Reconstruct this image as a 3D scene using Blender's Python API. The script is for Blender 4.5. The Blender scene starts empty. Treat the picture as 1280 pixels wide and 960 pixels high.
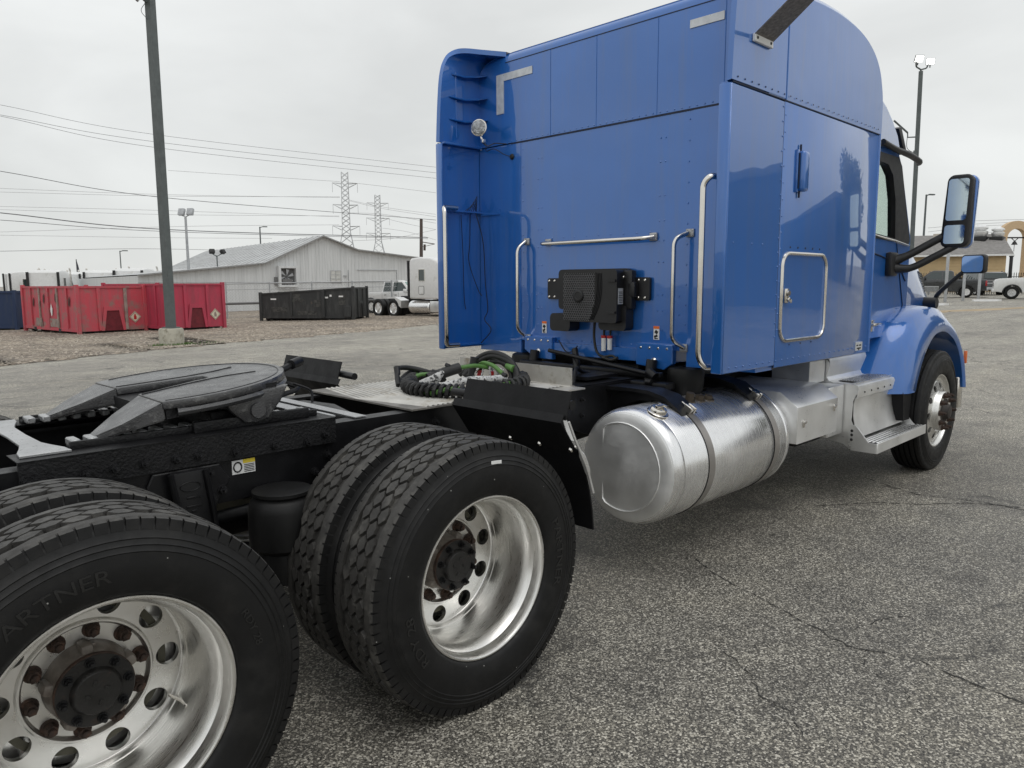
import bpy, bmesh, math, random
from mathutils import Vector, Matrix, Euler
R = math.radians
PI = math.pi
random.seed(7)
S = bpy.context.scene
C = S.collection

# ------------------------------------------------------------------ camera, sky, sun, exposure
cam_d = bpy.data.cameras.new('camera')
cam = bpy.data.objects.new('camera', cam_d)
C.objects.link(cam)
S.camera = cam
YAW, PITCH, ROLL = R(45.3167), R(7.6274), R(-0.2372)
d_ = Vector((math.cos(YAW) * math.cos(PITCH), math.sin(YAW) * math.cos(PITCH), -math.sin(PITCH)))
r_ = Vector((math.sin(YAW), -math.cos(YAW), 0))
u_ = r_.cross(d_)
r2 = math.cos(ROLL) * r_ + math.sin(ROLL) * u_
u2 = -math.sin(ROLL) * r_ + math.cos(ROLL) * u_
mw = Matrix((r2, u2, -d_)).transposed().to_4x4()
mw.translation = (-1.8178, -3.1859, 1.5928)
cam.matrix_world = mw
cam_d.sensor_width = 36.0
cam_d.lens = 36.0 * 938.85 / 1280.0
cam_d.clip_start = 0.05
cam_d.clip_end = 6000
S.view_settings.view_transform = 'Standard'
S.view_settings.look = 'None'
S.view_settings.exposure = 0.0
S.view_settings.gamma = 1.0

SUN_EL, SUN_AZ = R(66), R(-100)      # azimuth measured from +X towards +Y
W = bpy.data.worlds.new('World')
S.world = W
W.use_nodes = True
wn, wl = W.node_tree.nodes, W.node_tree.links
wn.clear()
wo = wn.new('ShaderNodeOutputWorld')
bg = wn.new('ShaderNodeBackground')
bg.inputs['Strength'].default_value = 0.1
sky = wn.new('ShaderNodeTexSky')
sky.sky_type = 'NISHITA'
sky.sun_disc = False
sky.sun_elevation = SUN_EL
sky.sun_rotation = R(90) - SUN_AZ
tc = wn.new('ShaderNodeTexCoord')
sep = wn.new('ShaderNodeSeparateXYZ')
wl.new(tc.outputs['Generated'], sep.inputs[0])
grad = wn.new('ShaderNodeValToRGB')
grad.color_ramp.elements[0].position = 0.0
grad.color_ramp.elements[0].color = (0.785, 0.80, 0.785, 1)
grad.color_ramp.elements[1].position = 1.0
grad.color_ramp.elements[1].color = (1.0, 1.02, 1.03, 1)
wl.new(sep.outputs['Z'], grad.inputs[0])
mp = wn.new('ShaderNodeMapping')
mp.inputs['Scale'].default_value = (1.0, 1.0, 2.6)
wl.new(tc.outputs['Generated'], mp.inputs[0])
nz = wn.new('ShaderNodeTexNoise')
nz.inputs['Scale'].default_value = 2.3
nz.inputs['Detail'].default_value = 5.0
nz.inputs['Roughness'].default_value = 0.5
nz.inputs['Distortion'].default_value = 0.4
wl.new(mp.outputs[0], nz.inputs[0])
cr = wn.new('ShaderNodeMapRange')
cr.inputs['From Min'].default_value = 0.3
cr.inputs['From Max'].default_value = 0.7
cr.inputs['To Min'].default_value = 8.7
cr.inputs['To Max'].default_value = 11.0
wl.new(nz.outputs['Fac'], cr.inputs[0])
mul = wn.new('ShaderNodeVectorMath')
mul.operation = 'SCALE'
wl.new(grad.outputs[0], mul.inputs[0])
wl.new(cr.outputs[0], mul.inputs['Scale'])
mix = wn.new('ShaderNodeMix')
mix.data_type = 'RGBA'
mix.inputs['Factor'].default_value = 0.95
wl.new(sky.outputs[0], mix.inputs['A'])
wl.new(mul.outputs[0], mix.inputs['B'])
wl.new(mix.outputs['Result'], bg.inputs['Color'])
wl.new(bg.outputs[0], wo.inputs[0])

sd = bpy.data.lights.new('sun', 'SUN')
sd.energy = 0.6
sd.angle = R(40)
sd.color = (1.0, 0.97, 0.93)
sun = bpy.data.objects.new('sun', sd)
C.objects.link(sun)
sv = Vector((math.cos(SUN_AZ) * math.cos(SUN_EL), math.sin(SUN_AZ) * math.cos(SUN_EL), math.sin(SUN_EL)))
sun.rotation_euler = sv.to_track_quat('Z', 'Y').to_euler()
sun.location = (-10, -20, 30)

# ------------------------------------------------------------------ mesh helpers
def xf(bm, vs, loc=(0, 0, 0), rot=None, scale=None):
    m = Matrix.Translation(loc)
    if rot is not None:
        m = m @ (rot.to_matrix().to_4x4() if not isinstance(rot, Matrix) else rot.to_4x4())
    if scale is not None:
        m = m @ Matrix.Diagonal((*scale, 1))
    bmesh.ops.transform(bm, matrix=m, verts=vs)

def box(bm, c, s, rot=None, bev=0.0, seg=2):
    g = bmesh.ops.create_cube(bm, size=1.0)
    vs = g['verts']
    bmesh.ops.scale(bm, vec=s, verts=vs)
    if bev > 0:
        es = list({e for v in vs for e in v.link_edges})
        r = bmesh.ops.bevel(bm, geom=es, offset=bev, segments=seg, affect='EDGES', profile=0.5)
        vs = list({v for f in r['faces'] for v in f.verts} | {v for v in vs if v.is_valid})
    if rot is None:
        rot = Euler((0, 0, 0))
    elif not isinstance(rot, (Matrix, Euler)):
        rot = Euler(rot)
    xf(bm, vs, c, rot)
    return vs

def b2(bm, x0, x1, y0, y1, z0, z1, bev=0.0, seg=2):
    return box(bm, ((x0 + x1) / 2, (y0 + y1) / 2, (z0 + z1) / 2), (abs(x1 - x0), abs(y1 - y0), abs(z1 - z0)), None, bev, seg)

def ax3(axis, a, p):
    if axis == 'y': return Vector((p[0], a, p[1]))
    if axis == 'x': return Vector((a, p[0], p[1]))
    return Vector((p[0], p[1], a))

def prism(bm, pts, axis, a, b, bev=0.0, seg=2, holes=()):
    loops = [list(pts)] + [list(h) for h in holes]
    es, allv, ring = [], [], []
    for lp in loops:
        v0 = [bm.verts.new(ax3(axis, a, q)) for q in lp]
        v1 = [bm.verts.new(ax3(axis, b, q)) for q in lp]
        ring.append((v0, v1))
        allv += v0 + v1
    fs = []
    if not holes:
        fs.append(bm.faces.new(ring[0][0]))
        fs.append(bm.faces.new(ring[0][1][::-1]))
    else:
        for k in (0, 1):
            e = []
            for rr in ring:
                vv = rr[k]
                for i in range(len(vv)):
                    e.append(bm.edges.new((vv[i], vv[(i + 1) % len(vv)])))
            bmesh.ops.triangle_fill(bm, edges=e, use_beauty=True)
    for v0, v1 in ring:
        n = len(v0)
        for i in range(n):
            fs.append(bm.faces.new((v0[i], v1[i], v1[(i + 1) % n], v0[(i + 1) % n])))
    if bev > 0 and not holes:
        e = list({e for f in fs[:2] for e in f.edges})
        bmesh.ops.recalc_face_normals(bm, faces=fs)
        bmesh.ops.bevel(bm, geom=e, offset=bev, segments=seg, affect='EDGES', profile=0.5)
    else:
        bmesh.ops.recalc_face_normals(bm, faces=bm.faces[:] if holes else fs)
    return allv

def lathe(bm, prof, axis='y', c=(0, 0, 0), n=48, capa=False, capb=False):
    """prof: list of (offset along axis, radius)"""
    rings = []
    for a, r in prof:
        ring = []
        for i in range(n):
            t = 2 * PI * i / n
            p = (r * math.cos(t), r * math.sin(t))
            ring.append(bm.verts.new(Vector(c) + ax3(axis, a, p)))
        rings.append(ring)
    for k in range(len(rings) - 1):
        A, B = rings[k], rings[k + 1]
        for i in range(n):
            bm.faces.new((A[i], A[(i + 1) % n], B[(i + 1) % n], B[i]))
    if capa: bm.faces.new(rings[0])
    if capb: bm.faces.new(rings[-1][::-1])
    return rings

def tube(bm, pts, r, n=8, cap=True, closed=False):
    pts = [Vector(p) for p in pts]
    rings = []
    N = len(pts)
    up = None
    for i, p in enumerate(pts):
        if closed:
            t = pts[(i + 1) % N] - pts[i - 1]
        else:
            t = pts[min(i + 1, N - 1)] - pts[max(i - 1, 0)]
        if t.length < 1e-9: t = Vector((0, 0, 1))
        t.normalize()
        if up is None:
            up = t.orthogonal().normalized()
        up = (up - t * up.dot(t))
        if up.length < 1e-6: up = t.orthogonal()
        up.normalize()
        s = t.cross(up)
        rr = r[i] if isinstance(r, (list, tuple)) else r
        rings.append([bm.verts.new(p + rr * (math.cos(2 * PI * k / n) * up + math.sin(2 * PI * k / n) * s)) for k in range(n)])
    M_ = N if closed else N - 1
    for i in range(M_):
        A, B = rings[i], rings[(i + 1) % N]
        for k in range(n):
            bm.faces.new((A[k], A[(k + 1) % n], B[(k + 1) % n], B[k]))
    if cap and not closed:
        bm.faces.new(rings[0][::-1])
        bm.faces.new(rings[-1])
    return rings

def smoothpath(pts, k=6):
    """Catmull-Rom through pts"""
    P = [Vector(p) for p in pts]
    P = [2 * P[0] - P[1]] + P + [2 * P[-1] - P[-2]]
    out = []
    for i in range(1, len(P) - 2):
        for j in range(k):
            t = j / k
            a, b, c, d = P[i - 1], P[i], P[i + 1], P[i + 2]
            out.append(0.5 * ((2 * b) + (c - a) * t + (2 * a - 5 * b + 4 * c - d) * t * t + (-a + 3 * b - 3 * c + d) * t ** 3))
    out.append(P[-2])
    return out

def fillet(pts, rad, k=5):
    P = [Vector(p) for p in pts]
    out = [P[0]]
    for i in range(1, len(P) - 1):
        a = (P[i - 1] - P[i]); b = (P[i + 1] - P[i])
        q = min(rad, a.length * .49, b.length * .49)
        A = P[i] + a.normalized() * q; B = P[i] + b.normalized() * q
        for j in range(k + 1):
            t = j / k
            out.append((1 - t) ** 2 * A + 2 * t * (1 - t) * P[i] + t * t * B)
    out.append(P[-1])
    return out

def cyl(bm, p0, p1, r0, r1=None, n=12):
    return tube(bm, [p0, p1], [r0, r0 if r1 is None else r1], n)

def roundrect(cx, cy, w, h, r, k=4):
    o = []
    for sx, sy, a0 in ((1, 1, 0), (-1, 1, 90), (-1, -1, 180), (1, -1, 270)):
        for j in range(k + 1):
            a = R(a0 + 90 * j / k)
            o.append((cx + sx * (w / 2 - r) + r * math.cos(a), cy + sy * (h / 2 - r) + r * math.sin(a)))
    return o

def dome(bm, c, r, nrm, n=6, h=0.6):
    """low-poly rivet head"""
    nrm = Vector(nrm).normalized()
    u = nrm.orthogonal().normalized(); v = nrm.cross(u)
    c = Vector(c)
    a = [bm.verts.new(c + r * (math.cos(2 * PI * i / n) * u + math.sin(2 * PI * i / n) * v)) for i in range(n)]
    b = [bm.verts.new(c + nrm * r * h * .8 + .6 * r * (math.cos(2 * PI * i / n) * u + math.sin(2 * PI * i / n) * v)) for i in range(n)]
    for i in range(n):
        bm.faces.new((a[i], a[(i + 1) % n], b[(i + 1) % n], b[i]))
    bm.faces.new(b)

def tagit(o, label=None, cat=None, group=None, kind=None):
    if label: o['label'] = label
    if cat: o['category'] = cat
    if group: o['group'] = group
    if kind: o['kind'] = kind
    return o

def mesh_of(name, bm, m, smooth=38):
    bmesh.ops.remove_doubles(bm, verts=bm.verts[:], dist=1e-6)
    me = bpy.data.meshes.new(name)
    bm.to_mesh(me)
    bm.free()
    if smooth:
        me.polygons.foreach_set('use_smooth', [True] * len(me.polygons))
        me.set_sharp_from_angle(angle=R(smooth))
    me.materials.append(m)
    return me

def link(name, me, parent=None, loc=(0, 0, 0), rot=(0, 0, 0), **t):
    o = bpy.data.objects.new(name, me)
    C.objects.link(o)
    if parent: o.parent = parent
    o.location = loc
    o.rotation_euler = rot
    return tagit(o, **t)

def obj(name, bm, m, parent=None, smooth=38, loc=(0, 0, 0), rot=(0, 0, 0), **t):
    return link(name, mesh_of(name, bm, m, smooth), parent, loc, rot, **t)

def empty(name, loc=(0, 0, 0), rz=0.0, **t):
    o = bpy.data.objects.new(name, None)
    C.objects.link(o)
    o.empty_display_size = 0.2
    o.location = loc
    o.rotation_euler = (0, 0, rz)
    return tagit(o, **t)

def dup(o, parent=None):
    c = o.copy()
    C.objects.link(c)
    c.parent = parent
    for ch in list(o.children):
        dup(ch, c)
    return c

B = bmesh.new

def text_me(name, body, size, depth, m, bend=None):
    """lettering as geometry; bend=(radius, centre angle, a(radius)) lays it on a tyre wall"""
    cu = bpy.data.curves.new(name, 'FONT')
    cu.body = body
    cu.size = size
    cu.extrude = depth
    cu.align_x = 'CENTER'
    cu.resolution_u = 3
    o = bpy.data.objects.new(name, cu)
    C.objects.link(o)
    bpy.context.view_layer.update()
    me = bpy.data.meshes.new_from_object(o.evaluated_get(bpy.context.evaluated_depsgraph_get()))
    C.objects.unlink(o)
    bpy.data.objects.remove(o)
    if bend:
        bmx = B(); bmx.from_mesh(me)
        bmesh.ops.subdivide_edges(bmx, edges=[e for e in bmx.edges if e.calc_length() > size * .25], cuts=2)
        rad, th0, fa, stretch = bend
        for v in bmx.verts:
            rr = rad + v.co.y
            th = th0 - v.co.x * stretch / rad
            v.co = Vector((rr * math.cos(th), fa(rr) - v.co.z, rr * math.sin(th)))
        bmesh.ops.recalc_face_normals(bmx, faces=bmx.faces[:])
        bmx.to_mesh(me); bmx.free()
    me.materials.clear()
    me.materials.append(m)
    return me

# ------------------------------------------------------------------ materials
def newmat(name):
    m = bpy.data.materials.new(name)
    m.use_nodes = True
    nt = m.node_tree
    return m, nt.nodes, nt.links, nt.nodes['Principled BSDF']

def noise(n, l, co, scale, detail=4, rough=.55, dist=0.0):
    x = n.new('ShaderNodeTexNoise')
    x.inputs['Scale'].default_value = scale
    x.inputs['Detail'].default_value = detail
    x.inputs['Roughness'].default_value = rough
    x.inputs['Distortion'].default_value = dist
    l.new(co, x.inputs['Vector'])
    return x.outputs['Fac']

def ramp(n, l, fac, stops):
    x = n.new('ShaderNodeValToRGB')
    e = x.color_ramp.elements
    while len(e) < len(stops): e.new(0.5)
    for k, (p, c) in enumerate(stops):
        e[k].position = p
        e[k].color = (*c, 1) if len(c) == 3 else c
    l.new(fac, x.inputs[0])
    return x.outputs[0]

def mixc(n, l, fac, a, b, typ='MIX'):
    x = n.new('ShaderNodeMix')
    x.data_type = 'RGBA'
    x.blend_type = typ
    for s, v in (('Factor', fac), ('A', a), ('B', b)):
        if hasattr(v, 'links'): l.new(v, x.inputs[s])
        elif s == 'Factor': x.inputs[s].default_value = v
        else: x.inputs[s].default_value = (*v, 1)
    return x.outputs['Result']

def mrange(n, l, v, a, b, c, d):
    x = n.new('ShaderNodeMapRange')
    for k, q in zip(('From Min', 'From Max', 'To Min', 'To Max'), (a, b, c, d)): x.inputs[k].default_value = q
    l.new(v, x.inputs[0])
    return x.outputs[0]

def bump(n, l, h, strength, dist, bsdf, prev=None):
    x = n.new('ShaderNodeBump')
    x.inputs['Strength'].default_value = strength
    x.inputs['Distance'].default_value = dist
    l.new(h, x.inputs['Height'])
    if prev is not None: l.new(prev, x.inputs['Normal'])
    l.new(x.outputs[0], bsdf.inputs['Normal'])
    return x.outputs[0]

def coords(n, l, scale=(1, 1, 1), kind='Object'):
    t = n.new('ShaderNodeTexCoord')
    m = n.new('ShaderNodeMapping')
    m.inputs['Scale'].default_value = scale
    l.new(t.outputs[kind], m.inputs[0])
    return m.outputs[0]

def mat(name, col, rough=.5, metal=0., coat=0., var=.15, vs=6., col2=None, thr=(.5, .62), ms=3., bs=60., bst=.15, bd=.004,
        rv=.08, scale=(1, 1, 1), emit=None, spec=.5):
    m, n, l, p = newmat(name)
    co = coords(n, l, scale)
    f = noise(n, l, co, vs, 5)
    dark = tuple(c * (1 - var) for c in col); lite = tuple(min(1, c * (1 + var)) for c in col)
    c = ramp(n, l, f, [(.3, dark), (.7, lite)])
    if col2:
        f2 = noise(n, l, co, ms, 8, .65)
        k = mrange(n, l, f2, thr[0], thr[1], 0, 1)
        c = mixc(n, l, k, c, col2)
    l.new(c, p.inputs['Base Color'])
    p.inputs['Metallic'].default_value = metal
    p.inputs['Specular IOR Level'].default_value = spec
    p.inputs['Coat Weight'].default_value = coat
    p.inputs['Coat Roughness'].default_value = .04
    fr = noise(n, l, co, vs * 2.3, 5)
    l.new(mrange(n, l, fr, .3, .7, max(.02, rough - rv), min(1, rough + rv)), p.inputs['Roughness'])
    if bst:
        bump(n, l, noise(n, l, co, bs, 4), bst, bd, p)
    if emit:
        p.inputs['Emission Color'].default_value = (*emit[0], 1)
        p.inputs['Emission Strength'].default_value = emit[1]
    return m

def blue_paint(name, col, wav=0.0):
    m, n, l, p = newmat(name)
    co = coords(n, l)
    f = noise(n, l, co, 1.6, 3)
    c = ramp(n, l, f, [(.35, tuple(x * .94 for x in col)), (.7, tuple(x * 1.05 for x in col))])
    l.new(c, p.inputs['Base Color'])
    cdt = coords(n, l, (7, 7, .5))
    dirt = mrange(n, l, noise(n, l, cdt, 1.5, 7, .7), .48, .8, 0, .30)
    c = mixc(n, l, dirt, c, (.13, .15, .17))
    l.new(c, p.inputs['Base Color'])
    p.inputs['Metallic'].default_value = .22
    # rain streaks: rougher vertical runs
    cs = coords(n, l, (1, 1, .05))
    st = noise(n, l, cs, 46, 3)
    l.new(mrange(n, l, st, .4, .7, .28, .32), p.inputs['Roughness'])
    p.inputs['Coat Weight'].default_value = 1.0
    p.inputs['Coat IOR'].default_value = 1.68
    l.new(mrange(n, l, st, .5, .75, .015, .05), p.inputs['Coat Roughness'])
    h = noise(n, l, co, 2.2, 2)
    nb = bump(n, l, h, .05 + wav, .04, p)
    h2 = noise(n, l, cs, 60, 2)
    b = bump(n, l, h2, .012, .002, p, nb)
    l.new(b, p.inputs['Coat Normal'])
    return m

def brushed(name, col, r0, r1, scl=(1, 30, 30), metal=1.0, s=6.0, bst=.12):
    m, n, l, p = newmat(name)
    co = coords(n, l, scl)
    f = noise(n, l, co, s, 6, .6)
    co2 = coords(n, l)
    g = noise(n, l, co2, 3.5, 5, .6)
    c = ramp(n, l, g, [(.3, tuple(x * .82 for x in col)), (.7, col)])
    l.new(c, p.inputs['Base Color'])
    p.inputs['Metallic'].default_value = metal
    ad = n.new('ShaderNodeMath'); ad.operation = 'MULTIPLY'
    l.new(mrange(n, l, f, .3, .7, r0, r1), ad.inputs[0])
    l.new(mrange(n, l, g, .3, .7, .8, 1.3), ad.inputs[1])
    l.new(ad.outputs[0], p.inputs['Roughness'])
    bump(n, l, f, bst, .002, p)
    return m

BLUE = blue_paint('blue truck paint', (.014, .138, .49))
BLUEW = blue_paint('blue truck paint on sheet panels', (.014, .138, .49), .08)
BLUELINE = mat('dark seam sealant', (.004, .012, .04), .6, bst=0)
CHROME = brushed('polished stainless tube', (.78, .75, .70), .10, .2, (1, 1, 1), bst=.02)
ALU = brushed('brushed aluminium tank', (.93, .93, .93), .13, .38, (30, 1.2, 1.2), bst=.05, metal=.9)
ALUE = brushed('brushed tank end', (.95, .95, .94), .46, .58, (6, 6, 30), bst=.02, metal=.85)
ALUD = brushed('dull aluminium sheet', (.90, .90, .89), .28, .44, (30, 2, 30), bst=.05, metal=.75)
ALUW = brushed('worn forged aluminium wheel', (.88, .87, .84), .20, .42, (3, 60, 3), s=5, bst=.05)
BLACK = mat('black chassis paint', (.007, .007, .008), .40, spec=.35, var=.4, bs=220, bst=.25, bd=.003)
BLACKR = mat('rough black chassis coat', (.008, .008, .009), .5, spec=.35, var=.5, bs=90, bst=.7, bd=.006, col2=(.05, .047, .042), thr=(.62, .75), ms=14)
PLATE = mat('worn black greasy plate', (.045, .045, .047), .30, spec=1.0, var=.35, bs=160, bst=.4, bd=.004, col2=(.14, .14, .138), thr=(.55, .68), ms=34, rv=.12)
BPLAS = mat('black plastic', (.012, .012, .013), .45, var=.2, bs=200, bst=.1)
FLAP = mat('black flap rubber', (.006, .006, .007), .55, spec=.25, var=.3, bs=60, bst=.2)
RUBBER = mat('tyre rubber', (.0058, .0058, .006), .55, spec=.35, var=.25, vs=14, bs=300, bst=.12, bd=.002, rv=.1)
TREAD = mat('dusty tread rubber', (.040, .038, .035), .62, var=.35, vs=26, bs=160, bst=.3, bd=.003, col2=(.11, .105, .095), thr=(.52, .72), ms=12)
RUST = mat('rusty steel', (.050, .031, .023), .8, var=.5, vs=40, bs=150, bst=.6, bd=.004, col2=(.095, .050, .032), thr=(.5, .65), ms=25)
HUBM = mat('greasy grey hub casting', (.20, .175, .15), .5, var=.4, vs=10, col2=(.05, .03, .02), thr=(.5, .7), ms=8, bs=80, bst=.3)
OLIVE = mat('painted brake drum', (.09, .085, .06), .6, var=.3)
SPECK = mat('zinc plate with dirt specks', (.40, .405, .41), .34, .5, var=.12, bs=120, bst=.2, col2=(.10, .10, .10), thr=(.60, .66), ms=70)
DECKB = mat('brown grime between deck ribs', (.17, .16, .145), .6, var=.35, vs=12, bs=90, bst=.3)
DECK = mat('dirty aluminium deck', (.50, .485, .45), .42, .4, var=.2, bs=90, bst=.3, col2=(.30, .26, .20), thr=(.52, .68), ms=9)
WHITEP = mat('white paint', (.78, .78, .77), .35, coat=.4, var=.05, bst=.05, col2=(.55, .54, .50), thr=(.6, .75), ms=2)
WHITEM = mat('white matt plate', (.80, .80, .79), .5, var=.04, bst=.05)
SILTAPE = mat('silver reflective tape', (.62, .64, .66), .35, .3, var=.12, vs=30, bst=.1)
GREYST = mat('brown grey weathered strap', (.20, .185, .175), .7, var=.4, vs=60, bs=140, bst=.5)
GREEN = mat('lime green hose', (.085, .20, .045), .45, var=.15)
HOSE = mat('black hose', (.012, .012, .012), .55, var=.3, bs=120, bst=.3)
BRAID = mat('white black braided sleeve', (.55, .55, .54), .7, var=.2, bs=120, bst=.6, col2=(.05, .05, .05), thr=(.52, .56), ms=60)
REDPL = mat('red plastic', (.45, .02, .02), .4)
ORANGE = mat('orange reflector', (.85, .17, .02), .25, coat=.5, var=.1, bst=.1)
YELLOW = mat('yellow print', (.75, .58, .05), .5)
INK = mat('black print', (.01, .01, .01), .5)
DGLASS = mat('dark window glass', (.012, .018, .02), .05, var=.1, bst=0, rv=.01, coat=.5)
MIRROR = mat('mirror glass', (.62, .70, .68), .04, 1.0, var=.03, bst=0, rv=.02)
CONC = mat('weathered concrete', (.42, .40, .33), .85, var=.15, bs=60, bst=.4, col2=(.22, .20, .15), thr=(.5, .65), ms=5)
POLEM = mat('grey green painted pole', (.10, .115, .115), .5, var=.15, bs=20, bst=.1)
GALV = mat('galvanised steel', (.42, .43, .44), .45, .5, var=.15)
WOOD = mat('weathered wood', (.09, .07, .06), .85, var=.3, scale=(6, 6, 1))
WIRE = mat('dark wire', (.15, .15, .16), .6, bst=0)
WIREF = mat('hazed pale distant wire', (.45, .45, .46), .7, bst=0)  # haze of the far air is put into this wire colour
TOWER = mat('hazed grey lattice steel', (.46, .47, .48), .6, bst=0)  # steel colour lightened to stand in for distance haze
YSIDE = mat('yellow siding', (.58, .43, .24), .7, var=.06, vs=2, bst=.1, col2=(.45, .33, .2), thr=(.6, .75), ms=1.2)
YARCH = mat('tan stucco', (.60, .44, .27), .8, var=.08)
ROOFG = mat('grey shingle roof', (.22, .21, .20), .85, var=.2, vs=3, bs=20, bst=.4)
TRIMB = mat('blue trim', (.08, .18, .34), .5)
SHEDM = mat('dark shed wall', (.15, .15, .16), .8, var=.2)
BEIGE = mat('beige wall', (.52, .47, .40), .8, var=.06)
DGREY = mat('dark grey car paint', (.035, .038, .042), .3, coat=.8, var=.08, bst=0)
CARBLK = mat('black car paint', (.010, .010, .012), .25, coat=.9, var=.08, bst=0)
REDLAMP = mat('red tail lamp', (.40, .01, .015), .2, coat=.6, bst=0)
BLKMET = mat('black painted fence', (.012, .012, .012), .5)
LAMPON = mat('lit floodlight lens', (.9, .9, .88), .3, emit=((1, .98, .94), 4.0), bst=0)
LENSD = mat('chrome lamp reflector', (.32, .33, .34), .12, .9, var=.5, vs=30, bs=60, bst=.6, bd=.01)
SEAMB = mat('blue panel joint', (.013, .125, .45), .5, bst=0)
LENS = mat('clear lamp lens', (.75, .78, .78), .12, .3, coat=.6, bst=0)
LEAF = mat('dark oak leaves', (.035, .055, .022), .7, var=.4, vs=3, bst=0)
BARK = mat('bark', (.07, .055, .045), .9, var=.3)

def glass_mat():
    m, n, l, p = newmat('clear window glass')
    tr = n.new('ShaderNodeBsdfTransparent'); tr.inputs[0].default_value = (.90, .96, .93, 1)
    gl = n.new('ShaderNodeBsdfGlossy'); gl.inputs['Roughness'].default_value = .02
    lw = n.new('ShaderNodeLayerWeight'); lw.inputs['Blend'].default_value = .5
    pw = n.new('ShaderNodeMath'); pw.operation = 'POWER'; pw.inputs[1].default_value = 4.0; l.new(lw.outputs['Facing'], pw.inputs[0])
    fr = n.new('ShaderNodeMapRange'); fr.inputs['To Min'].default_value = .05; fr.inputs['To Max'].default_value = .7; l.new(pw.outputs[0], fr.inputs[0])
    mx = n.new('ShaderNodeMixShader')
    l.new(fr.outputs[0], mx.inputs[0]); l.new(tr.outputs[0], mx.inputs[1]); l.new(gl.outputs[0], mx.inputs[2])
    l.new(mx.outputs[0], n['Material Output'].inputs[0])
    return m
GLASS = glass_mat()

def asphalt_mat():
    m, n, l, p = newmat('weathered asphalt')
    g = n.new('ShaderNodeNewGeometry')
    co = g.outputs['Position']
    def vor(sc, out='Color', feat='F1'):
        v = n.new('ShaderNodeTexVoronoi'); v.feature = feat
        v.inputs['Scale'].default_value = sc
        l.new(co, v.inputs['Vector'])
        return v.outputs[out]
    s1 = n.new('ShaderNodeSeparateColor'); l.new(vor(150), s1.inputs[0])
    s2 = n.new('ShaderNodeSeparateColor'); l.new(vor(260), s2.inputs[0])
    st = ramp(n, l, s1.outputs[0], [(0, (.03, .029, .027)), (.40, (.07, .066, .061)), (.62, (.20, .19, .17)), (.82, (.46, .44, .39)), (1, (.92, .89, .82))])
    st2 = ramp(n, l, s2.outputs[1], [(0, (.03, .029, .027)), (.5, (.11, .105, .095)), (.8, (.34, .32, .28)), (1, (.66, .63, .57))])
    c = mixc(n, l, .32, st, st2)
    big = noise(n, l, co, .35, 6, .6)
    c = mixc(n, l, 1.0, c, ramp(n, l, big, [(.3, (.78, .76, .75)), (.7, (1.18, 1.16, 1.12))]), 'MULTIPLY')
    mid = noise(n, l, co, 2.4, 6, .65)
    c = mixc(n, l, 1.0, c, ramp(n, l, mid, [(.3, (.70, .70, .71)), (.5, (.97, .97, .97)), (.72, (1.13, 1.12, 1.09))]), 'MULTIPLY')
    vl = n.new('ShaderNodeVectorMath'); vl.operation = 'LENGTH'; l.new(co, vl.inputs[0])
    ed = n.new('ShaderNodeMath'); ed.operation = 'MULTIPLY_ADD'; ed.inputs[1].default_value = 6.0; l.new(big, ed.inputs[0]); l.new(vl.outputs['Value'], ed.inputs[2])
    far_gain = mrange(n, l, ed.outputs[0], 9.0, 17.0, .92, 1.30)  # tone gets paler with distance from the origin, edge broken by noise
    sc_ = n.new('ShaderNodeVectorMath'); sc_.operation = 'SCALE'; l.new(c, sc_.inputs[0]); l.new(far_gain, sc_.inputs['Scale']); c = sc_.outputs[0]
    stk = n.new('ShaderNodeMapping'); stk.inputs['Rotation'].default_value = (0, 0, R(-20)); stk.inputs['Scale'].default_value = (.12, 1.4, 1); l.new(co, stk.inputs[0])
    c = mixc(n, l, 1.0, c, ramp(n, l, noise(n, l, stk.outputs[0], 1.0, 6, .65), [(.32, (.84, .84, .85)), (.5, (1, 1, 1)), (.68, (1.10, 1.09, 1.06))]), 'MULTIPLY')
    c = mixc(n, l, 1.0, c, (.985, .985, .96), 'MULTIPLY')
    # oil stains
    oil = mrange(n, l, noise(n, l, co, .9, 3, .5), .62, .74, 0, .5)
    c = mixc(n, l, oil, c, (.04, .038, .036))
    # cracks
    wob = n.new('ShaderNodeTexNoise'); wob.inputs['Scale'].default_value = 1.7; wob.inputs['Detail'].default_value = 6
    l.new(co, wob.inputs['Vector'])
    vm = n.new('ShaderNodeVectorMath'); vm.operation = 'MULTIPLY_ADD'
    vm.inputs[1].default_value = (.9, .9, .9)
    l.new(wob.outputs['Color'], vm.inputs[0]); l.new(co, vm.inputs[2])
    cv = n.new('ShaderNodeTexVoronoi'); cv.feature = 'DISTANCE_TO_EDGE'; cv.inputs['Scale'].default_value = .33
    l.new(vm.outputs[0], cv.inputs['Vector'])
    brk = mrange(n, l, noise(n, l, co, .8, 3), .42, .58, 0, 1)
    cw = mrange(n, l, cv.outputs['Distance'], .0, .010, .75, 0)
    mm = n.new('ShaderNodeMath'); mm.operation = 'MULTIPLY'
    l.new(cw, mm.inputs[0]); l.new(brk, mm.inputs[1])
    c = mixc(n, l, mm.outputs[0], c, (.022, .021, .02))
    l.new(c, p.inputs['Base Color'])
    l.new(mrange(n, l, s1.outputs[0], 0, 1, .5, .8), p.inputs['Roughness'])
    p.inputs['Specular IOR Level'].default_value = .45
    dv = vor(150, 'Distance')
    b1 = bump(n, l, dv, .45, -.003, p)
    sub = n.new('ShaderNodeMath'); sub.operation = 'SUBTRACT'; sub.inputs[0].default_value = 1
    l.new(mm.outputs[0], sub.inputs[1])
    bump(n, l, sub.outputs[0], .6, .01, p, b1)
    return m

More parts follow.
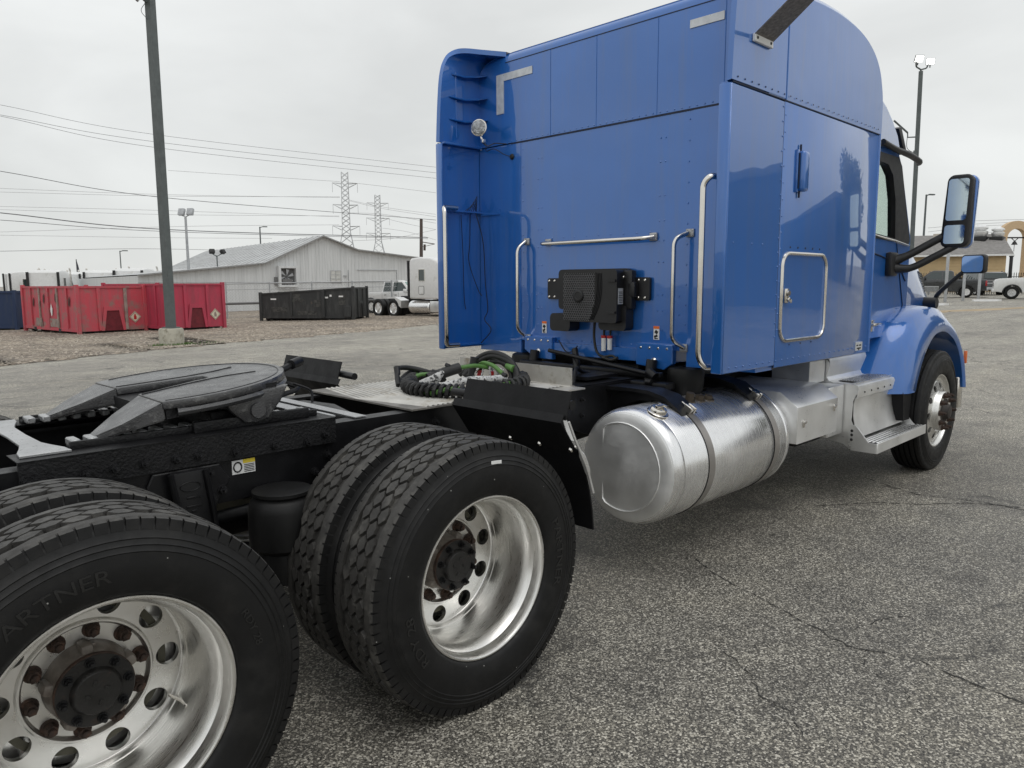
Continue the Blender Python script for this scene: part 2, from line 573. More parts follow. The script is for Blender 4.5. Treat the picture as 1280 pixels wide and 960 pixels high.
def gravel_mat():
    m, n, l, p = newmat('brown yard gravel')
    g = n.new('ShaderNodeNewGeometry'); co = g.outputs['Position']
    v = n.new('ShaderNodeTexVoronoi'); v.inputs['Scale'].default_value = 14
    l.new(co, v.inputs['Vector'])
    s = n.new('ShaderNodeSeparateColor'); l.new(v.outputs['Color'], s.inputs[0])
    c = ramp(n, l, s.outputs[0], [(0, (.10, .085, .07)), (.5, (.26, .22, .175)), (.85, (.42, .365, .30)), (1, (.60, .55, .48))])
    big = noise(n, l, co, .22, 7, .65)
    c = mixc(n, l, 1.0, c, ramp(n, l, big, [(.3, (.60, .57, .56)), (.55, (1.0, .97, .93)), (.75, (1.25, 1.20, 1.12))]), 'MULTIPLY')
    pat = mrange(n, l, noise(n, l, co, .6, 6, .7), .52, .62, 0, .55)
    c = mixc(n, l, pat, c, (.12, .10, .085))
    l.new(c, p.inputs['Base Color'])
    p.inputs['Roughness'].default_value = .9
    bump(n, l, v.outputs['Distance'], .8, -.03, p)
    return m

def streaky(name, base, streak, sc=(9, 9, .35), thr=(.46, .66), rust=None, rthr=(.6, .68), corr=0.0, rough=.6, metal=0.):
    m, n, l, p = newmat(name)
    co = coords(n, l, sc)
    k = mrange(n, l, noise(n, l, co, 1.2, 7, .65), thr[0], thr[1], 0, 1)
    c = mixc(n, l, k, base, streak)
    if rust:
        co2 = coords(n, l)
        k2 = mrange(n, l, noise(n, l, co2, 1.6, 9, .7), rthr[0], rthr[1], 0, .9)
        c = mixc(n, l, k2, c, rust)
    l.new(c, p.inputs['Base Color'])
    p.inputs['Roughness'].default_value = rough
    p.inputs['Metallic'].default_value = metal
    bump(n, l, noise(n, l, coords(n, l), 12, 5), .25, .02, p)
    return m
def specks(m):
    n, l = m.node_tree.nodes, m.node_tree.links
    p = n['Principled BSDF']
    src = p.inputs['Base Color'].links[0].from_socket
    co = coords(n, l)
    v = n.new('ShaderNodeTexVoronoi'); v.inputs['Scale'].default_value = 34; l.new(co, v.inputs['Vector'])
    s = n.new('ShaderNodeSeparateColor'); l.new(v.outputs['Color'], s.inputs[0])
    a = mrange(n, l, v.outputs['Distance'], .06, .09, 1, 0); b = mrange(n, l, s.outputs[0], .84, .86, 0, 1)
    k = n.new('ShaderNodeMath'); k.operation = 'MULTIPLY'; l.new(a, k.inputs[0]); l.new(b, k.inputs[1])
    dust = mrange(n, l, noise(n, l, co, 7, 6, .7), .5, .75, 0, .35)
    c = mixc(n, l, dust, src, (.035, .033, .030))
    l.new(mixc(n, l, k.outputs[0], c, (.35, .35, .33)), p.inputs['Base Color'])
specks(RUBBER)
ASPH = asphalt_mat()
GRAV = gravel_mat()
SHEET = streaky('weathered corrugated sheet', (.68, .69, .69), (.58, .59, .59), (3.5, 3.5, .22), (.42, .68), (.30, .26, .22), (.66, .76))
SHEETR = streaky('weathered roof sheet', (.50, .51, .51), (.38, .38, .38), (2, .3, 2), (.42, .68), (.30, .25, .2), (.68, .78))
RED = streaky('scraped red container paint', (.55, .07, .095), (.44, .09, .11), (4, 4, .8), (.42, .62), (.26, .17, .15), (.52, .64))
REDB = streaky('duller crimson container paint', (.47, .045, .085), (.36, .05, .08), (4, 4, .8), (.42, .62), (.16, .08, .07), (.64, .74))
REDDK = mat('dark red recess paint', (.14, .012, .02), .7, var=.3, bst=.2)
PRIMER = mat('faded tan grey primer', (.30, .24, .21), .8, var=.3, vs=4, col2=(.34, .06, .06), thr=(.56, .66), ms=5)
BLKC = streaky('scraped black container paint', (.028, .03, .03), (.06, .062, .06), (4, 4, .8), (.5, .7), (.09, .07, .055), (.66, .74))
NAVY = streaky('navy container paint', (.012, .03, .085), (.03, .045, .08), (4, 4, .8), (.5, .7), (.06, .05, .05), (.68, .78))
GRASS = mat('green grass', (.08, .16, .03), .8, var=.4, vs=20)
SAND = mat('tan sand patch', (.40, .31, .20), .95, var=.2, vs=1.5, bs=10, bst=.2)
# ------------------------------------------------------------------ ground
GA, GB = .0100, -.0128
def gz(x, y):
    s = math.hypot(x - 2, y)
    t = min(max((s - 9) / 16, 0), 1); t = t * t * (3 - 2 * t)
    k = t * min(1.0, 90 / max(s, 1e-6))
    return k * (GA * x + GB * y)

def ground_sheet(bm, f):
    xs = sorted({-1800, -900, -450, -250, -150, -100, 100, 150, 250, 450, 900, 1800} | set(range(-70, 91, 4)))
    vs = [[bm.verts.new((x, y, f(x, y))) for y in xs] for x in xs]
    for i in range(len(xs) - 1):
        for j in range(len(xs) - 1):
            bm.faces.new((vs[i][j], vs[i + 1][j], vs[i + 1][j + 1], vs[i][j + 1]))
bm = B(); ground_sheet(bm, gz)
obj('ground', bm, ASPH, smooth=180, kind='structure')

def patch(name, near, far, m, rows, lift, jit=0.0, seed=1):
    """strip between two polylines with the same number of points, laid on the ground"""
    rnd = random.Random(seed)
    def res(pl, k):
        out = []
        for i in range(len(pl) - 1):
            for j in range(k):
                t = j / k
                out.append((pl[i][0] * (1 - t) + pl[i + 1][0] * t, pl[i][1] * (1 - t) + pl[i + 1][1] * t))
        out.append(pl[-1])
        return out
    A = res(near, 10); Z = res(far, 10)
    A = [(x + rnd.uniform(-jit, jit), y + rnd.uniform(-jit, jit)) for x, y in A]
    bm = B()
    G_ = []
    for i in range(len(A)):
        col = []
        for j in range(rows + 1):
            t = (j / rows) ** 1.6
            x = A[i][0] * (1 - t) + Z[i][0] * t; y = A[i][1] * (1 - t) + Z[i][1] * t
            col.append(bm.verts.new((x, y, gz(x, y) + (lift if 0 < j else .004))))
        G_.append(col)
    for i in range(len(A) - 1):
        for j in range(rows):
            bm.faces.new((G_[i][j], G_[i + 1][j], G_[i + 1][j + 1], G_[i][j + 1]))
    bmesh.ops.recalc_face_normals(bm, faces=bm.faces[:])
    return obj(name, bm, m, smooth=180, kind='structure')
GN = [(-30, 3), (-10, 10), (1.5, 15.2), (5.2, 17.2), (8.1, 18.35), (12.8, 19.6), (17.9, 21.2), (27, 26), (40, 33)]
GF = [(-60, 60), (-30, 70), (0, 80), (10, 85), (20, 90), (30, 95), (45, 95), (60, 90), (75, 80)]
patch('gravel_yard', GN, GF, GRAV, 40, .035, .35)
patch('sand_strip', [(31.5, 8.6), (34, 7.3), (37, 6.0), (41, 4.2)], [(33.5, 9.2), (36.5, 7.6), (39.5, 6.2), (44, 4.4)], SAND, 3, .012, .25, 3)
# loose stones on the gravel
bm = B()
rnd = random.Random(5)
for k in range(5200):
    i = rnd.randrange(1, 7); t = rnd.random()
    a = (GN[i][0] * (1 - t) + GN[i + 1][0] * t, GN[i][1] * (1 - t) + GN[i + 1][1] * t)
    q = rnd.random() ** 1.8 * 16 + .05
    x = a[0] - q * .28 + rnd.uniform(-.4, .4); y = a[1] + q * .95
    s = rnd.choice((.018, .025, .03, .045)) * rnd.uniform(.7, 1.4)
    z = gz(x, y) + .035
    top = bm.verts.new((x + rnd.uniform(-.3, .3) * s, y + rnd.uniform(-.3, .3) * s, z + s * .75))
    ring = []
    for j in range(5):
        an = 2 * PI * j / 5 + rnd.random()
        ring.append(bm.verts.new((x + s * math.cos(an), y + s * math.sin(an), z - .01)))
    for j in range(5):
        try: bm.faces.new((ring[j], ring[(j + 1) % 5], top))
        except ValueError: pass
obj('loose_stones', bm, mat('pale loose stone', (.34, .30, .25), .9, var=.6, vs=3, bst=0), smooth=0, kind='stuff')

# ------------------------------------------------------------------ the blue truck
T = empty('semi_truck', (0, 0, 0), label='blue semi truck tractor with a tall sleeper and a bare fifth wheel, nearest the camera',
          cat='semi truck')
P_ = lambda name, bm, m, par=T, **k: obj(name, bm, m, par, **k)

# ---- frame
def channel(y, s):      # C section, flanges towards the middle
    w, t = .085 * s, .010 * s
    return [(y, 1.008), (y, .768), (y - w, .768), (y - w, .780), (y - t, .780), (y - t, .996), (y - w, .996), (y - w, 1.008)]
for s in (-1, 1):
    bm = B(); prism(bm, channel(.43 * s, s), 'x', -2.45, 5.9)
    P_('frame_rail', bm, BLACK, smooth=20)
bm = B()
for x in (-2.2, -1.55, -.62, .12, 1.3, 2.3, 3.3, 4.4):
    b2(bm, x - .05, x + .05, -.418, .418, .80, .97, .01)
P_('crossmember', bm, BLACK)
for s in (-1, 1):
    bm = B()
    b2(bm, -1.30, -.155, .431 * s, .447 * s, .932, 1.036)
    b2(bm, -1.302, -.153, .30 * s, .450 * s, 1.0365, 1.0395)
    P_('mounting_angle', bm, BLACKR)

bolt_bm = B()
cyl(bolt_bm, (0, 0, 0), (0, -.004, 0), .019, .018, 14)
cyl(bolt_bm, (0, -.004, 0), (0, -.017, 0), .0155, .0145, 6)
cyl(bolt_bm, (0, -.017, 0), (0, -.034, 0), .007, .006, 8)
BOLT = mesh_of('bolt', bolt_bm, BLACKR)
for (x, z) in [(-1.277, .972), (-1.112, .970), (-1.021, .972), (-.925, .972), (-.815, .971), (-.735, .969), (-.596, .96), (-.435, .961), (-.291, .953), (-.21, .975)]:
    link('bolt', BOLT, T, (x, -.447, z), (0, random.random() * 3, 0))
for (x, z) in [(-.193, .883), (-.253, .818), (.136, .939), (.272, .938), (.39, .945), (-.10, .83), (1.46, .93), (1.46, .84)]:
    link('bolt', BOLT, T, (x, -.43, z), (0, random.random() * 3, 0))

# suspension hanger casting with raised oval
bm = B()
prism(bm, [(-.90, .925), (-.66, .925), (-.62, .86), (-.66, .80), (-.70, .72), (-.72, .56), (-.84, .56), (-.86, .74), (-.96, .80)], 'y', -.431, -.449, .004, 1)
P_('hanger_plate', bm, BLACK)
for x in (-.945, -.70, -.655, -.695):
    z = {-.945: .875, -.70: .90, -.655: .825, -.695: .80}[x]
    link('bolt', BOLT, T, (x, -.449, z), (0, random.random() * 3, 0))
bm = B()
prof = [(-.852, .925), (-.728, .925), (-.70, .70), (-.69, .58), (-.81, .58), (-.82, .72)]
prism(bm, prof, 'y', -.449, -.482, .012, 2)
h = P_('suspension_bracket', bm, BLACK)
bm = B()
for (a, b) in (((-.852, .925), (-.815, .60)), ((-.728, .925), (-.695, .62))):
    tube(bm, [(a[0], -.485, a[1] - .003), ((a[0] + b[0]) / 2 + .004, -.487, (a[1] + b[1]) / 2), (b[0], -.487, b[1])], .011, 8)
obj('casting_rib', bm, BLACK, h)
bm = B()
pts = [(-.785 + .036 * math.cos(t), -.483, .868 + .017 * math.sin(t)) for t in [2 * PI * i / 24 for i in range(24)]]
tube(bm, pts, .0022, 6, closed=True)
for z, w in ((.826, .05), (.793, .055), (.775, .02)):
    b2(bm, -.775 - w / 2, -.775 + w / 2, -.4855, -.481, z - .004, z + .004, .001, 1)
obj('cast_lettering', bm, BLACK, h)

# warning label on the rail
bm = B(); b2(bm, -.605, -.512, -.4325, -.430, .868, .922)
lab = P_('frame_label', bm, WHITEM, label='white and yellow warning sticker')
bm = B()
tube(bm, [(-.583 + .0155 * math.cos(t), -.433, .895 + .0185 * math.sin(t)) for t in [2 * PI * i / 24 for i in range(24)]], .003, 6, closed=True)
for k in range(5):
    b2(bm, -.557, -.516, -.4335, -.4324, .873 + k * .0065, .876 + k * .0065)
obj('label_print', bm, INK, lab)
bm = B(); b2(bm, -.561, -.5125, -.4338, -.4324, .907, .9225)
obj('label_header', bm, YELLOW, lab)

# air springs
for x in (-.47, -1.72, .82):
    for y in (-.56, .56):
        bm = B()
        lathe(bm, [(.46, .06), (.46, .10), (.54, .105), (.575, .095), (.60, .128), (.66, .130), (.74, .128), (.775, .118), (.785, .105), (.79, .10), (.80, .112), (.812, .112), (.815, .10), (.815, .001)], 'z', (x, y, 0), 40)
        P_('air_spring', bm, mat('black air spring rubber', (.008, .008, .008), .5, bst=.1, spec=.3) if x == -.47 and y < 0 else bpy.data.materials['black air spring rubber'])
# axles
for x in (0, -1.28):
    bm = B()
    tube(bm, [(x, -.9, .505), (x, -.3, .505), (x, .3, .505), (x, .9, .505)], .075, 14)
    lathe(bm, [(-.2, .08), (-.17, .17), (-.05, .22), (.05, .22), (.17, .17), (.2, .08)], 'y', (x, 0, .505), 28)
    b2(bm, x - .55, x + .1, -.62, -.48, .56, .64, .02); b2(bm, x - .55, x + .1, .48, .62, .56, .64, .02)
    P_('drive_axle', bm, BLACK)
bm = B(); tube(bm, [(5.2, -1.0, .5), (5.2, -.8, .46), (5.2, .8, .46), (5.2, 1.0, .5)], .06, 10)
P_('steer_axle', bm, BLACK)
bm = B(); tube(bm, [(-1.1, 0, .52), (-.1, 0, .56), (1.9, 0, .62), (4.3, 0, .78)], .06, 12)
P_('drive_shaft', bm, BLACK)

# ---- tyres
TP = [(.104, .303), (.110, .3115), (.120, .3135), (.128, .320), (.132, .330), (.138, .352), (.1405, .38), (.140, .40), (.1365, .427), (.1385, .430), (.1355, .434), (.133, .443), (.135, .446), (.131, .450),
      (.128, .459), (.1295, .462), (.1255, .466), (.121, .480), (.1175, .490), (.113, .494), (.106, .500), (.06, .5015), (0, .502)]
def sidewall(rr):
    for (a0, r0), (a1, r1) in zip(TP, TP[1:]):
        if r0 <= rr <= r1: return -(a0 + (a1 - a0) * (rr - r0) / (r1 - r0))
    return -.13
def tyre_drive():
    bm = B()
    prof = [(-a, r) for a, r in TP] + [(a, r) for a, r in TP[-2::-1]]
    lathe(bm, prof, 'y', (0, 0, 0), 96)
    N = 60
    Rt = lambda w: .5165 - .35 * w * w
    def blk(poly, hb, tilt=0.0):
        """poly of (angle, w): raised block"""
        top = [bm.verts.new((((Rt(w) + hb)) * math.cos(t), w, (Rt(w) + hb) * math.sin(t))) for t, w in poly]
        cx = sum(t for t, w in poly) / len(poly); cw = sum(w for t, w in poly) / len(poly)
        bot = []
        for t, w in poly:
            t2 = cx + (t - cx) * 1.06; w2 = cw + (w - cw) * 1.06
            bot.append(bm.verts.new((.5015 * math.cos(t2), w2, .5015 * math.sin(t2))))
        bm.faces.new(top)
        n = len(top)
        for i in range(n):
            bm.faces.new((top[i], top[(i + 1) % n], bot[(i + 1) % n], bot[i]))
    pit = 2 * PI / N
    rr = random.Random(3)
    for k in range(N):
        ws = (-.0465, 0, .0465) if k % 2 else (-.0232, .0232)
        for w in ws:
            t = k * pit + rr.uniform(-.05, .05) * pit
            L = pit * .60; F = pit * .20; H = .0190
            kink = .0035
            blk([(t - L, w - kink), (t - F, w - H), (t + F * .2, w - H * .93), (t + F, w - H), (t + L, w + kink), (t + F, w + H), (t - F * .2, w + H * .93), (t - F, w + H)], rr.uniform(-.0006, .0006))
    for s in (-1, 1):
        M_ = 86
        for k in range(M_):
            t0, t1 = 2 * PI * k / M_, 2 * PI * (k + 1) / M_
            wi0 = s * (.0735 if k % 2 else .0785); wi1 = s * (.0735 if (k + 1) % 2 else .0785)
            a = [(t0, wi0), (t1, wi1), (t1, s * .103), (t0, s * .103)]
            top = [bm.verts.new((Rt(w) * math.cos(t), w, Rt(w) * math.sin(t))) for t, w in a]
            bm.faces.new(top)
            bot = [bm.verts.new((.5 * math.cos(t), w, .5 * math.sin(t))) for t, w in (a[0], a[1])]
            bm.faces.new((top[0], top[1], bot[1], bot[0]))
            # outer shoulder: wall recessed at each notch
            dn = .84
            tm = t0 + (t1 - t0) * dn
            def wall(ta, tb, w1, w2, r2):
                q = [(Rt(.103), s * .103, ta), (Rt(.103), s * .103, tb), (Rt(.103) - .004, s * w1, tb), (Rt(.103) - .004, s * w1, ta)]
                v = [bm.verts.new((r * math.cos(t), w, r * math.sin(t))) for r, w, t in q]
                bm.faces.new(v)
                u = [bm.verts.new((r2 * math.cos(t), s * w2, r2 * math.sin(t))) for t in (ta, tb)]
                bm.faces.new((v[3], v[2], u[1], u[0]))
                return v, u
            v, u = wall(t0, tm, .1165, .1215, .482)
            v2, u2_ = wall(tm, t1, .1055, .119, .486)
            for (p, q) in ((v[2], u[1]), (v[3], u[0])):
                z1 = bm.verts.new((p.co.x * .998, s * .104, p.co.z * .998)); z2 = bm.verts.new((q.co.x, s * .112, q.co.z))
                bm.faces.new((p, q, z2, z1))
    bmesh.ops.recalc_face_normals(bm, faces=bm.faces[:])
    me = mesh_of('tyre', bm, RUBBER, 30)
    me.materials.append(TREAD)
    for pl in me.polygons:
        c = pl.center
        if math.hypot(c.x, c.z) > .5085 or (abs(c.y) < .10 and math.hypot(c.x, c.z) > .5): pl.material_index = 1
    return me
TYRE = tyre_drive()
def tyre_steer():
    bm = B()
    tr = [(.121, .480), (.119, .497), (.110, .508), (.088, .512), (.085, .50), (.078, .50), (.075, .513), (.048, .515), (.045, .50), (.038, .50), (.035, .516), (.006, .5165), (.003, .501)]
    half = TP[:18] + tr
    prof = [(-a, r) for a, r in half] + [(a, r) for a, r in half[::-1]]
    lathe(bm, prof, 'y', (0, 0, 0), 96)
    return mesh_of('tyre', bm, RUBBER, 30)
TYRES = tyre_steer()

# ---- wheels
def disc_holes(bm, R0, R1, a0, a1, nh, Rc, rh, depth):
    """annulus R0..R1 (height a0..a1) with nh round hand holes and their walls"""
    half = PI / nh
    fa = lambda r: a0 + (a1 - a0) * (r - R0) / (R1 - R0)
    pt = lambda r, t: Vector((r * math.cos(t), fa(r), r * math.sin(t)))
    corners = []
    def bound(ph):
        du, dv = math.cos(ph), math.sin(ph)
        ts = []
        if du > 1e-9: ts.append((R1 - Rc) / du)
        if du < -1e-9: ts.append((R0 - Rc) / du)
        W_ = half * Rc
        if abs(dv) > 1e-9: ts.append(W_ / abs(dv))
        t = min(ts)
        return Rc + du * t, dv * t / Rc
    NP = 32
    phs = [2 * PI * i / NP for i in range(NP)]
    for (du, dv) in ((R1 - Rc, half * Rc), (R1 - Rc, -half * Rc), (R0 - Rc, half * Rc), (R0 - Rc, -half * Rc)):
        phs.append(math.atan2(dv, du) % (2 * PI))
    phs.sort()
    for h in range(nh):
        th = 2 * half * h + .12
        outer = []; inner = []; wall = []
        for ph in phs:
            r, t = bound(ph)
            outer.append(bm.verts.new(pt(r, th + t)))
            r2_, t2 = Rc + rh * math.cos(ph), rh * math.sin(ph) / Rc
            inner.append(bm.verts.new(pt(r2_, th + t2)))
            q = pt(r2_, th + t2); q.y += depth
            wall.append(bm.verts.new(q))
        n = len(phs)
        for i in range(n):
            j = (i + 1) % n
            bm.faces.new((outer[i], outer[j], inner[j], inner[i]))
            bm.faces.new((inner[i], inner[j], wall[j], wall[i]))

def rim_dual():
    bm = B()
    lathe(bm, [(-.104, .303), (-.110, .311), (-.115, .3125), (-.119, .310), (-.1195, .305), (-.117, .300), (-.110, .2965), (-.098, .294), (-.085, .2915), (-.079, .2905),
               (-.074, .286), (-.060, .279), (-.045, .272), (-.03, .2685), (.06, .2665), (.11, .2650), (.128, .263), (.136, .260), (.140, .256)], 'y', (0, 0, 0), 80)
    disc_holes(bm, .176, .256, .138, .140, 10, .2165, .0335, .02)
    lathe(bm, [(.138, .176), (.133, .174), (.129, .170), (.129, .165), (.135, .160), (.143, .158), (.144, .157), (.144, .112), (.155, .110)], 'y', (0, 0, 0), 80)
    # back of the barrel
    lathe(bm, [(.115, .262), (.112, .292), (.119, .31)], 'y', (0, 0, 0), 80)
    return mesh_of('wheel', bm, ALUW, 32)
RIM = rim_dual()
def rim_steer():
    bm = B()
    lathe(bm, [(-.104, .303), (-.110, .311), (-.115, .3125), (-.119, .310), (-.1195, .305), (-.117, .300), (-.110, .296), (-.10, .290), (-.092, .279), (-.089, .268), (-.091, .258), (-.097, .250)], 'y', (0, 0, 0), 80)
    disc_holes(bm, .178, .250, -.118, -.097, 10, .2125, .0265, .02)
    lathe(bm, [(-.118, .178), (-.130, .172), (-.155, .168), (-.163, .163), (-.165, .158), (-.165, .11), (-.150, .108)], 'y', (0, 0, 0), 80)
    return mesh_of('wheel', bm, ALUW, 32)
RIMS = rim_steer()

def nut_mesh():
    bm = B()
    cyl(bm, (0, 0, 0), (0, -.006, 0), .0235, .0225, 20)
    cyl(bm, (0, -.006, 0), (0, -.030, 0), .0185, .0165, 6)
    cyl(bm, (0, -.030, 0), (0, -.040, 0), .0105, .0095, 10)
    return mesh_of('lug_nut', bm, RUST, 30)
NUT = nut_mesh()
def hub_meshes():
    bm = B()
    lathe(bm, [(.16, .112), (.144, .1115), (.120, .109), (.085, .101), (.074, .098)], 'y', (0, 0, 0), 48)
    for i in range(5):
        t = 2 * PI * i / 5 + .5
        box(bm, (.098 * math.cos(t), .112, .098 * math.sin(t)), (.05, .06, .035), Euler((0, -t, 0)), .012, 2)
    cyl(bm, (0, .12, .1), (0, .12, .112), .012, .010, 8)
    hub = mesh_of('hub', bm, HUBM, 40)
    bm = B()
    lathe(bm, [(.078, .1005), (.064, .1015), (.061, .099)], 'y', (0, 0, 0), 48)
    edge = mesh_of('flange_edge', bm, RUST, 40)
    bm = B()
    lathe(bm, [(.061, .0995), (.059, .098), (.059, .066), (.055, .064), (.044, .061), (.040, .056), (.041, .045), (.043, .012), (.041, .0)], 'y', (0, 0, 0), 48)
    for q, t in ((.025, .4), (.025, 3.4), (.03, 1.9), (.03, 5.0)):
        box(bm, (q * math.cos(t), .041, q * math.sin(t)), (.014, .004, .008), Euler((0, t, 0)), .001, 1)
    cap = mesh_of('axle_flange', bm, mat('black greasy axle flange', (.014, .013, .012), .45, var=.4, bs=120, bst=.4, col2=(.06, .03, .018), thr=(.60, .75), ms=14), 40)
    bm = B()
    for i in range(1):
        x, z = 0, 0
        cyl(bm, (x, .060, z), (x, .056, z), .0145, .0135, 12)
        cyl(bm, (x, .056, z), (x, .043, z), .011, .010, 6)
        cyl(bm, (x, .043, z), (x, .034, z), .0065, .006, 8)
    st = mesh_of('flange_stud', bm, BLACKR, 30)
    bm = B()
    lathe(bm, [(.17, .20), (.17, .222), (.33, .225), (.33, .1), (.18, .1)], 'y', (0, 0, 0), 48)
    dr = mesh_of('brake_drum', bm, OLIVE, 40)
    return hub, edge, cap, st, dr
HUB, HEDGE, HCAP, HSTUD, DRUM = hub_meshes()

TEXTMAT = mat('raised tyre lettering', (.014, .0138, .0136), .40, var=.2, bst=0)
def lettering(s, th, size=.052, rad=.362, stretch=1.25):
    return text_me('tyre_lettering', s, size, .0020, TEXTMAT, (rad, R(th), lambda r: sidewall(r) - .0004, stretch))
def wheel(x, y, rim, tyre, rz, hub=True, text=(), spin=0.0):
    w = link('wheel', rim, T, (x, y, .505), (0, spin, rz))
    link('tyre', tyre, w)
    if hub:
        for nm, me in (('hub', HUB), ('flange_edge', HEDGE), ('axle_flange', HCAP), ('brake_drum', DRUM)):
            link(nm, me, w)
        for i in range(8):
            t = 2 * PI * i / 8 + .25
            link('flange_stud', HSTUD, w, (.083 * math.cos(t), 0, .083 * math.sin(t)))
        for i in range(10):
            t = 2 * PI * i / 10 + .3
            link('lug_nut', NUT, w, (.1425 * math.cos(t), .144, .1425 * math.sin(t)), (0, random.random() * 2, 0))
    for a in text:
        link('tyre_lettering', a, w, (0, 0, 0), (0, -spin, 0))
    return w
t1 = [lettering('O PARTNER', 117), lettering('RSD', 200, .05), lettering('RDY 28', 20, .03, .37)]
t2 = [lettering('PARTNER', 2), lettering('RDY 28', 200, .05)]
w = wheel(-1.28, -1.095, RIM, TYRE, 0, True, t1, .13)
bm = B(); tube(bm, [(.225, .13, -.10), (.243, .09, -.105), (.247, .055, -.108)], .0045, 8); cyl(bm, (.247, .057, -.108), (.247, .048, -.108), .006, .006, 8)
obj('valve_stem', bm, CHROME, w)
w = wheel(0, -1.095, RIM, TYRE, 0, True, t2, .55)
bm = B(); box(bm, (.035, sidewall(.44) - .0008, .437), (.052, .0025, .014), Euler((0, .07, 0)), .001, 1)
obj('tyre_sticker', bm, WHITEM, w, rot=(0, -.55, 0))
for x, sp in ((-1.28, .4), (0, .9)):
    wheel(x, -.76, RIM, TYRE, PI, False, (), sp)
    wheel(x, 1.095, RIM, TYRE, PI, True, (), sp)
    wheel(x, .76, RIM, TYRE, 0, False, (), sp)
w = wheel(5.2, -1.135, RIMS, TYRES, 0, False)
def steer_hub(w):
    bm = B()
    lathe(bm, [(-.15, .108), (-.166, .107), (-.168, .080), (-.185, .066), (-.205, .058), (-.208, .05), (-.209, 0.001)], 'y', (0, 0, 0), 40)
    obj('hub', bm, mat('dark steer hub', (.035, .028, .024), .6, var=.4) if 'dark steer hub' not in bpy.data.materials else bpy.data.materials['dark steer hub'], w)
    bm = B()
    cyl(bm, (0, 0, 0), (0, -.008, 0), .024, .023, 18); cyl(bm, (0, -.008, 0), (0, -.034, 0), .0185, .0165, 6); cyl(bm, (0, -.034, 0), (0, -.052, 0), .0115, .0105, 8)
    me = mesh_of('lug_nut', bm, RUST, 30)
    for i in range(10):
        t = 2 * PI * i / 10
        link('lug_nut', me, w, (.1425 * math.cos(t), -.165, .1425 * math.sin(t)))
steer_hub(w)
steer_hub(wheel(5.2, 1.135, RIMS, TYRES, PI, False))

# ---- fifth wheel
FX, FZ, FT = -.64, 1.192, R(5.5)
fw = None
def fwp(bm): pass
bm = B()
half = [(.105, -.050), (.07, -.052), (-.185, -.125), (-.190, -.39)]
arc = [(.440 * math.cos(t), .440 * math.sin(t)) for t in [R(-112 + 8 * i) for i in range(29)]]
pl = [(.132, .03), (.132, -.03)] + half + arc[1:-1] + [(x, -y) for x, y in half[::-1]]
prism(bm, pl, 'z', -.030, 0.0, .004, 2)
# rim skirt
ring = [(.430 * math.cos(t), .430 * math.sin(t), -.045) for t in [R(-110 + 8 * i) for i in range(28)]]
tube(bm, ring, .016, 8)
fw = P_('fifth_wheel', bm, PLATE, loc=(FX, 0, FZ), rot=(0, -FT, 0))
for s in (-1, 1):
    bm = B()
    A = [(-.183, .127), (-.188, .388), (-.33, .375), (-.42, .325), (-.415, .265), (-.31, .185)]
    def zz(x): return -.002 - max(0, (-.185 - x)) * .36
    top = [bm.verts.new((x, s * y, zz(x))) for x, y in A]
    bot = [bm.verts.new((x, s * y, zz(x) - (.068 if x > -.25 else .030 if x > -.35 else .020))) for x, y in A]
    bm.faces.new(top); bm.faces.new(bot[::-1])
    for i in range(len(A)):
        j = (i + 1) % len(A)
        bm.faces.new((top[i], top[j], bot[j], bot[i]))
    bmesh.ops.recalc_face_normals(bm, faces=bm.faces[:])
    bmesh.ops.bevel(bm, geom=bm.edges[:], offset=.006, segments=2, affect='EDGES')
    obj('ramp_leg', bm, PLATE, fw)
bm = B()
for s in (-1, 1):       # side skirts, grease grooves
    prism(bm, [(-.184, -.012), (.26, -.012), (.24, -.07), (.10, -.085), (-.02, -.066), (-.184, -.068)], 'y', s * .355, s * .386)
    prism(bm, [(-.18, -.03), (.1, -.03), (.1, -.075), (-.18, -.075)], 'y', s * .13, s * .16)
b2(bm, -.2, .25, -.33, .33, -.08, -.032)
obj('plate_skirt', bm, BLACKR, fw)
bm = B()
for s in (-1, 1):
    tube(bm, smoothpath([(-.18, s * .15, .0005), (.03, s * .10, .0005), (.18, s * .09, .0005), (.30, s * .12, .0005)], 6), .0035, 6)
tube(bm, [(.415 * math.cos(t), .415 * math.sin(t), .0002) for t in [R(-115 + 8 * i) for i in range(29)]], .0025, 6)
obj('grease_groove', bm, BLACK, fw)
for s in (-1, 1):       # pivot brackets
    bm = B()
    pts = [(.02, -.03), (.30, -.03), (.26, -.09), (.20, -.145), (.15, -.155), (.10, -.145), (.05, -.09)]
    prism(bm, pts, 'y', s * .36, s * .40, .008, 2)
    cyl(bm, (.155, s * .395, -.105), (.155, s * .412, -.105), .032, .030, 20)
    obj('pivot_bracket', bm, PLATE, fw)
bm = B()
cyl(bm, (.38, -.14, -.02), (.50, -.10, .0), .016, .016, 8); cyl(bm, (.47, -.12, .0), (.53, -.09, .004), .022, .022, 10)
tube(bm, smoothpath([(.40, -.25, -.06), (.46, -.28, -.10), (.45, -.30, -.15)], 5), .006, 6)
tube(bm, smoothpath([(.36, -.2, -.11), (.46, -.17, -.10), (.40, -.12, -.06)], 5), .012, 8)
obj('release_handle', bm, BLACK, fw)

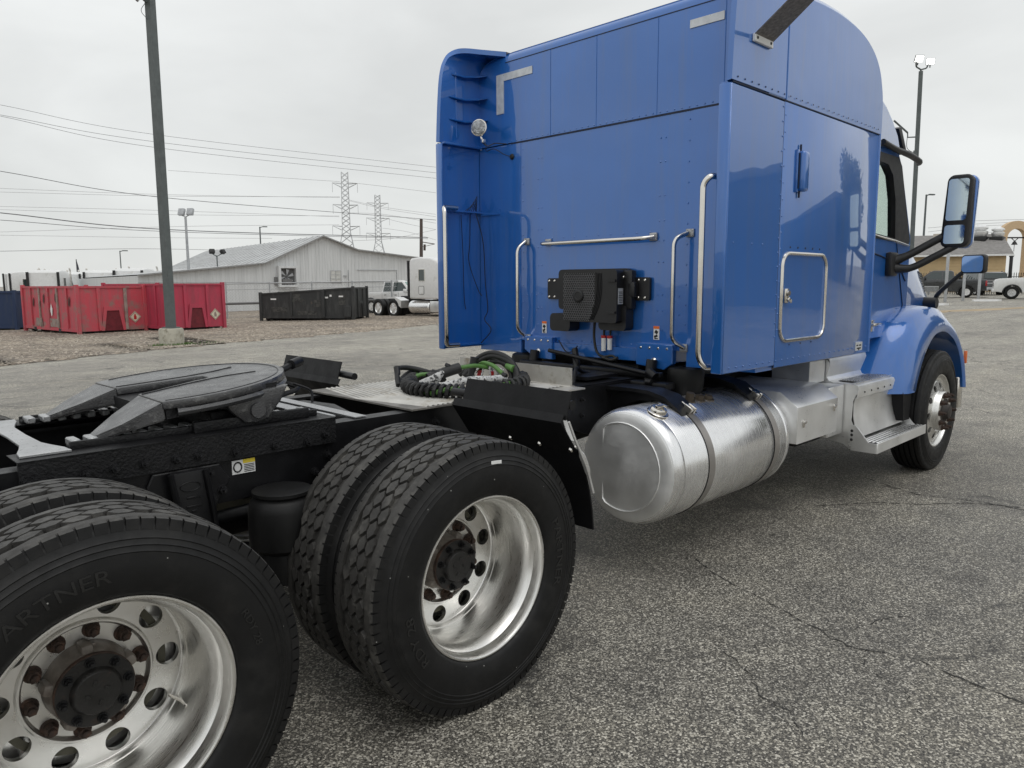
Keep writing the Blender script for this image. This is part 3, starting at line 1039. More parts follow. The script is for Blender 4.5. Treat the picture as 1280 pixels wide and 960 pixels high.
for s in (-1, 1):       # slider rails with teeth
    bm = B()
    b2(bm, -1.13, -.19, s * .315, s * .345, 1.040, 1.056, .003)
    b2(bm, -1.13, -.19, s * .345, s * .360, 1.039, 1.066, .003)
    b2(bm, -.72, -.24, s * .361, s * .385, 1.039, 1.082, .006)
    r = P_('slide_rail', bm, BLACKR)
    bm = B()
    for k in range(17):
        x = -1.12 + k * .055
        b2(bm, x, x + .030, s * .265, s * .344, 1.044, 1.069, .004, 1)
    obj('rail_tooth', bm, SPECK, r)
bm = B()
b2(bm, -.70, -.30, -.27, .27, 1.0, 1.03, .01); b2(bm, -.62, -.42, -.30, .30, 1.03, 1.10, .01)
b2(bm, -.95, -.80, -.2, .2, .90, .98, .02)
P_('slider_base', bm, BLACKR)
bm = B()      # speckled tie plate across the rails
yy = [-.40, -.34, -.27, -.20, 0, .20, .27, .34, .40]
hw = [.075, .070, .05, .034, .030, .034, .05, .070, .075]
pts = [(-1.21 - h, y) for y, h in zip(yy, hw)] + [(-1.21 + h, y) for y, h in list(zip(yy, hw))[::-1]]
prism(bm, pts, 'z', 1.040, 1.050, .002, 1)
P_('tie_plate', bm, SPECK)
bm = B()
b2(bm, -.17, -.10, -.36, .40, 1.012, 1.03, .004); b2(bm, -.03, .03, -.40, .40, 1.011, 1.016)
P_('cross_strip', bm, SPECK)
bm = B(); tube(bm, [(.03, -.36, .95), (.10, 0, .97), (.12, .38, .95)], .045, 12); b2(bm, -.15, .22, -.40, .40, .86, .90)
P_('air_tank', bm, BLACK)

# ---- quarter fenders with flaps
def fender(s):
    f = None
    def strip(prof, y0, y1, th, m, nm, par, bev=.0):
        bm = B()
        n = len(prof)
        out = []
        for i, (x, z) in enumerate(prof):
            a = prof[max(i - 1, 0)]; b = prof[min(i + 1, n - 1)]
            dx, dz = b[0] - a[0], b[1] - a[1]
            L = math.hypot(dx, dz)
            out.append((x - dz / L * th, z + dx / L * th))
        for y in (y0, y1): pass
        prism(bm, prof + out[::-1], 'y', s * y0, s * y1)
        return obj(nm, bm, m, par)
    f = strip([(.505, 1.150), (.468, 1.035)], .545, 1.19, -.006, FLAP, 'quarter_fender', T)
    strip([(.462, 1.058), (.445, 1.030), (.55, .885)], .50, 1.185, -.005, FLAP, 'fender_panel', f)
    strip([(.545, .905), (.595, .80), (.628, .70), (.645, .62), (.655, .53)], .55, 1.19, -.008, FLAP, 'mud_flap', f)
    bm = B()
    tube(bm, smoothpath([(.475, s * 1.197, 1.03), (.52, s * 1.198, .94), (.585, s * 1.198, .83), (.635, s * 1.198, .70)], 5), [.006] * 8 + [.014] * 4 + [.008] * 4, 6)
    obj('fender_edge', bm, ALUD, f)
    bm = B()
    prism(bm, [(.49, 1.10), (.50, 1.10), (.60, .92), (.56, .93)], 'y', s * 1.12, s * 1.125)
    obj('fender_bracket', bm, WHITEM, f)
    for q, rr_ in [((.464, s * (.60 + k * .113), 1.049), .010) for k in range(6)] + [((.530, s * (.80 + k * .18), .897), .012) for k in range(3)]:
        bm = B(); dome(bm, q, rr_, (-1, 0, -.4), 8, .7); cyl(bm, (q[0] - .004, q[1], q[2]), (q[0] + .03, q[1], q[2] + .01), rr_ * .6, rr_ * .6, 6)
        obj('fender_bolt', bm, CHROME, f)
    bm = B(); cyl(bm, (.51, s * .43, 1.075), (.53, s * 1.17, 1.09), .02, .02, 10)
    obj('fender_arm', bm, BLACK, f)
fender(-1); fender(1)

# ---- deck
bm = B(); b2(bm, .235, 1.32, -.462, .455, 1.016, 1.024)
dk = P_('deck_plate', bm, DECKB)
bm = B()
for k in range(36):     # chevron ribs
    x = .24 + k * .030
    for s in (-1, 1):
        y0, y1 = 0, s * .445
        dx = .09
        if x + .03 + dx > 1.32: continue
        v = [bm.verts.new(q) for q in ((x, y0, 1.0242), (x + .010, y0, 1.029), (x + .020, y0, 1.0242), (x + .020 + dx, y1, 1.0242), (x + .010 + dx, y1, 1.029), (x + dx, y1, 1.0242))]
        bm.faces.new((v[0], v[1], v[4], v[5])); bm.faces.new((v[1], v[2], v[3], v[4]))
obj('tread_rib', bm, DECK, dk, smooth=10)
bm = B()
b2(bm, 1.31, 1.317, -.49, .45, 1.024, 1.128, .0); b2(bm, 1.12, 1.33, -.575, -.463, 1.017, 1.026, .003); b2(bm, 1.28, 1.33, -.50, .45, 1.018, 1.03, .003)
P_('deck_upstand', bm, DECK)
# fine cracks in the asphalt, each a thin filled joint
def crack(pts, w, seed):
    rnd = random.Random(seed)
    P = []
    for (x0, y0), (x1, y1) in zip(pts, pts[1:]):
        n = max(2, int(math.hypot(x1 - x0, y1 - y0) / .025))
        for k in range(n):
            t = k / n
            P.append((x0 + (x1 - x0) * t + rnd.gauss(0, .006), y0 + (y1 - y0) * t + rnd.gauss(0, .006)))
    bm = B(); prev = None
    for i, (x, y) in enumerate(P[:-1]):
        dx, dy = P[i + 1][0] - x, P[i + 1][1] - y
        L = math.hypot(dx, dy) or 1
        ww = w * rnd.uniform(.15, 1.0) * (1 if rnd.random() > .12 else .05)
        cur = [bm.verts.new((x - dy / L * ww, y + dx / L * ww, .003)), bm.verts.new((x + dy / L * ww, y - dx / L * ww, .003))]
        if prev: bm.faces.new((prev[0], prev[1], cur[1], cur[0]))
        prev = cur
    obj('pavement_crack', bm, CRK, smooth=0, kind='structure')
CRK = mat('dirt filled crack', (.030, .029, .027), .9, var=.3, bst=0)
crack([(1.875, -.962), (1.737, -1.196), (1.636, -1.481), (1.524, -1.78), (1.456, -1.938), (1.44, -2.049), (1.505, -2.175), (1.525, -2.264), (1.475, -2.399), (1.459, -2.531), (1.434, -2.681), (1.40, -3.2), (1.5, -3.8)], .0055, 1)
crack([(4.463, -.943), (4.342, -1.171), (4.227, -1.41), (4.28, -1.586), (4.347, -1.83), (4.316, -2.129), (4.4, -2.9)], .009, 2)
crack([(3.4, -1.0), (3.82, -1.294), (3.958, -1.52), (4.223, -1.733), (4.356, -1.953), (4.382, -2.116)], .007, 3)
crack([(1.002, -1.639), (.919, -1.796), (.784, -1.918), (.755, -2.045), (.6, -2.2)], .004, 4)
crack([(1.44, -2.049), (1.30, -2.12), (1.22, -2.30), (1.05, -2.42)], .003, 5)
crack([(1.5, -1.85), (1.62, -1.95), (1.85, -2.02), (2.1, -2.2)], .003, 6)
# ---- air and electric lines coiled on the deck (resting there: a thing of its own)
hz_ = empty('hose_bundle', (.8, 0, 1.03), label='tangle of spiral wrapped black and lime green air hoses lying on the truck deck', cat='hoses')
def twist(path, rad, turns, ph):
    P = smoothpath(path, 10)
    out = []
    for i, p in enumerate(P):
        a = P[max(i - 1, 0)]; b = P[min(i + 1, len(P) - 1)]
        t = (b - a).normalized()
        u = t.cross(Vector((0, 0, 1)))
        if u.length < .2: u = Vector((0, 1, 0))
        u.normalize(); v = u.cross(t)
        an = ph + 2 * PI * turns * i / len(P)
        out.append(p + rad * (math.cos(an) * u + math.sin(an) * v))
    return out
O_ = Vector((.8, 0, 1.03))
def hobj(nm, bm, m, **k):
    bmesh.ops.translate(bm, vec=-O_, verts=bm.verts[:])
    return obj(nm, bm, m, hz_, **k)
loop = [(1.22, -.20, 1.06), (1.05, -.36, 1.06), (.82, -.41, 1.06), (.64, -.39, 1.06), (.54, -.28, 1.06), (.51, -.12, 1.06), (.57, .02, 1.062), (.70, .14, 1.07), (.80, .14, 1.09), (.84, .04, 1.065)]
for ph, m, nm in ((0, HOSE, 'black_hose'), (2.1, GREEN, 'green_hose'), (4.2, HOSE, 'black_hose')):
    bm = B(); tube(bm, twist(loop, .014, 5, ph), .0125, 8); hobj(nm, bm, m)
bm = B()
P = smoothpath(loop[:8], 40)
pts = twist(loop[:8], .034, 24, 0)
pts = []
for i, p in enumerate(P):
    a = P[max(i - 1, 0)]; b = P[min(i + 1, len(P) - 1)]; t = (b - a).normalized()
    u = t.cross(Vector((0, 0, 1))).normalized(); v = u.cross(t); an = i * .75
    pts.append(p + .030 * (math.cos(an) * u + math.sin(an) * v))
tube(bm, pts, .0115, 6); hobj('spiral_wrap', bm, HOSE)
bm = B(); tube(bm, smoothpath([(.64, -.02, 1.05), (.66, -.08, 1.08), (.68, -.11, 1.11), (.70, -.12, 1.135)], 6), [.034, .034, .034, .033, .033, .032, .03, .03, .028, .027, .025, .023, .02, .02, .018, .017, .015, .014, .012][:19], 12); hobj('braided_sleeve', bm, BRAID)
bm = B(); tube(bm, smoothpath([(.66, -.16, 1.06), (.80, -.22, 1.085), (.95, -.22, 1.075), (1.08, -.20, 1.07)], 6), .020, 10); hobj('braided_sleeve', bm, BRAID)
bm = B(); tube(bm, smoothpath([(.74, .06, 1.075), (.86, .02, 1.11), (.92, 0, 1.125)], 6), .030, 12); hobj('foam_grip', bm, HOSE)
bm = B(); tube(bm, smoothpath([(.92, 0, 1.125), (1.02, -.02, 1.13), (1.12, -.03, 1.11)], 6), .012, 10); hobj('green_hose', bm, GREEN)
bm = B(); tube(bm, smoothpath([(.60, .14, 1.06), (.68, .18, 1.09), (.74, .20, 1.10), (.82, .17, 1.09)], 6), .014, 10)
tube(bm, smoothpath([(.57, .10, 1.05), (.60, .15, 1.09), (.63, .18, 1.13), (.72, .18, 1.125), (.80, .13, 1.10)], 6), .014, 10); hobj('black_hose', bm, HOSE)
bm = B(); tube(bm, smoothpath([(.66, .12, 1.06), (.72, .10, 1.095), (.80, .06, 1.09)], 6), .011, 10); hobj('green_hose', bm, GREEN)
for k, (dz, dy, rr) in enumerate(((0, 0, .019), (.018, .012, .016), (-.03, -.02, .015), (-.012, .05, .014))):
    bm = B()
    tube(bm, smoothpath([(1.10, .16 + dy, 1.05), (1.14, .09 + dy, 1.13 + dz), (1.15, -.02 + dy, 1.175 + dz), (1.15, -.13 + dy, 1.165 + dz), (1.16, -.20 + dy, 1.12 + dz), (1.14, -.235 + dy, 1.06), (1.08, -.22 + dy, 1.045)], 8), rr, 10)
    hobj('black_hose', bm, HOSE)
bm = B(); tube(bm, smoothpath([(1.12, .08, 1.09), (1.11, .02, 1.135), (1.10, -.08, 1.13), (1.10, -.16, 1.09)], 7), .012, 10); hobj('green_hose', bm, GREEN)
bm = B(); cyl(bm, (1.145, -.205, 1.115), (1.15, -.15, 1.13), .021, .021, 10); hobj('green_hose', bm, GREEN)
bm = B()
cyl(bm, (1.13, .07, 1.04), (1.13, .06, 1.09), .018, .012, 10); cyl(bm, (1.16, .0, 1.04), (1.16, -.01, 1.085), .018, .012, 10)
hobj('red_coupling', bm, REDPL)
bm = B()
cyl(bm, (1.06, .06, 1.06), (1.08, .05, 1.17), .022, .026, 10); cyl(bm, (.61, .16, 1.10), (.62, .18, 1.14), .016, .018, 10)
for q in ((.86, .03, 1.14), (.78, .05, 1.11), (1.0, -.28, 1.10), (1.17, .11, 1.14)): box(bm, q, (.03, .03, .02), (.3, .4, .5), .004, 1)
hobj('hose_coupling', bm, BPLAS)
bm = B()
for k in range(4): tube(bm, smoothpath([(1.05 + .03 * k, .05 - .05 * k, 1.05), (1.10, .02 - .04 * k, 1.12), (1.13, -.05 - .03 * k, 1.10)], 5), .007, 6)
hobj('white_cord', bm, BRAID)

# ---- fuel tank
TX0, TX1, TY, TZ, TR = 1.415, 2.752, -.785, .598, .325
bm = B()
lathe(bm, [(TX0 + .012, .292), (TX0 + .014, .297), (TX0 + .040, .317), (TX0 + .075, TR), (TX0 + .09, TR), (TX0 + .094, TR - .003), (TX0 + .098, TR), (TX1 - .10, TR), (TX1 - .094, TR - .003), (TX1 - .09, TR), (TX1 - .07, TR), (TX1 - .035, .315), (TX1 - .01, .29), (TX1, .22), (TX1, .001)], 'x', (0, TY, TZ), 96)
tk = P_('fuel_tank', bm, ALU)
bm = B(); lathe(bm, [(TX0 - .014, .001), (TX0 - .012, .08), (TX0 - .008, .16), (TX0 - .002, .22), (TX0 + .004, .265), (TX0 + .0125, .294), (TX0 + .018, .303)], 'x', (0, TY, TZ), 96)
obj('tank_end', bm, ALUE, tk)
bm = B()    # pressed D shape in the end
prs = []
for i in range(40):
    t = 2 * PI * i / 40
    y = .245 * math.cos(t); z = .245 * math.sin(t)
    y = max(-.245, min(y, .13)) if abs(z) < .22 else min(y, .13)
    prs.append((TX0 - .002, TY + .02 - y * -1, TZ + z))
tube(bm, prs, .0045, 6, closed=True)
obj('end_pressing', bm, ALUE, tk)
def arcpts(x, r, a0, a1, n=24):
    return [(x, TY - r * math.sin(R(a)), TZ + r * math.cos(R(a))) for a in [a0 + (a1 - a0) * i / n for i in range(n + 1)]]
def band(bm, x0, x1, r0, r1, a0, a1, n=40):
    ring = []
    for i in range(n + 1):
        a = R(a0 + (a1 - a0) * i / n)
        s, c = math.sin(a), math.cos(a)
        ring.append([bm.verts.new((x, TY - r * s, TZ + r * c)) for x, r in ((x0, r0), (x0, r1), (x1, r1), (x1, r0))])
    for A, Z in zip(ring, ring[1:]):
        for k in range(4):
            bm.faces.new((A[k], A[(k + 1) % 4], Z[(k + 1) % 4], Z[k]))
    bm.faces.new(ring[0]); bm.faces.new(ring[-1][::-1])
STRAP = mat('grey steel tank strap', (.34, .32, .30), .42, .6, var=.15, bs=80)
for x in (1.735, 2.495):
    bm = B(); band(bm, x, x + .062, TR + .0005, TR + .0035, 28, 230)
    bm2 = bm
    st_ = obj('tank_strap', bm, STRAP, tk)
    bm = B(); band(bm, x - .003, x, TR + .0005, TR + .0045, 28, 230)
    obj('strap_liner', bm, BLACK, st_)
    bm = B()
    a = R(30)
    for dx in (.006, .042):
        box(bm, (x + dx + .008, TY - (TR + .025) * math.sin(a), TZ + (TR + .025) * math.cos(a)), (.016, .055, .04), Euler((a, 0, 0)), .004, 1)
    cyl(bm, (x + .031, TY - (TR + .03) * math.sin(a) + .05, TZ + (TR + .03) * math.cos(a) + .03), (x + .031, TY - (TR + .03) * math.sin(a) - .02, TZ + (TR + .03) * math.cos(a) - .012), .006, .006, 8)
    obj('strap_clevis', bm, CHROME, st_)
    # cast arm from the frame over the tank
    bm = B()
    prof = [(-.435, .965), (-.62, .972), (-.72, .968), (-.80, .955), (-.90, .915), (-.945, .885), (-.95, .868), (-.93, .880), (-.85, .918), (-.75, .928), (-.62, .915), (-.50, .86), (-.45, .78), (-.435, .70)]
    prism(bm, prof, 'x', x - .005, x + .065)
    prism(bm, [(-.436, .99), (-.62, .993), (-.74, .99), (-.85, .965), (-.94, .905), (-.965, .87), (-.955, .862), (-.93, .895), (-.84, .948), (-.74, .968), (-.62, .974), (-.436, .966)], 'x', x - .055, x + .10)
    obj('tank_arm', bm, BLACK, tk)
bm = B()
capn = Vector((0, -math.sin(R(22)), math.cos(R(22))))
cc = Vector((1.535, TY, TZ)) + capn * TR
rotm = capn.to_track_quat('Z', 'Y').to_matrix()
lathe(bm, [(-.01, .062), (.006, .060), (.012, .052), (.012, .046), (.028, .044), (.033, .040), (.034, .001)], 'z', (0, 0, 0), 28)
box(bm, (0, 0, .042), (.075, .018, .018), None, .005)
box(bm, (.02, .0, .046), (.012, .05, .012), Euler((0, 0, .5)), .003)
bmesh.ops.transform(bm, matrix=Matrix.Translation(cc) @ rotm.to_4x4(), verts=bm.verts[:])
obj('filler_cap', bm, CHROME, tk)
bm = B()
for x, a, h in ((1.93, 12, .05), (2.02, 14, .03), (2.10, 16, .025)):
    n_ = Vector((0, -math.sin(R(a)), math.cos(R(a))))
    q = Vector((x, TY, TZ)) + n_ * (TR - .002)
    cyl(bm, q, q + n_ * h, .026, .024, 12); cyl(bm, q, q + n_ * .008, .04, .038, 6)
obj('tank_fitting', bm, mat('brown fitting', (.10, .08, .06), .5, .5), tk)

# ---- tool / battery box and steps
bm = B()
prism(bm, [(-1.12, .565), (-1.12, .802), (-1.0, .892), (-.46, .90), (-.46, .565)], 'x', 2.775, 3.40, .006, 2)
bx = P_('battery_box', bm, ALUD)
bm = B()
for x, z in ((2.86, .69), (3.33, .74)):
    box(bm, (x, -1.125, z), (.02, .012, .05), None, .004); cyl(bm, (x, -1.122, z + .01), (x, -1.14, z + .01), .012, .01, 8)
obj('box_latch', bm, CHROME, bx)

def sweep(bm, prof, x0, x1, th):
    n = len(prof); out = []
    for i, (y, z) in enumerate(prof):
        a = prof[max(i - 1, 0)]; b = prof[min(i + 1, n - 1)]
        dy, dz = b[0] - a[0], b[1] - a[1]; L = math.hypot(dy, dz) or 1
        out.append((y - dz / L * th, z + dy / L * th))
    prism(bm, prof + out[::-1], 'x', x0, x1)
SX0, SX1 = 3.69, 4.70
bm = B()
sweep(bm, [(-.62, 1.045), (-.90, 1.045), (-.925, 1.035), (-.935, 1.01), (-.93, .97), (-.915, .90), (-.93, .875), (-.96, .865), (-1.115, .862), (-1.14, .852), (-1.147, .83), (-1.14, .765), (-1.128, .757)], SX0, SX1, .006)
stp = P_('cab_step', bm, ALUD)
bm = B()
sweep(bm, [(-1.122, .765), (-1.112, .71), (-1.116, .63), (-1.132, .55), (-1.155, .475)], SX0 + .02, SX1 - .03, .006)
obj('step_riser', bm, ALUD, stp)
bm = B()
b2(bm, SX0 - .02, SX1 + .02, -1.305, -1.298, .385, .458, .002, 1); b2(bm, SX0 - .02, SX1 + .02, -1.298, -1.10, .437, .449, .002, 1); b2(bm, SX0 - .02, SX0 - .015, -1.298, -1.12, .385, .44); b2(bm, SX1 + .014, SX1 + .02, -1.298, -1.12, .385, .44)
obj('lower_tread', bm, ALUD, stp)
bm = B(); b2(bm, SX0 + .02, SX1 - .015, -1.292, -1.155, .4495, .4505); b2(bm, SX0 + .08, SX1 - .02, -1.104, -.965, .8688, .8698)
obj('tread_base', bm, HOSE, stp)
bm = B()
for k in range(5):
    y = -1.289 + k * .027
    b2(bm, SX0 + .03, SX1 - .02, y, y + .015, .4492, .459, .002, 1)
obj('tread_grip', bm, ALU, stp)
bm = B()
for k in range(7):
    y = -1.10 + k * .02
    for j in range(26):
        x = SX0 + .10 + j * .033
        b2(bm, x, x + .02, y, y + .010, .870, .876)
for y in (-1.128, -1.112): b2(bm, SX0 + .01, SX1 - .01, y, y + .008, .868, .873)
obj('grip_stud', bm, ALU, stp, kind='stuff')
bm = B()
end = [(-.62, 1.04), (-.90, 1.04), (-.93, 1.0), (-.91, .88), (-.96, .86), (-1.13, .855), (-1.145, .82), (-1.11, .74), (-1.105, .60), (-1.16, .46), (-1.27, .44), (-1.27, .39), (-1.10, .39), (-1.06, .42), (-.62, .50)]
prism(bm, end, 'x', SX0 + .004, SX0 + .010); prism(bm, end, 'x', SX1 - .010, SX1 - .004)
obj('step_end_plate', bm, ALUD, stp)
bm = B()
tri = [(-1.135, .56), (-1.16, .55), (-1.24, .455), (-1.135, .452)]
prism(bm, tri, 'x', SX0 - .006, SX0); prism(bm, tri, 'x', SX1 - .05, SX1 - .044)
prism(bm, [(-1.10, .58), (-1.15, .57), (-1.24, .46), (-1.30, .455), (-1.30, .387), (-1.16, .387), (-1.10, .42)], 'x', SX0 - .026, SX0 - .021)
obj('step_gusset', bm, ALUD, stp)
bm = B()
for z in (.53, .50, .465): dome(bm, (SX0 - .026, -1.125, z), .011, (-1, 0, 0), 8)
for k in range(7): dome(bm, (SX0 + .12 + k * .13, -1.146, .80), .008, (0, -1, .1), 8)
obj('step_bolt', bm, HOSE, stp)
bm = B()
prism(bm, [(-.62, .86), (-.90, .87), (-.90, 1.03), (-.62, 1.03)], 'x', 3.42, 3.68); b2(bm, 3.41, 3.68, -1.05, -.5, .5, .86, .01)
P_('step_inner_box', bm, ALUD)
bm = B(); b2(bm, 3.3, 4.5, -.9, .9, .42, .85, .05)
P_('engine_block', bm, BLACK)

# ---- sleeper body
WY = 1.17
bm = B()
b2(bm, 2.13, 3.72, -1.12, 1.12, 1.18, 2.592, .0)
b2(bm, 2.132, 2.33, .70, 1.15, 1.085, 1.179); b2(bm, 2.132, 2.33, -1.15, -.70, 1.085, 1.179)
b2(bm, 2.10, 3.6, -.60, .60, 1.10, 1.179)
sl = P_('sleeper', bm, BLUEW)
for s in (-1, 1):
    bm = B(); b2(bm, 2.321, 3.755, s * 1.12, s * WY, 1.098, 2.592, .006, 2)
    o_ = obj('side_panel', bm, BLUE, sl)
    # panel front moulding
    bm = B(); cyl(bm, (3.755, s * 1.166, 1.10), (3.745, s * 1.166, 2.60), .012, .012, 10)
    obj('edge_moulding', bm, BLUE, o_)
for s in (-1, 1):     # wider corner strips on the back wall
    bm = B(); b2(bm, 2.1275, 2.131, s * .705, s * 1.14, 1.09, 2.588)
    obj('corner_panel', bm, BLUEW, sl)
for y0, y1 in ((-.63, -.36), (.36, .63)):
    bm = B(); prism(bm, [(y0, 1.215), (y1, 1.215), (y1, 1.08), (y0 + .06, 1.06), (y0, 1.10)] if y0 < 0 else [(y0, 1.215), (y1, 1.215), (y1, 1.12), (y1 - .1, 1.06), (y0, 1.06)], 'x', 2.085, 2.129, .004, 1)
    m_ = obj('mount_bracket', bm, BLUE, sl)
    bm = B()
    for k in range(4): dome(bm, (2.085, y0 + .04 + k * .065, 1.19), .009, (-1, 0, 0), 8)
    dome(bm, (2.085, (y0 + y1) / 2, 1.11), .022, (-1, 0, 0), 10)
    obj('bracket_bolt', bm, CHROME, m_)

def rivet_row(pts, nrm, r=.0062):
    bm = B()
    for q in pts: dome(bm, q, r, nrm, 6)
    return bm
def lin(a, b, n): return [tuple(a[i] + (b[i] - a[i]) * k / (n - 1) for i in range(3)) for k in range(n)]
riv = []
riv += lin((2.129, -.88, 2.612), (2.129, .80, 2.612), 34)
for y in (-.685, .685): riv += lin((2.129, y, 1.22), (2.129, y, 2.54), 12)
for z in (1.40, 1.51): riv += lin((2.129, .64, z), (2.129, .98, z), 4) + lin((2.129, -.64, z), (2.129, -.98, z), 4) + [(2.129, .55, z)]
riv += lin((2.129, .40, 1.905), (2.129, -.42, 1.905), 9)
riv += lin((2.129, .62, 1.20), (2.129, -.62, 1.20), 16)
for y in (.50, -.52):
    for z in (1.30, 1.42, 1.52, 1.72, 1.85, 1.97, 2.12, 2.32, 2.46): riv += [(2.129, y, z), (2.129, y + .035, z)]
obj('rivet', rivet_row(riv, (-1, 0, 0), .0055), BLUE, sl, kind='stuff')
for s in (-1, 1):
    rs = lin((2.305, s * 1.1715, 1.28), (2.305, s * 1.1715, 2.56), 17) + lin((2.335, s * 1.1705, 1.32), (2.335, s * 1.1705, 2.52), 14)
    rs += lin((1.80, s * 1.1715, 1.14), (3.70, s * 1.1705, 1.14), 26)
    rs += [(2.0, s * 1.1715, 1.80), (2.12, s * 1.1715, 1.80), (1.80, s * 1.1715, 1.80)]
    obj('rivet', rivet_row(rs, (0, s, 0), .0058), BLUE, sl, kind='stuff')
    rs = lin((1.79, s * 1.173, 2.625), (3.70, s * 1.173, 2.625), 27)
    obj('rivet', rivet_row(rs, (0, s, 0), .0052), BLUELINE, sl, kind='stuff')
bm = B()
b2(bm, 2.126, 2.1295, -.90, .80, 2.588, 2.598)
for s in (-1, 1):
    b2(bm, 1.745, 3.745, s * 1.168, s * 1.1722, 2.5925, 2.5990)
    b2(bm, 2.314, 2.322, s * 1.160, s * 1.168, 1.10, 2.592)
obj('panel_seam', bm, BLUELINE, sl)

# ---- upper fairing (rounded shell)
prof = [(2.13, 2.60), (2.13, 3.165), (2.135, 3.20), (2.155, 3.225), (2.20, 3.24), (2.6, 3.285), (2.9, 3.30), (3.15, 3.292), (3.38, 3.262), (3.56, 3.20), (3.68, 3.11), (3.745, 2.99), (3.77, 2.85), (3.775, 2.60)]
prof = prof[:2] + [(v.x, v.y) for v in smoothpath([(x, z, 0) for x, z in prof[1:]], 4)][1:]
bm = B()
LV = [(1.168, 0.0), (1.166, .0), (1.160, .012), (1.145, .035), (1.11, .062), (1.05, .085), (.95, .098), (.80, .105)]
cx_, cz_ = 2.95, 2.6
rings = []
def inset(q, dd):
    x, z = q
    # only the roof and the front are rounded inwards
    k = max(0.0, min(1.0, (z - 2.6) / .4))
    return x, z - (.105 - dd) * k * .9
for s in (1, -1):
    lev = []
    for y, dd in LV:
        lev.append([bm.verts.new((x + (0 if i < 3 else -.0), s * y, z)) for i, (x, z) in enumerate(inset(q, dd) for q in prof)])
    for A, Z in zip(lev, lev[1:]):
        for i in range(len(prof) - 1):
            bm.faces.new((A[i], A[i + 1], Z[i + 1], Z[i]))
    bm.faces.new(lev[0])
    rings.append(lev[-1])
for i in range(len(prof) - 1):
    bm.faces.new((rings[0][i], rings[0][i + 1], rings[1][i + 1], rings[1][i]))
bmesh.ops.recalc_face_normals(bm, faces=bm.faces[:])
rf = obj('roof_fairing', bm, BLUEW, sl, smooth=30)
bm = B()
b2(bm, 2.1275, 2.1295, -.92, .86, 3.161, 3.166)
obj('panel_seam', bm, BLUELINE, rf)
bm = B()
for y in (-.45, .02, .42): b2(bm, 2.1285, 2.1298, y - .0014, y + .0014, 2.60, 3.16)
b2(bm, 2.1285, 2.1298, -.90, -.896, 2.56, 3.16)
for s in (-1, 1): b2(bm, 2.325, 2.336, s * 1.167, s * 1.1725, 2.602, 3.12)
obj('panel_seam', bm, SEAMB, rf)
bm = B()
L_ = [(.95, 3.09), (.59, 3.09), (.59, 3.04), (.875, 3.04), (.875, 2.815), (.95, 2.815)]
prism(bm, L_, 'x', 2.1245, 2.1292)
obj('reflective_tape', bm, SILTAPE, rf)
bm = B(); prism(bm, [(-.67, 3.09), (-.89, 3.09), (-.89, 3.045), (-.67, 3.045)], 'x', 2.1245, 2.1292)
obj('reflective_tape', bm, SILTAPE, rf)

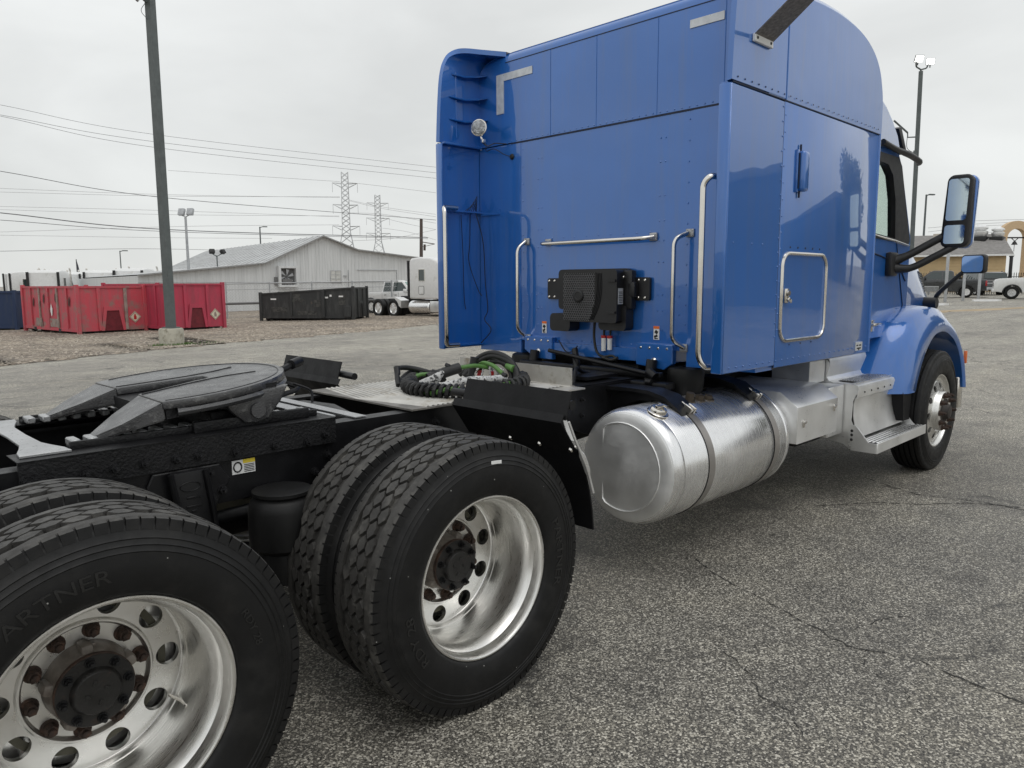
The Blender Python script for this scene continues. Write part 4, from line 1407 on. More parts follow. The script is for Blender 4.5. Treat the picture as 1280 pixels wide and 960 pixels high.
# ---- side extenders
for s in (-1, 1):
    bm = B()
    b2(bm, 1.735, 2.318, s * 1.145, s * WY, 1.112, 2.590, .004, 1)
    b2(bm, 1.722, 1.742, s * 1.105, s * (WY - .002), 1.112, 2.590, .008, 2)
    ex = P_('side_extender', bm, BLUE)
    # upper part, following the roof curve
    bm = B()
    Q = [(1.168, 2.602, 1.732), (1.168, 2.80, 1.743), (1.168, 3.0, 1.760), (1.168, 3.10, 1.778), (1.164, 3.165, 1.80), (1.145, 3.22, 1.83), (1.10, 3.250, 1.868), (1.04, 3.254, 1.91), (.97, 3.248, 2.0), (.90, 3.242, 2.09), (.86, 3.238, 2.14)]
    Q = [tuple(v) for v in smoothpath(Q, 4)]
    out, inn = [], []
    for i, (y, z, xr) in enumerate(Q):
        a = Q[max(i - 1, 0)]; b = Q[min(i + 1, len(Q) - 1)]
        dy, dz = b[0] - a[0], b[1] - a[1]; L = math.hypot(dy, dz)
        ny, nz_ = -dz / L, dy / L
        out.append([bm.verts.new((x, s * (y + .003), z + .003)) for x in (xr, xr + .02, 2.33)])
        inn.append([bm.verts.new((x, s * (y + ny * .03), z + nz_ * .03)) for x in (xr + .004, xr + .02, 2.33)])
    for i in range(len(Q) - 1):
        for k in range(2):
            bm.faces.new((out[i][k], out[i][k + 1], out[i + 1][k + 1], out[i + 1][k]))
            bm.faces.new((inn[i][k + 1], inn[i][k], inn[i + 1][k], inn[i + 1][k + 1]))
        bm.faces.new((inn[i][0], out[i][0], out[i + 1][0], inn[i + 1][0]))
    bmesh.ops.recalc_face_normals(bm, faces=bm.faces[:])
    up = obj('upper_extender', bm, BLUE, ex, smooth=50)
    bm = B()
    for z in (3.09, 2.93, 2.775):
        xr = 1.80 if z < 3 else 1.83
        pts = [(xr + .03, s * 1.137, z), (1.95, s * 1.10, z - .012), (2.05, s * 1.07, z), (2.13, s * 1.05, z + .02)]
        for a, b in zip(pts, pts[1:]):
            v = [bm.verts.new(c_) for c_ in (a, b, (b[0], s * 1.14, b[2] + .012), (a[0], s * 1.14, a[2] + .012))]
            if abs(a[1]) < 1.139: bm.faces.new(v)
        tube(bm, pts, .006, 6)
    tube(bm, [(1.90, s * 1.137, 2.65), (1.895, s * 1.137, 3.11)], .004, 6)
    obj('stiffener_rib', bm, BLUE, up)
    bm = B()
    b2(bm, 1.75, 2.12, s * 1.10, s * 1.144, 2.588, 2.603, .003)
    b2(bm, 1.76, 2.12, s * 1.11, s * 1.144, 2.118, 2.128); b2(bm, 1.76, 2.12, s * 1.11, s * 1.144, 1.128, 1.138)
    b2(bm, 2.118, 2.126, s * .92, s * 1.12, 2.10, 2.14)
    for x in (1.80, 1.86, 1.93, 2.0): dome(bm, (x, s * 1.12, 2.112), .009, (-.5, 0, -1), 6)
    obj('inner_flange', bm, BLUE, ex)
    bm = B()
    tube(bm, fillet([(1.86, s * 1.10, 2.142), (1.715, s * 1.075, 2.140), (1.70, s * 1.045, 2.10), (1.70, s * 1.045, 1.20), (1.715, s * 1.07, 1.145), (1.86, s * 1.10, 1.140)], .055, 6), .0165, 12)
    obj('grab_handle', bm, CHROME, ex)
    if s > 0:
        bm = B()
        tube(bm, smoothpath([(2.02, 1.135, 2.12), (2.0, 1.12, 1.9), (2.0, 1.13, 1.75), (2.06, 1.10, 1.55), (2.08, 1.08, 1.50)], 8), .003, 5)
        tube(bm, smoothpath([(2.06, 1.12, 2.13), (2.09, 1.07, 1.9), (2.10, 1.06, 1.6), (2.105, 1.04, 1.4), (2.09, 1.06, 1.32), (2.10, 1.0, 1.24), (2.07, 1.08, 1.14)], 8), .0035, 5)
        tube(bm, smoothpath([(1.93, 1.135, 2.10), (1.94, 1.13, 1.8), (1.95, 1.135, 1.5), (1.96, 1.13, 1.4)], 8), .0025, 5)
        for k in range(5): tube(bm, smoothpath([(2.06, 1.11, 2.13), (2.05 - .012 * k, 1.09, 2.24 - .02 * k), (2.03 - .02 * k, 1.11, 2.13)], 6), .002, 5)
        obj('loose_wire', bm, HOSE, ex)
        bm = B()
        rot_ = Vector((-.9, -.45, .05)).to_track_quat('Z', 'Y').to_matrix().to_4x4()
        lathe(bm, [(-.055, .001), (-.05, .028), (-.03, .048), (0, .060), (.008, .062), (.012, .060), (.014, .054)], 'z', (0, 0, 0), 32)
        bmesh.ops.transform(bm, matrix=Matrix.Translation((1.985, .985, 2.71)) @ rot_, verts=bm.verts[:])
        tube(bm, [(1.99, .98, 2.66), (2.0, .965, 2.61), (2.05, .99, 2.60)], .008, 8); box(bm, (2.0, .96, 2.615), (.03, .03, .03), None, .006)
        wl_ = obj('work_light', bm, CHROME, ex)
        bm = B()
        lathe(bm, [(.013, .055), (.017, .042), (.020, .001)], 'z', (0, 0, 0), 32)
        bmesh.ops.transform(bm, matrix=Matrix.Translation((1.985, .985, 2.71)) @ rot_, verts=bm.verts[:])
        obj('lamp_lens', bm, LENSD, wl_)
        bm = B()
        tube(bm, smoothpath([(2.0, .96, 2.60), (2.02, .93, 2.58), (2.06, .90, 2.60), (2.10, .82, 2.59)], 6), .004, 6)
        tube(bm, smoothpath([(2.02, .95, 2.60), (2.03, .96, 2.55), (2.05, .90, 2.56), (2.09, .84, 2.52), (2.12, .79, 2.50)], 6), .003, 6)
        dome(bm, (2.122, .79, 2.50), .022, (-1, 0, 0), 10)
        obj('lamp_wire', bm, HOSE, wl_)

# right side strap with white end plate
bm = B()
p0, p1 = Vector((2.02, -1.185, 2.86)), Vector((1.86, -1.62, 3.06))
w_ = Vector((.098, 0, .0)) ; w2_ = Vector((.098, .02, .03))
q = [p0 - w_, p0 + w_ + Vector((0, 0, -.0)), p1 + w_ * .85, p1 - w_ * .85]
n_ = (q[1] - q[0]).cross(q[3] - q[0]).normalized() * .006
a = [bm.verts.new(v) for v in q]; b = [bm.verts.new(v + n_) for v in q]
bm.faces.new(a); bm.faces.new(b[::-1])
for i in range(4): bm.faces.new((a[i], a[(i + 1) % 4], b[(i + 1) % 4], b[i]))
sp_ = P_('side_strap', bm, GREYST)
bm = B(); b2(bm, 1.922, 2.118, -1.190, -1.172, 2.822, 2.862, .003, 1)
pl_ = obj('strap_plate', bm, WHITEM, sp_)
bm = B()
for x in (1.945, 2.09): dome(bm, (x, -1.190, 2.842), .009, (0, -1, 0), 8)
obj('plate_screw', bm, HOSE, pl_)

# ---- grab bars on the back wall
def bar(pts, r=.014, ends=()):
    bm = B(); tube(bm, fillet(pts, .05, 6), r, 12)
    h = P_('grab_bar', bm, CHROME)
    bm = B()
    for (y, z) in ends:
        box(bm, (2.122, y, z), (.016, .055, .05), None, .006)
        for dy in (-.016, .016):
            for dz in (-.014, .014): dome(bm, (2.114, y + dy, z + dz), .006, (-1, 0, 0), 6)
    obj('bar_mount', bm, SPECK, h)
bar([(2.11, .43, 1.872), (2.04, .43, 1.862), (2.04, -.40, 1.862), (2.11, -.46, 1.872)], .014, ((.43, 1.875), (-.45, 1.875)))
bar([(2.11, .645, 1.89), (2.04, .655, 1.84), (2.04, .655, 1.26), (2.11, .635, 1.21)], .014, ((.64, 1.89), (.63, 1.20)))
bar([(2.11, -.70, 1.885), (2.03, -.66, 1.85), (2.03, -.66, 1.25), (2.11, -.69, 1.205)], .014, ((-.71, 1.885), (-.685, 1.20)))

# ---- cooling unit on the back wall
bm = B()
prism(bm, roundrect(-.01, 1.555, .86, .145, .015), 'x', 2.105, 2.125)
prism(bm, roundrect(0, 1.55, .60, .27, .03), 'x', 2.085, 2.122)
prism(bm, roundrect(-.20, 1.37, .22, .16, .03), 'x', 2.04, 2.12); prism(bm, roundrect(.23, 1.33, .18, .12, .03), 'x', 2.02, 2.12)
box(bm, (2.085, -.30, 1.55), (.055, .08, .25), None, .015); box(bm, (2.082, -.33, 1.55), (.05, .06, .10), None, .012)
ac = P_('cooling_unit', bm, BPLAS)
bm = B()
oy, oz = (.16, -.28), (1.345, 1.672)
prism(bm, roundrect(-.055, 1.508, .445, .335, .02), 'x', 1.985, 2.095)
fr_ = [(.155, 1.66), (-.10, 1.66), (-.11, 1.55), (-.09, 1.45), (-.045, 1.36), (.155, 1.36)]
hs = obj('unit_housing', bm, BPLAS, ac)
bm = B(); prism(bm, [(.154, 1.356), (.154, 1.662), (-.112, 1.662), (-.112, 1.5), (-.09, 1.43), (-.045, 1.356)], 'x', 1.9835, 1.9848)
obj('grille_recess', bm, INK, hs)
bm = B()
def inside(y, z):
    lim = -.11 if z > 1.5 else -.11 + (1.5 - z) ** 1.6 * .95
    return lim < y < .152 and 1.358 < z < 1.658
cw, chh = .0175, .0152
k = 0
for i in range(19):
    for j in range(21):
        y = .15 - i * cw - (j % 2) * cw / 2; z = 1.36 + j * chh
        if not inside(y, z): continue
        pts = [(1.979, y + .0101 * math.sin(t), z + .0101 * math.cos(t)) for t in [PI * m / 3 for m in range(4)]]
        for a, b in zip(pts, pts[1:]):
            d = Vector((0, b[1] - a[1], b[2] - a[2])).normalized(); nn = Vector((0, -d.z, d.y)) * .0019
            v = [bm.verts.new(Vector(a) + nn), bm.verts.new(Vector(b) + nn), bm.verts.new(Vector(b) - nn), bm.verts.new(Vector(a) - nn)]
            bm.faces.new(v)
            u = [bm.verts.new(q_.co + Vector((.006, 0, 0))) for q_ in v]
            bm.faces.new((v[0], v[1], u[1], u[0])); bm.faces.new((v[2], v[3], u[3], u[2]))
obj('honeycomb_grille', bm, mat('black grille mesh', (.12, .12, .125), .35, bst=0), hs, smooth=0)
bm = B(); lathe(bm, [(1.983, .042), (1.972, .042), (1.969, .038), (1.969, .024), (1.971, .022), (1.971, .001)], 'x', (0, .03, 1.51), 32)
obj('fan_hub', bm, BPLAS, hs)
bm = B()
for k in range(4):
    dy = -.115 - k * .012
    tube(bm, smoothpath([(1.982, dy, 1.655), (1.982, dy - .005, 1.56), (1.982, dy + .012, 1.46), (1.982, dy + .05, 1.38), (1.982, dy + .062, 1.358)], 6), .003, 6)
b2(bm, 1.975, 1.984, -.270, -.205, 1.60, 1.615); b2(bm, 1.975, 1.984, -.270, -.205, 1.40, 1.415)
obj('housing_ridge', bm, BPLAS, hs)
bm = B(); b2(bm, 1.998, 2.046, -.2812, -.2770, 1.46, 1.56)
lb = obj('unit_label', bm, SILTAPE, hs)
bm = B()
for k in range(7): b2(bm, 2.002, 2.042, -.2820, -.2808, 1.468 + k * .011, 1.472 + k * .011)
obj('label_print', bm, INK, lb)
bm = B()
for y in (.355, .405, -.355, -.405):
    for z in (1.50, 1.61): dome(bm, (2.104, y, z), .009, (-1, 0, 0), 8)
for z in (1.40, 1.63): dome(bm, (2.05, -.282, z), .009, (0, -1, 0), 8)
obj('unit_bolt', bm, CHROME, ac)
bm = B()
tube(bm, smoothpath([(2.08, -.03, 1.36), (2.07, -.03, 1.25), (2.06, -.06, 1.15), (2.05, -.12, 1.115), (2.05, -.20, 1.125), (2.05, -.24, 1.10)], 8), .009, 8)
tube(bm, smoothpath([(2.05, -.12, 1.11), (2.04, -.2, 1.10), (2.04, -.25, 1.115)], 6), .011, 8)
tube(bm, smoothpath([(2.09, .30, 1.20), (2.07, .22, 1.13), (2.07, .16, 1.13), (2.08, .12, 1.17)], 6), .004, 6)
tube(bm, [(2.09, -.10, 1.36), (2.085, -.10, 1.20)], .007, 8); tube(bm, [(2.09, -.155, 1.36), (2.085, -.15, 1.20)], .007, 8)
obj('unit_cable', bm, HOSE, ac)
bm = B()
cyl(bm, (2.085, -.10, 1.235), (2.085, -.10, 1.15), .017, .016, 10); cyl(bm, (2.085, -.15, 1.235), (2.085, -.15, 1.16), .017, .016, 10)
obj('white_connector', bm, WHITEM, ac)
bm = B()
cyl(bm, (2.085, -.10, 1.235), (2.085, -.10, 1.252), .019, .019, 10); cyl(bm, (2.085, -.15, 1.235), (2.085, -.15, 1.252), .019, .019, 10)
obj('red_collar', bm, REDPL, ac)
for y in (.47, -.484):
    bm = B(); b2(bm, 2.1245, 2.1295, y - .021, y + .021, 1.240, 1.325)
    d_l = obj('warning_decal', bm, WHITEM, sl)
    bm = B(); b2(bm, 2.1235, 2.1250, y - .0212, y + .0212, 1.308, 1.3252)
    obj('decal_header', bm, ORANGE, d_l)
    bm = B(); box(bm, (2.124, y, 1.288), (.002, .022, .020), Euler((.6, 0, 0))); box(bm, (2.124, y + .003, 1.262), (.002, .026, .014), Euler((-.4, 0, 0))); b2(bm, 2.1232, 2.1248, y - .012, y + .014, 1.244, 1.251)
    obj('decal_print', bm, INK, d_l)

# ---- side details
bm = B(); b2(bm, 2.50, 2.58, -1.215, -1.166, 2.115, 2.345, .02, 3); b2(bm, 2.478, 2.502, -1.185, -1.166, 2.11, 2.35, .004)
vt = obj('side_vent', bm, BLUE, sl)
bm = B()
prism(bm, [(2.50, 2.13), (2.50, 2.33), (2.485, 2.33), (2.485, 2.13)], 'y', -1.19, -1.186)
for z in (2.36, 2.10): cyl(bm, (2.52, -1.18, z - .02), (2.52, -1.18, z + .02), .006, .006, 6)
for k in range(4): dome(bm, (2.49, -1.186, 2.15 + k * .055), .005, (0, -1, 0), 6)
obj('vent_opening', bm, BLUELINE, vt)
bm = B(); prism(bm, roundrect(2.66, 1.505, .60, .51, .07), 'y', -1.1715, -1.168)
ld = obj('luggage_door', bm, BLUE, sl)
bm = B(); rr_ = roundrect(2.66, 1.505, .60, .51, .08, 8)
tube(bm, [(x, -1.175, z) for x, z in rr_], .011, 8, closed=True)
obj('door_trim', bm, CHROME, ld)
bm = B(); box(bm, (2.415, -1.180, 1.515), (.05, .016, .085), None, .008); cyl(bm, (2.415, -1.185, 1.53), (2.415, -1.20, 1.53), .017, .016, 12); box(bm, (2.43, -1.195, 1.49), (.045, .012, .022), Euler((0, .5, 0)), .004)
obj('door_latch', bm, CHROME, ld)
bm = B()
for k in range(5): dome(bm, (2.46 + .1 * k, -1.17, 1.795), .007, (0, -1, 0), 6)
for k in range(3): dome(bm, (2.5 + .15 * k, -1.17, 1.225), .006, (0, -1, 0), 6)
obj('rivet', bm, BLUELINE, ld, kind='stuff')
bm = B(); b2(bm, 3.515, 3.635, -1.1735, -1.170, 1.120, 1.178)
pr = obj('rating_sticker', bm, SILTAPE, sl)
bm = B()
for x, z, w in ((3.545, 1.155, .03), (3.595, 1.155, .035), (3.575, 1.135, .07), (3.575, 1.126, .02)): b2(bm, x - w / 2, x + w / 2, -1.1745, -1.1732, z - .004, z + .006)
obj('sticker_print', bm, INK, pr)

# ---- cab suspension
for s in (-1, 1):
    bm = B()
    lathe(bm, [(.905, .07), (.915, .095), (.945, .108), (1.0, .113), (1.05, .112), (1.075, .105), (1.083, .09), (1.0845, .02)], 'z', (2.16, s * .68, 0), 28)
    lathe(bm, [(.88, .10), (.892, .10), (.892, .02)], 'z', (2.16, s * .68, 0), 24)
    P_('cab_air_spring', bm, bpy.data.materials['black air spring rubber'])
    bm = B(); cyl(bm, (2.06, s * .50, 1.12), (2.02, s * .50, .92), .034, .034, 14); cyl(bm, (2.02, s * .50, .93), (2.01, s * .50, .86), .028, .028, 12)
    P_('cab_shock', bm, BLACK)
bm = B(); b2(bm, 1.92, 2.02, -.70, .60, .955, 1.0, .01); b2(bm, 2.0, 2.05, -.60, .60, 1.01, 1.05, .01); b2(bm, 2.3, 2.36, -.7, .7, 1.0, 1.09, .01)
P_('cab_beam', bm, BLACK)
bm = B()
cyl(bm, (1.99, .30, 1.135), (1.95, -.56, 1.045), .014, .014, 10)
cyl(bm, (1.95, -.55, 1.06), (1.95, -.60, 1.03), .03, .03, 12); cyl(bm, (1.92, -.56, 1.0), (1.92, -.60, 1.0), .022, .022, 12)
cyl(bm, (2.05, .12, 1.15), (2.0, .05, 1.02), .022, .026, 12)
P_('track_rod', bm, BLACK)
bm = B()
b2(bm, 1.46, 2.6, -.418, .30, .985, 1.005, .004); b2(bm, 1.6, 1.9, -.36, -.1, 1.02, 1.04); tube(bm, smoothpath([(1.55, -.30, 1.0), (1.62, -.26, 1.08), (1.75, -.2, 1.05), (1.9, -.25, 1.0)], 6), .012, 8)
tube(bm, smoothpath([(1.5, .1, 1.0), (1.6, .0, 1.06), (1.8, .12, 1.03), (2.2, .1, 1.0)], 6), .014, 8)
b2(bm, 2.2, 2.5, -.3, .1, 1.0, 1.07, .02)
P_('frame_cover', bm, BLACK)
bm = B(); prism(bm, [(1.335, 1.0), (1.335, .78), (1.70, .66), (2.6, .66), (2.6, 1.0)], 'y', -.44, -.433)
P_('frame_side_plate', bm, BLACK)

# ---- cab
CY = 1.0
bm = B()
cabprof = [(3.70, 1.16), (3.70, 2.60), (4.62, 2.60), (4.72, 2.50), (5.02, 1.95), (5.02, 1.30), (4.75, 1.16)]
wh = [(4.02, 1.97), (4.02, 2.50), (4.40, 2.49), (4.52, 2.42), (4.60, 2.24), (4.65, 1.93)]
for s in (-1, 1):
    prism(bm, cabprof, 'y', s * (CY - .05), s * CY, holes=[wh])
b2(bm, 3.72, 5.0, -.95, .95, 1.14, 1.30); b2(bm, 3.72, 4.60, -.95, .95, 2.56, 2.60)
cb = P_('cab', bm, BLUE)
bm = B(); b2(bm, 3.70, 3.715, -.94, .94, 1.3, 2.56); prism(bm, [(4.65, 1.30), (5.0, 1.30), (5.0, 1.85), (4.75, 1.80)], 'y', -.93, .93)
b2(bm, 4.0, 4.25, -.75, -.3, 1.3, 2.05, .05); b2(bm, 4.0, 4.25, .3, .75, 1.3, 2.05, .05)
obj('cab_interior', bm, mat('grey cab interior', (.10, .10, .10), .8), cb)
bm = B(); tube(bm, [(4.55 + .02 * math.cos(t), .52 + .21 * math.cos(t), 1.93 + .19 * math.sin(t)) for t in [2 * PI * i / 28 for i in range(28)]], .016, 8, closed=True); cyl(bm, (4.55, .52, 1.93), (4.70, .52, 1.80), .04, .04, 10); b2(bm, 4.545, 4.56, .33, .71, 1.91, 1.94)
obj('steering_wheel', bm, BPLAS, cb)
for s in (-1, 1):
    bm = B(); prism(bm, [(x, z) for x, z in wh], 'y', s * .972, s * .976)
    obj('side_window', bm, GLASS, cb)
    bm = B()
    fo = [(3.76, 1.94), (3.76, 2.56), (4.62, 2.56), (4.70, 2.50), (4.985, 1.93), (4.96, 1.90)]
    prism(bm, fo, 'y', s * (CY - .052), s * (CY + .008), holes=[[(4.02, 1.97), (4.02, 2.50), (4.40, 2.485), (4.515, 2.415), (4.598, 2.235), (4.645, 1.935)]])
    wf = obj('window_frame', bm, BPLAS, cb)
    bm = B(); tube(bm, [(4.02, s * 1.008, 1.955), (4.65, s * 1.008, 1.918), (4.96, s * 1.008, 1.89)], .008, 8)
    obj('window_sill', bm, CHROME, wf)
    bm = B()
    tube(bm, smoothpath([(4.20, s * 1.03, 2.625), (4.45, s * 1.035, 2.60), (4.75, s * 1.04, 2.59), (5.02, s * 1.03, 2.57), (5.10, s * 1.0, 2.565)], 6), [.022] * 10 + [.024] * 9 + [.022] * 5 + [.014], 10)
    obj('drip_visor', bm, BPLAS, cb)
bm = B(); v = [bm.verts.new(q) for q in ((4.72, -.93, 2.50), (4.72, .93, 2.50), (5.02, .90, 1.95), (5.02, -.90, 1.95))]; bm.faces.new(v)
obj('windshield', bm, GLASS, cb)
bm = B()     # roof cap
Q = [(3.74, 2.602, .0), (3.74, 3.14, .0), (3.95, 3.05, .0), (4.15, 2.95, .01), (4.32, 2.885, .02), (4.46, 2.81, .03), (4.58, 2.72, .04), (4.66, 2.605, .05)]
rg = []
for yy_, dz, dx in ((-1.0, -.0, 0), (-.985, .03, .01), (-.92, .07, .03), (-.6, .12, .10), (.6, .12, .10), (.92, .07, .03), (.985, .03, .01), (1.0, -.0, 0)):
    rg.append([bm.verts.new((x + (dx if k > 1 else 0), yy_, z + (dz if 0 < k < 7 else 0))) for k, (x, z, _) in enumerate(Q)])
for A, Z in zip(rg, rg[1:]):
    for i in range(len(Q) - 1): bm.faces.new((A[i], A[i + 1], Z[i + 1], Z[i]))
bm.faces.new(rg[0]); bm.faces.new(rg[-1][::-1])
bmesh.ops.recalc_face_normals(bm, faces=bm.faces[:])
rc = obj('roof_cap', bm, BLUE, cb, smooth=45)
bm = B()
tube(bm, [(4.23, -1.002, 2.628), (4.45, -1.002, 2.616), (4.62, -1.002, 2.60)], .008, 6)
obj('roof_seal', bm, INK, rc)
bm = B()
prism(bm, [(4.60, 2.78), (4.66, 2.80), (4.80, 2.64), (4.76, 2.60)], 'y', -1.0, 1.0, .008, 2)
obj('sun_visor', bm, BPLAS, cb)
bm = B()    # handle, orange marker strip, dark recess
b2(bm, 4.24, 4.42, -1.03, -1.0, 1.25, 1.275, .01); b2(bm, 4.24, 4.30, -1.012, -1.0, 1.21, 1.30, .004)
obj('door_handle', bm, CHROME, cb)
bm = B(); prism(bm, [(4.87, 1.37), (4.93, 1.36), (4.76, 1.215), (4.72, 1.23)], 'y', -1.022, -1.002, .003, 1)
obj('side_marker', bm, ORANGE, cb)
bm = B(); tube(bm, [(4.70, -1.002, 1.90), (4.92, -1.003, 1.40), (4.80, -1.003, 1.18)], .004, 6); tube(bm, smoothpath([(3.8, -1.002, 1.83), (4.3, -1.004, 1.80), (4.75, -1.004, 1.72), (4.95, -1.003, 1.60)], 6), .006, 6)
obj('door_seam', bm, BLUELINE, cb)

# hood
bm = B()
secs = [(4.98, 1.00, 1.97, 1.25), (5.15, .985, 1.955, 1.2), (5.35, .965, 1.90, 1.15), (5.6, .935, 1.76, 1.1), (5.85, .91, 1.60, 1.0), (6.1, .88, 1.46, .9), (6.4, .80, 1.33, .8), (6.62, .62, 1.22, .7), (6.68, .5, 1.10, .7)]
rg = []
for x, hw_, zt, zb in secs:
    row = []
    for y, z in ((-1.0, 0), (-1.0, .6), (-.985, .82), (-.94, .93), (-.82, 1.0), (-.4, 1.06), (.4, 1.06), (.82, 1.0), (.94, .93), (.985, .82), (1.0, .6), (1.0, 0)):
        row.append(bm.verts.new((x, y * hw_, zb + (zt - zb) * z)))
    rg.append(row)
for A, Z in zip(rg, rg[1:]):
    for i in range(len(A) - 1): bm.faces.new((A[i], A[i + 1], Z[i + 1], Z[i]))
bm.faces.new(rg[-1])
bmesh.ops.recalc_face_normals(bm, faces=bm.faces[:])
hd = P_('hood', bm, BLUE, smooth=50)
bm = B()
vq = [(5.46, 1.69), (5.66, 1.655), (5.87, 1.45), (5.80, 1.40), (5.54, 1.51)]
yv = lambda x: -(.985 * (.951 - (x - 5.46) * .105) + .002)
bm.faces.new([bm.verts.new((x, yv(x), z)) for x, z in vq])
vg = obj('hood_vent', bm, INK, hd)
bm = B()
for k in range(11):
    t = k / 10
    a = Vector((5.46 + .30 * t, 0, 1.685 - .255 * t)); b = Vector((5.56 + .30 * t, 0, 1.67 - .215 * t))
    a.y = yv(a.x) - .001; b.y = yv(b.x) - .001
    tube(bm, [a, b], .0035, 5)
obj('vent_slat', bm, mat('dull slat', (.2, .21, .22), .4, .5), vg)

# front fenders
for s in (-1, 1):
    bm = B()
    rows = []
    for k in range(25):
        th = R(186 - k * (190) / 24)
        d = math.degrees(th)
        c_, s_ = math.cos(th), math.sin(th)
        flare = max(0, (d - 110) / 86)
        def lut(tab):
            for (a, va), (b, vb) in zip(tab, tab[1:]):
                if a <= d <= b: return va + (vb - va) * (d - a) / (b - a)
            return tab[-1][1]
        ro = lut([(-30, .94), (0, .94), (35, .85), (70, .80), (100, .84), (130, .93), (160, .88), (200, .82)])
        ri = lut([(-30, .84), (0, .83), (30, .76), (60, .67), (90, .62), (150, .56), (200, .58)])
        xc, zc = 5.2, .545
        pts = [(.96, ri + .03), (1.215, ri), (1.235, ri + .03), (1.225, (ri + ro) / 2), (1.17 - .10 * flare, ro), (1.05 - .12 * flare, ro + .02 + .04 * flare), (.84, ro + .03 + .10 * flare)]
        rows.append([bm.verts.new((xc + r * c_, s * y, max(zc + r * s_, .72 if d > 90 else .62))) for y, r in pts])
    for A, Z in zip(rows, rows[1:]):
        for i in range(len(A) - 1): bm.faces.new((A[i], A[i + 1], Z[i + 1], Z[i]))
    bmesh.ops.recalc_face_normals(bm, faces=bm.faces[:])
    fd = P_('front_fender', bm, BLUE, smooth=60)
    bm = B()
    lathe(bm, [(-.95 * 1, .64), (.0, .66)], 'y', (5.2, s * .02, .545), 40)
    bmesh.ops.delete(bm, geom=[v for v in bm.verts if v.co.z < .55], context='VERTS')
    for v in bm.verts: v.co.y = s * abs(v.co.y) if s < 0 else abs(v.co.y)
    obj('wheel_well', bm, INK, fd)
    bm = B(); b2(bm, 6.055, 6.075, s * 1.195, s * 1.222, .84, .955, .004); 
    for v in bm.verts: v.co.x += .0
    obj('side_marker', bm, ORANGE, fd, loc=(0, 0, 0))
    bm = B(); prism(bm, [(4.46, .73), (4.66, .73), (4.64, .50), (4.50, .50)], 'y', s * .96, s * 1.20)
    obj('rubber_extension', bm, FLAP, fd)
    bm = B(); prism(bm, [(4.70, 1.02), (4.95, 1.30), (5.05, 1.26), (4.80, .98)], 'y', s * .86, s * .92)
    obj('inner_gap', bm, INK, fd)
bm = B()
prism(bm, [(-.98, .42), (-.99, .72), (-.9, .74), (.9, .74), (.99, .72), (.98, .42)], 'x', 6.25, 6.5, .04, 3)
P_('front_bumper', bm, CHROME)
bm = B(); b2(bm, 5.98, 6.10, -1.20, -.98, .42, .72, .02); b2(bm, 5.98, 6.10, .98, 1.20, .42, .72, .02)
P_('bumper_end', bm, CHROME)

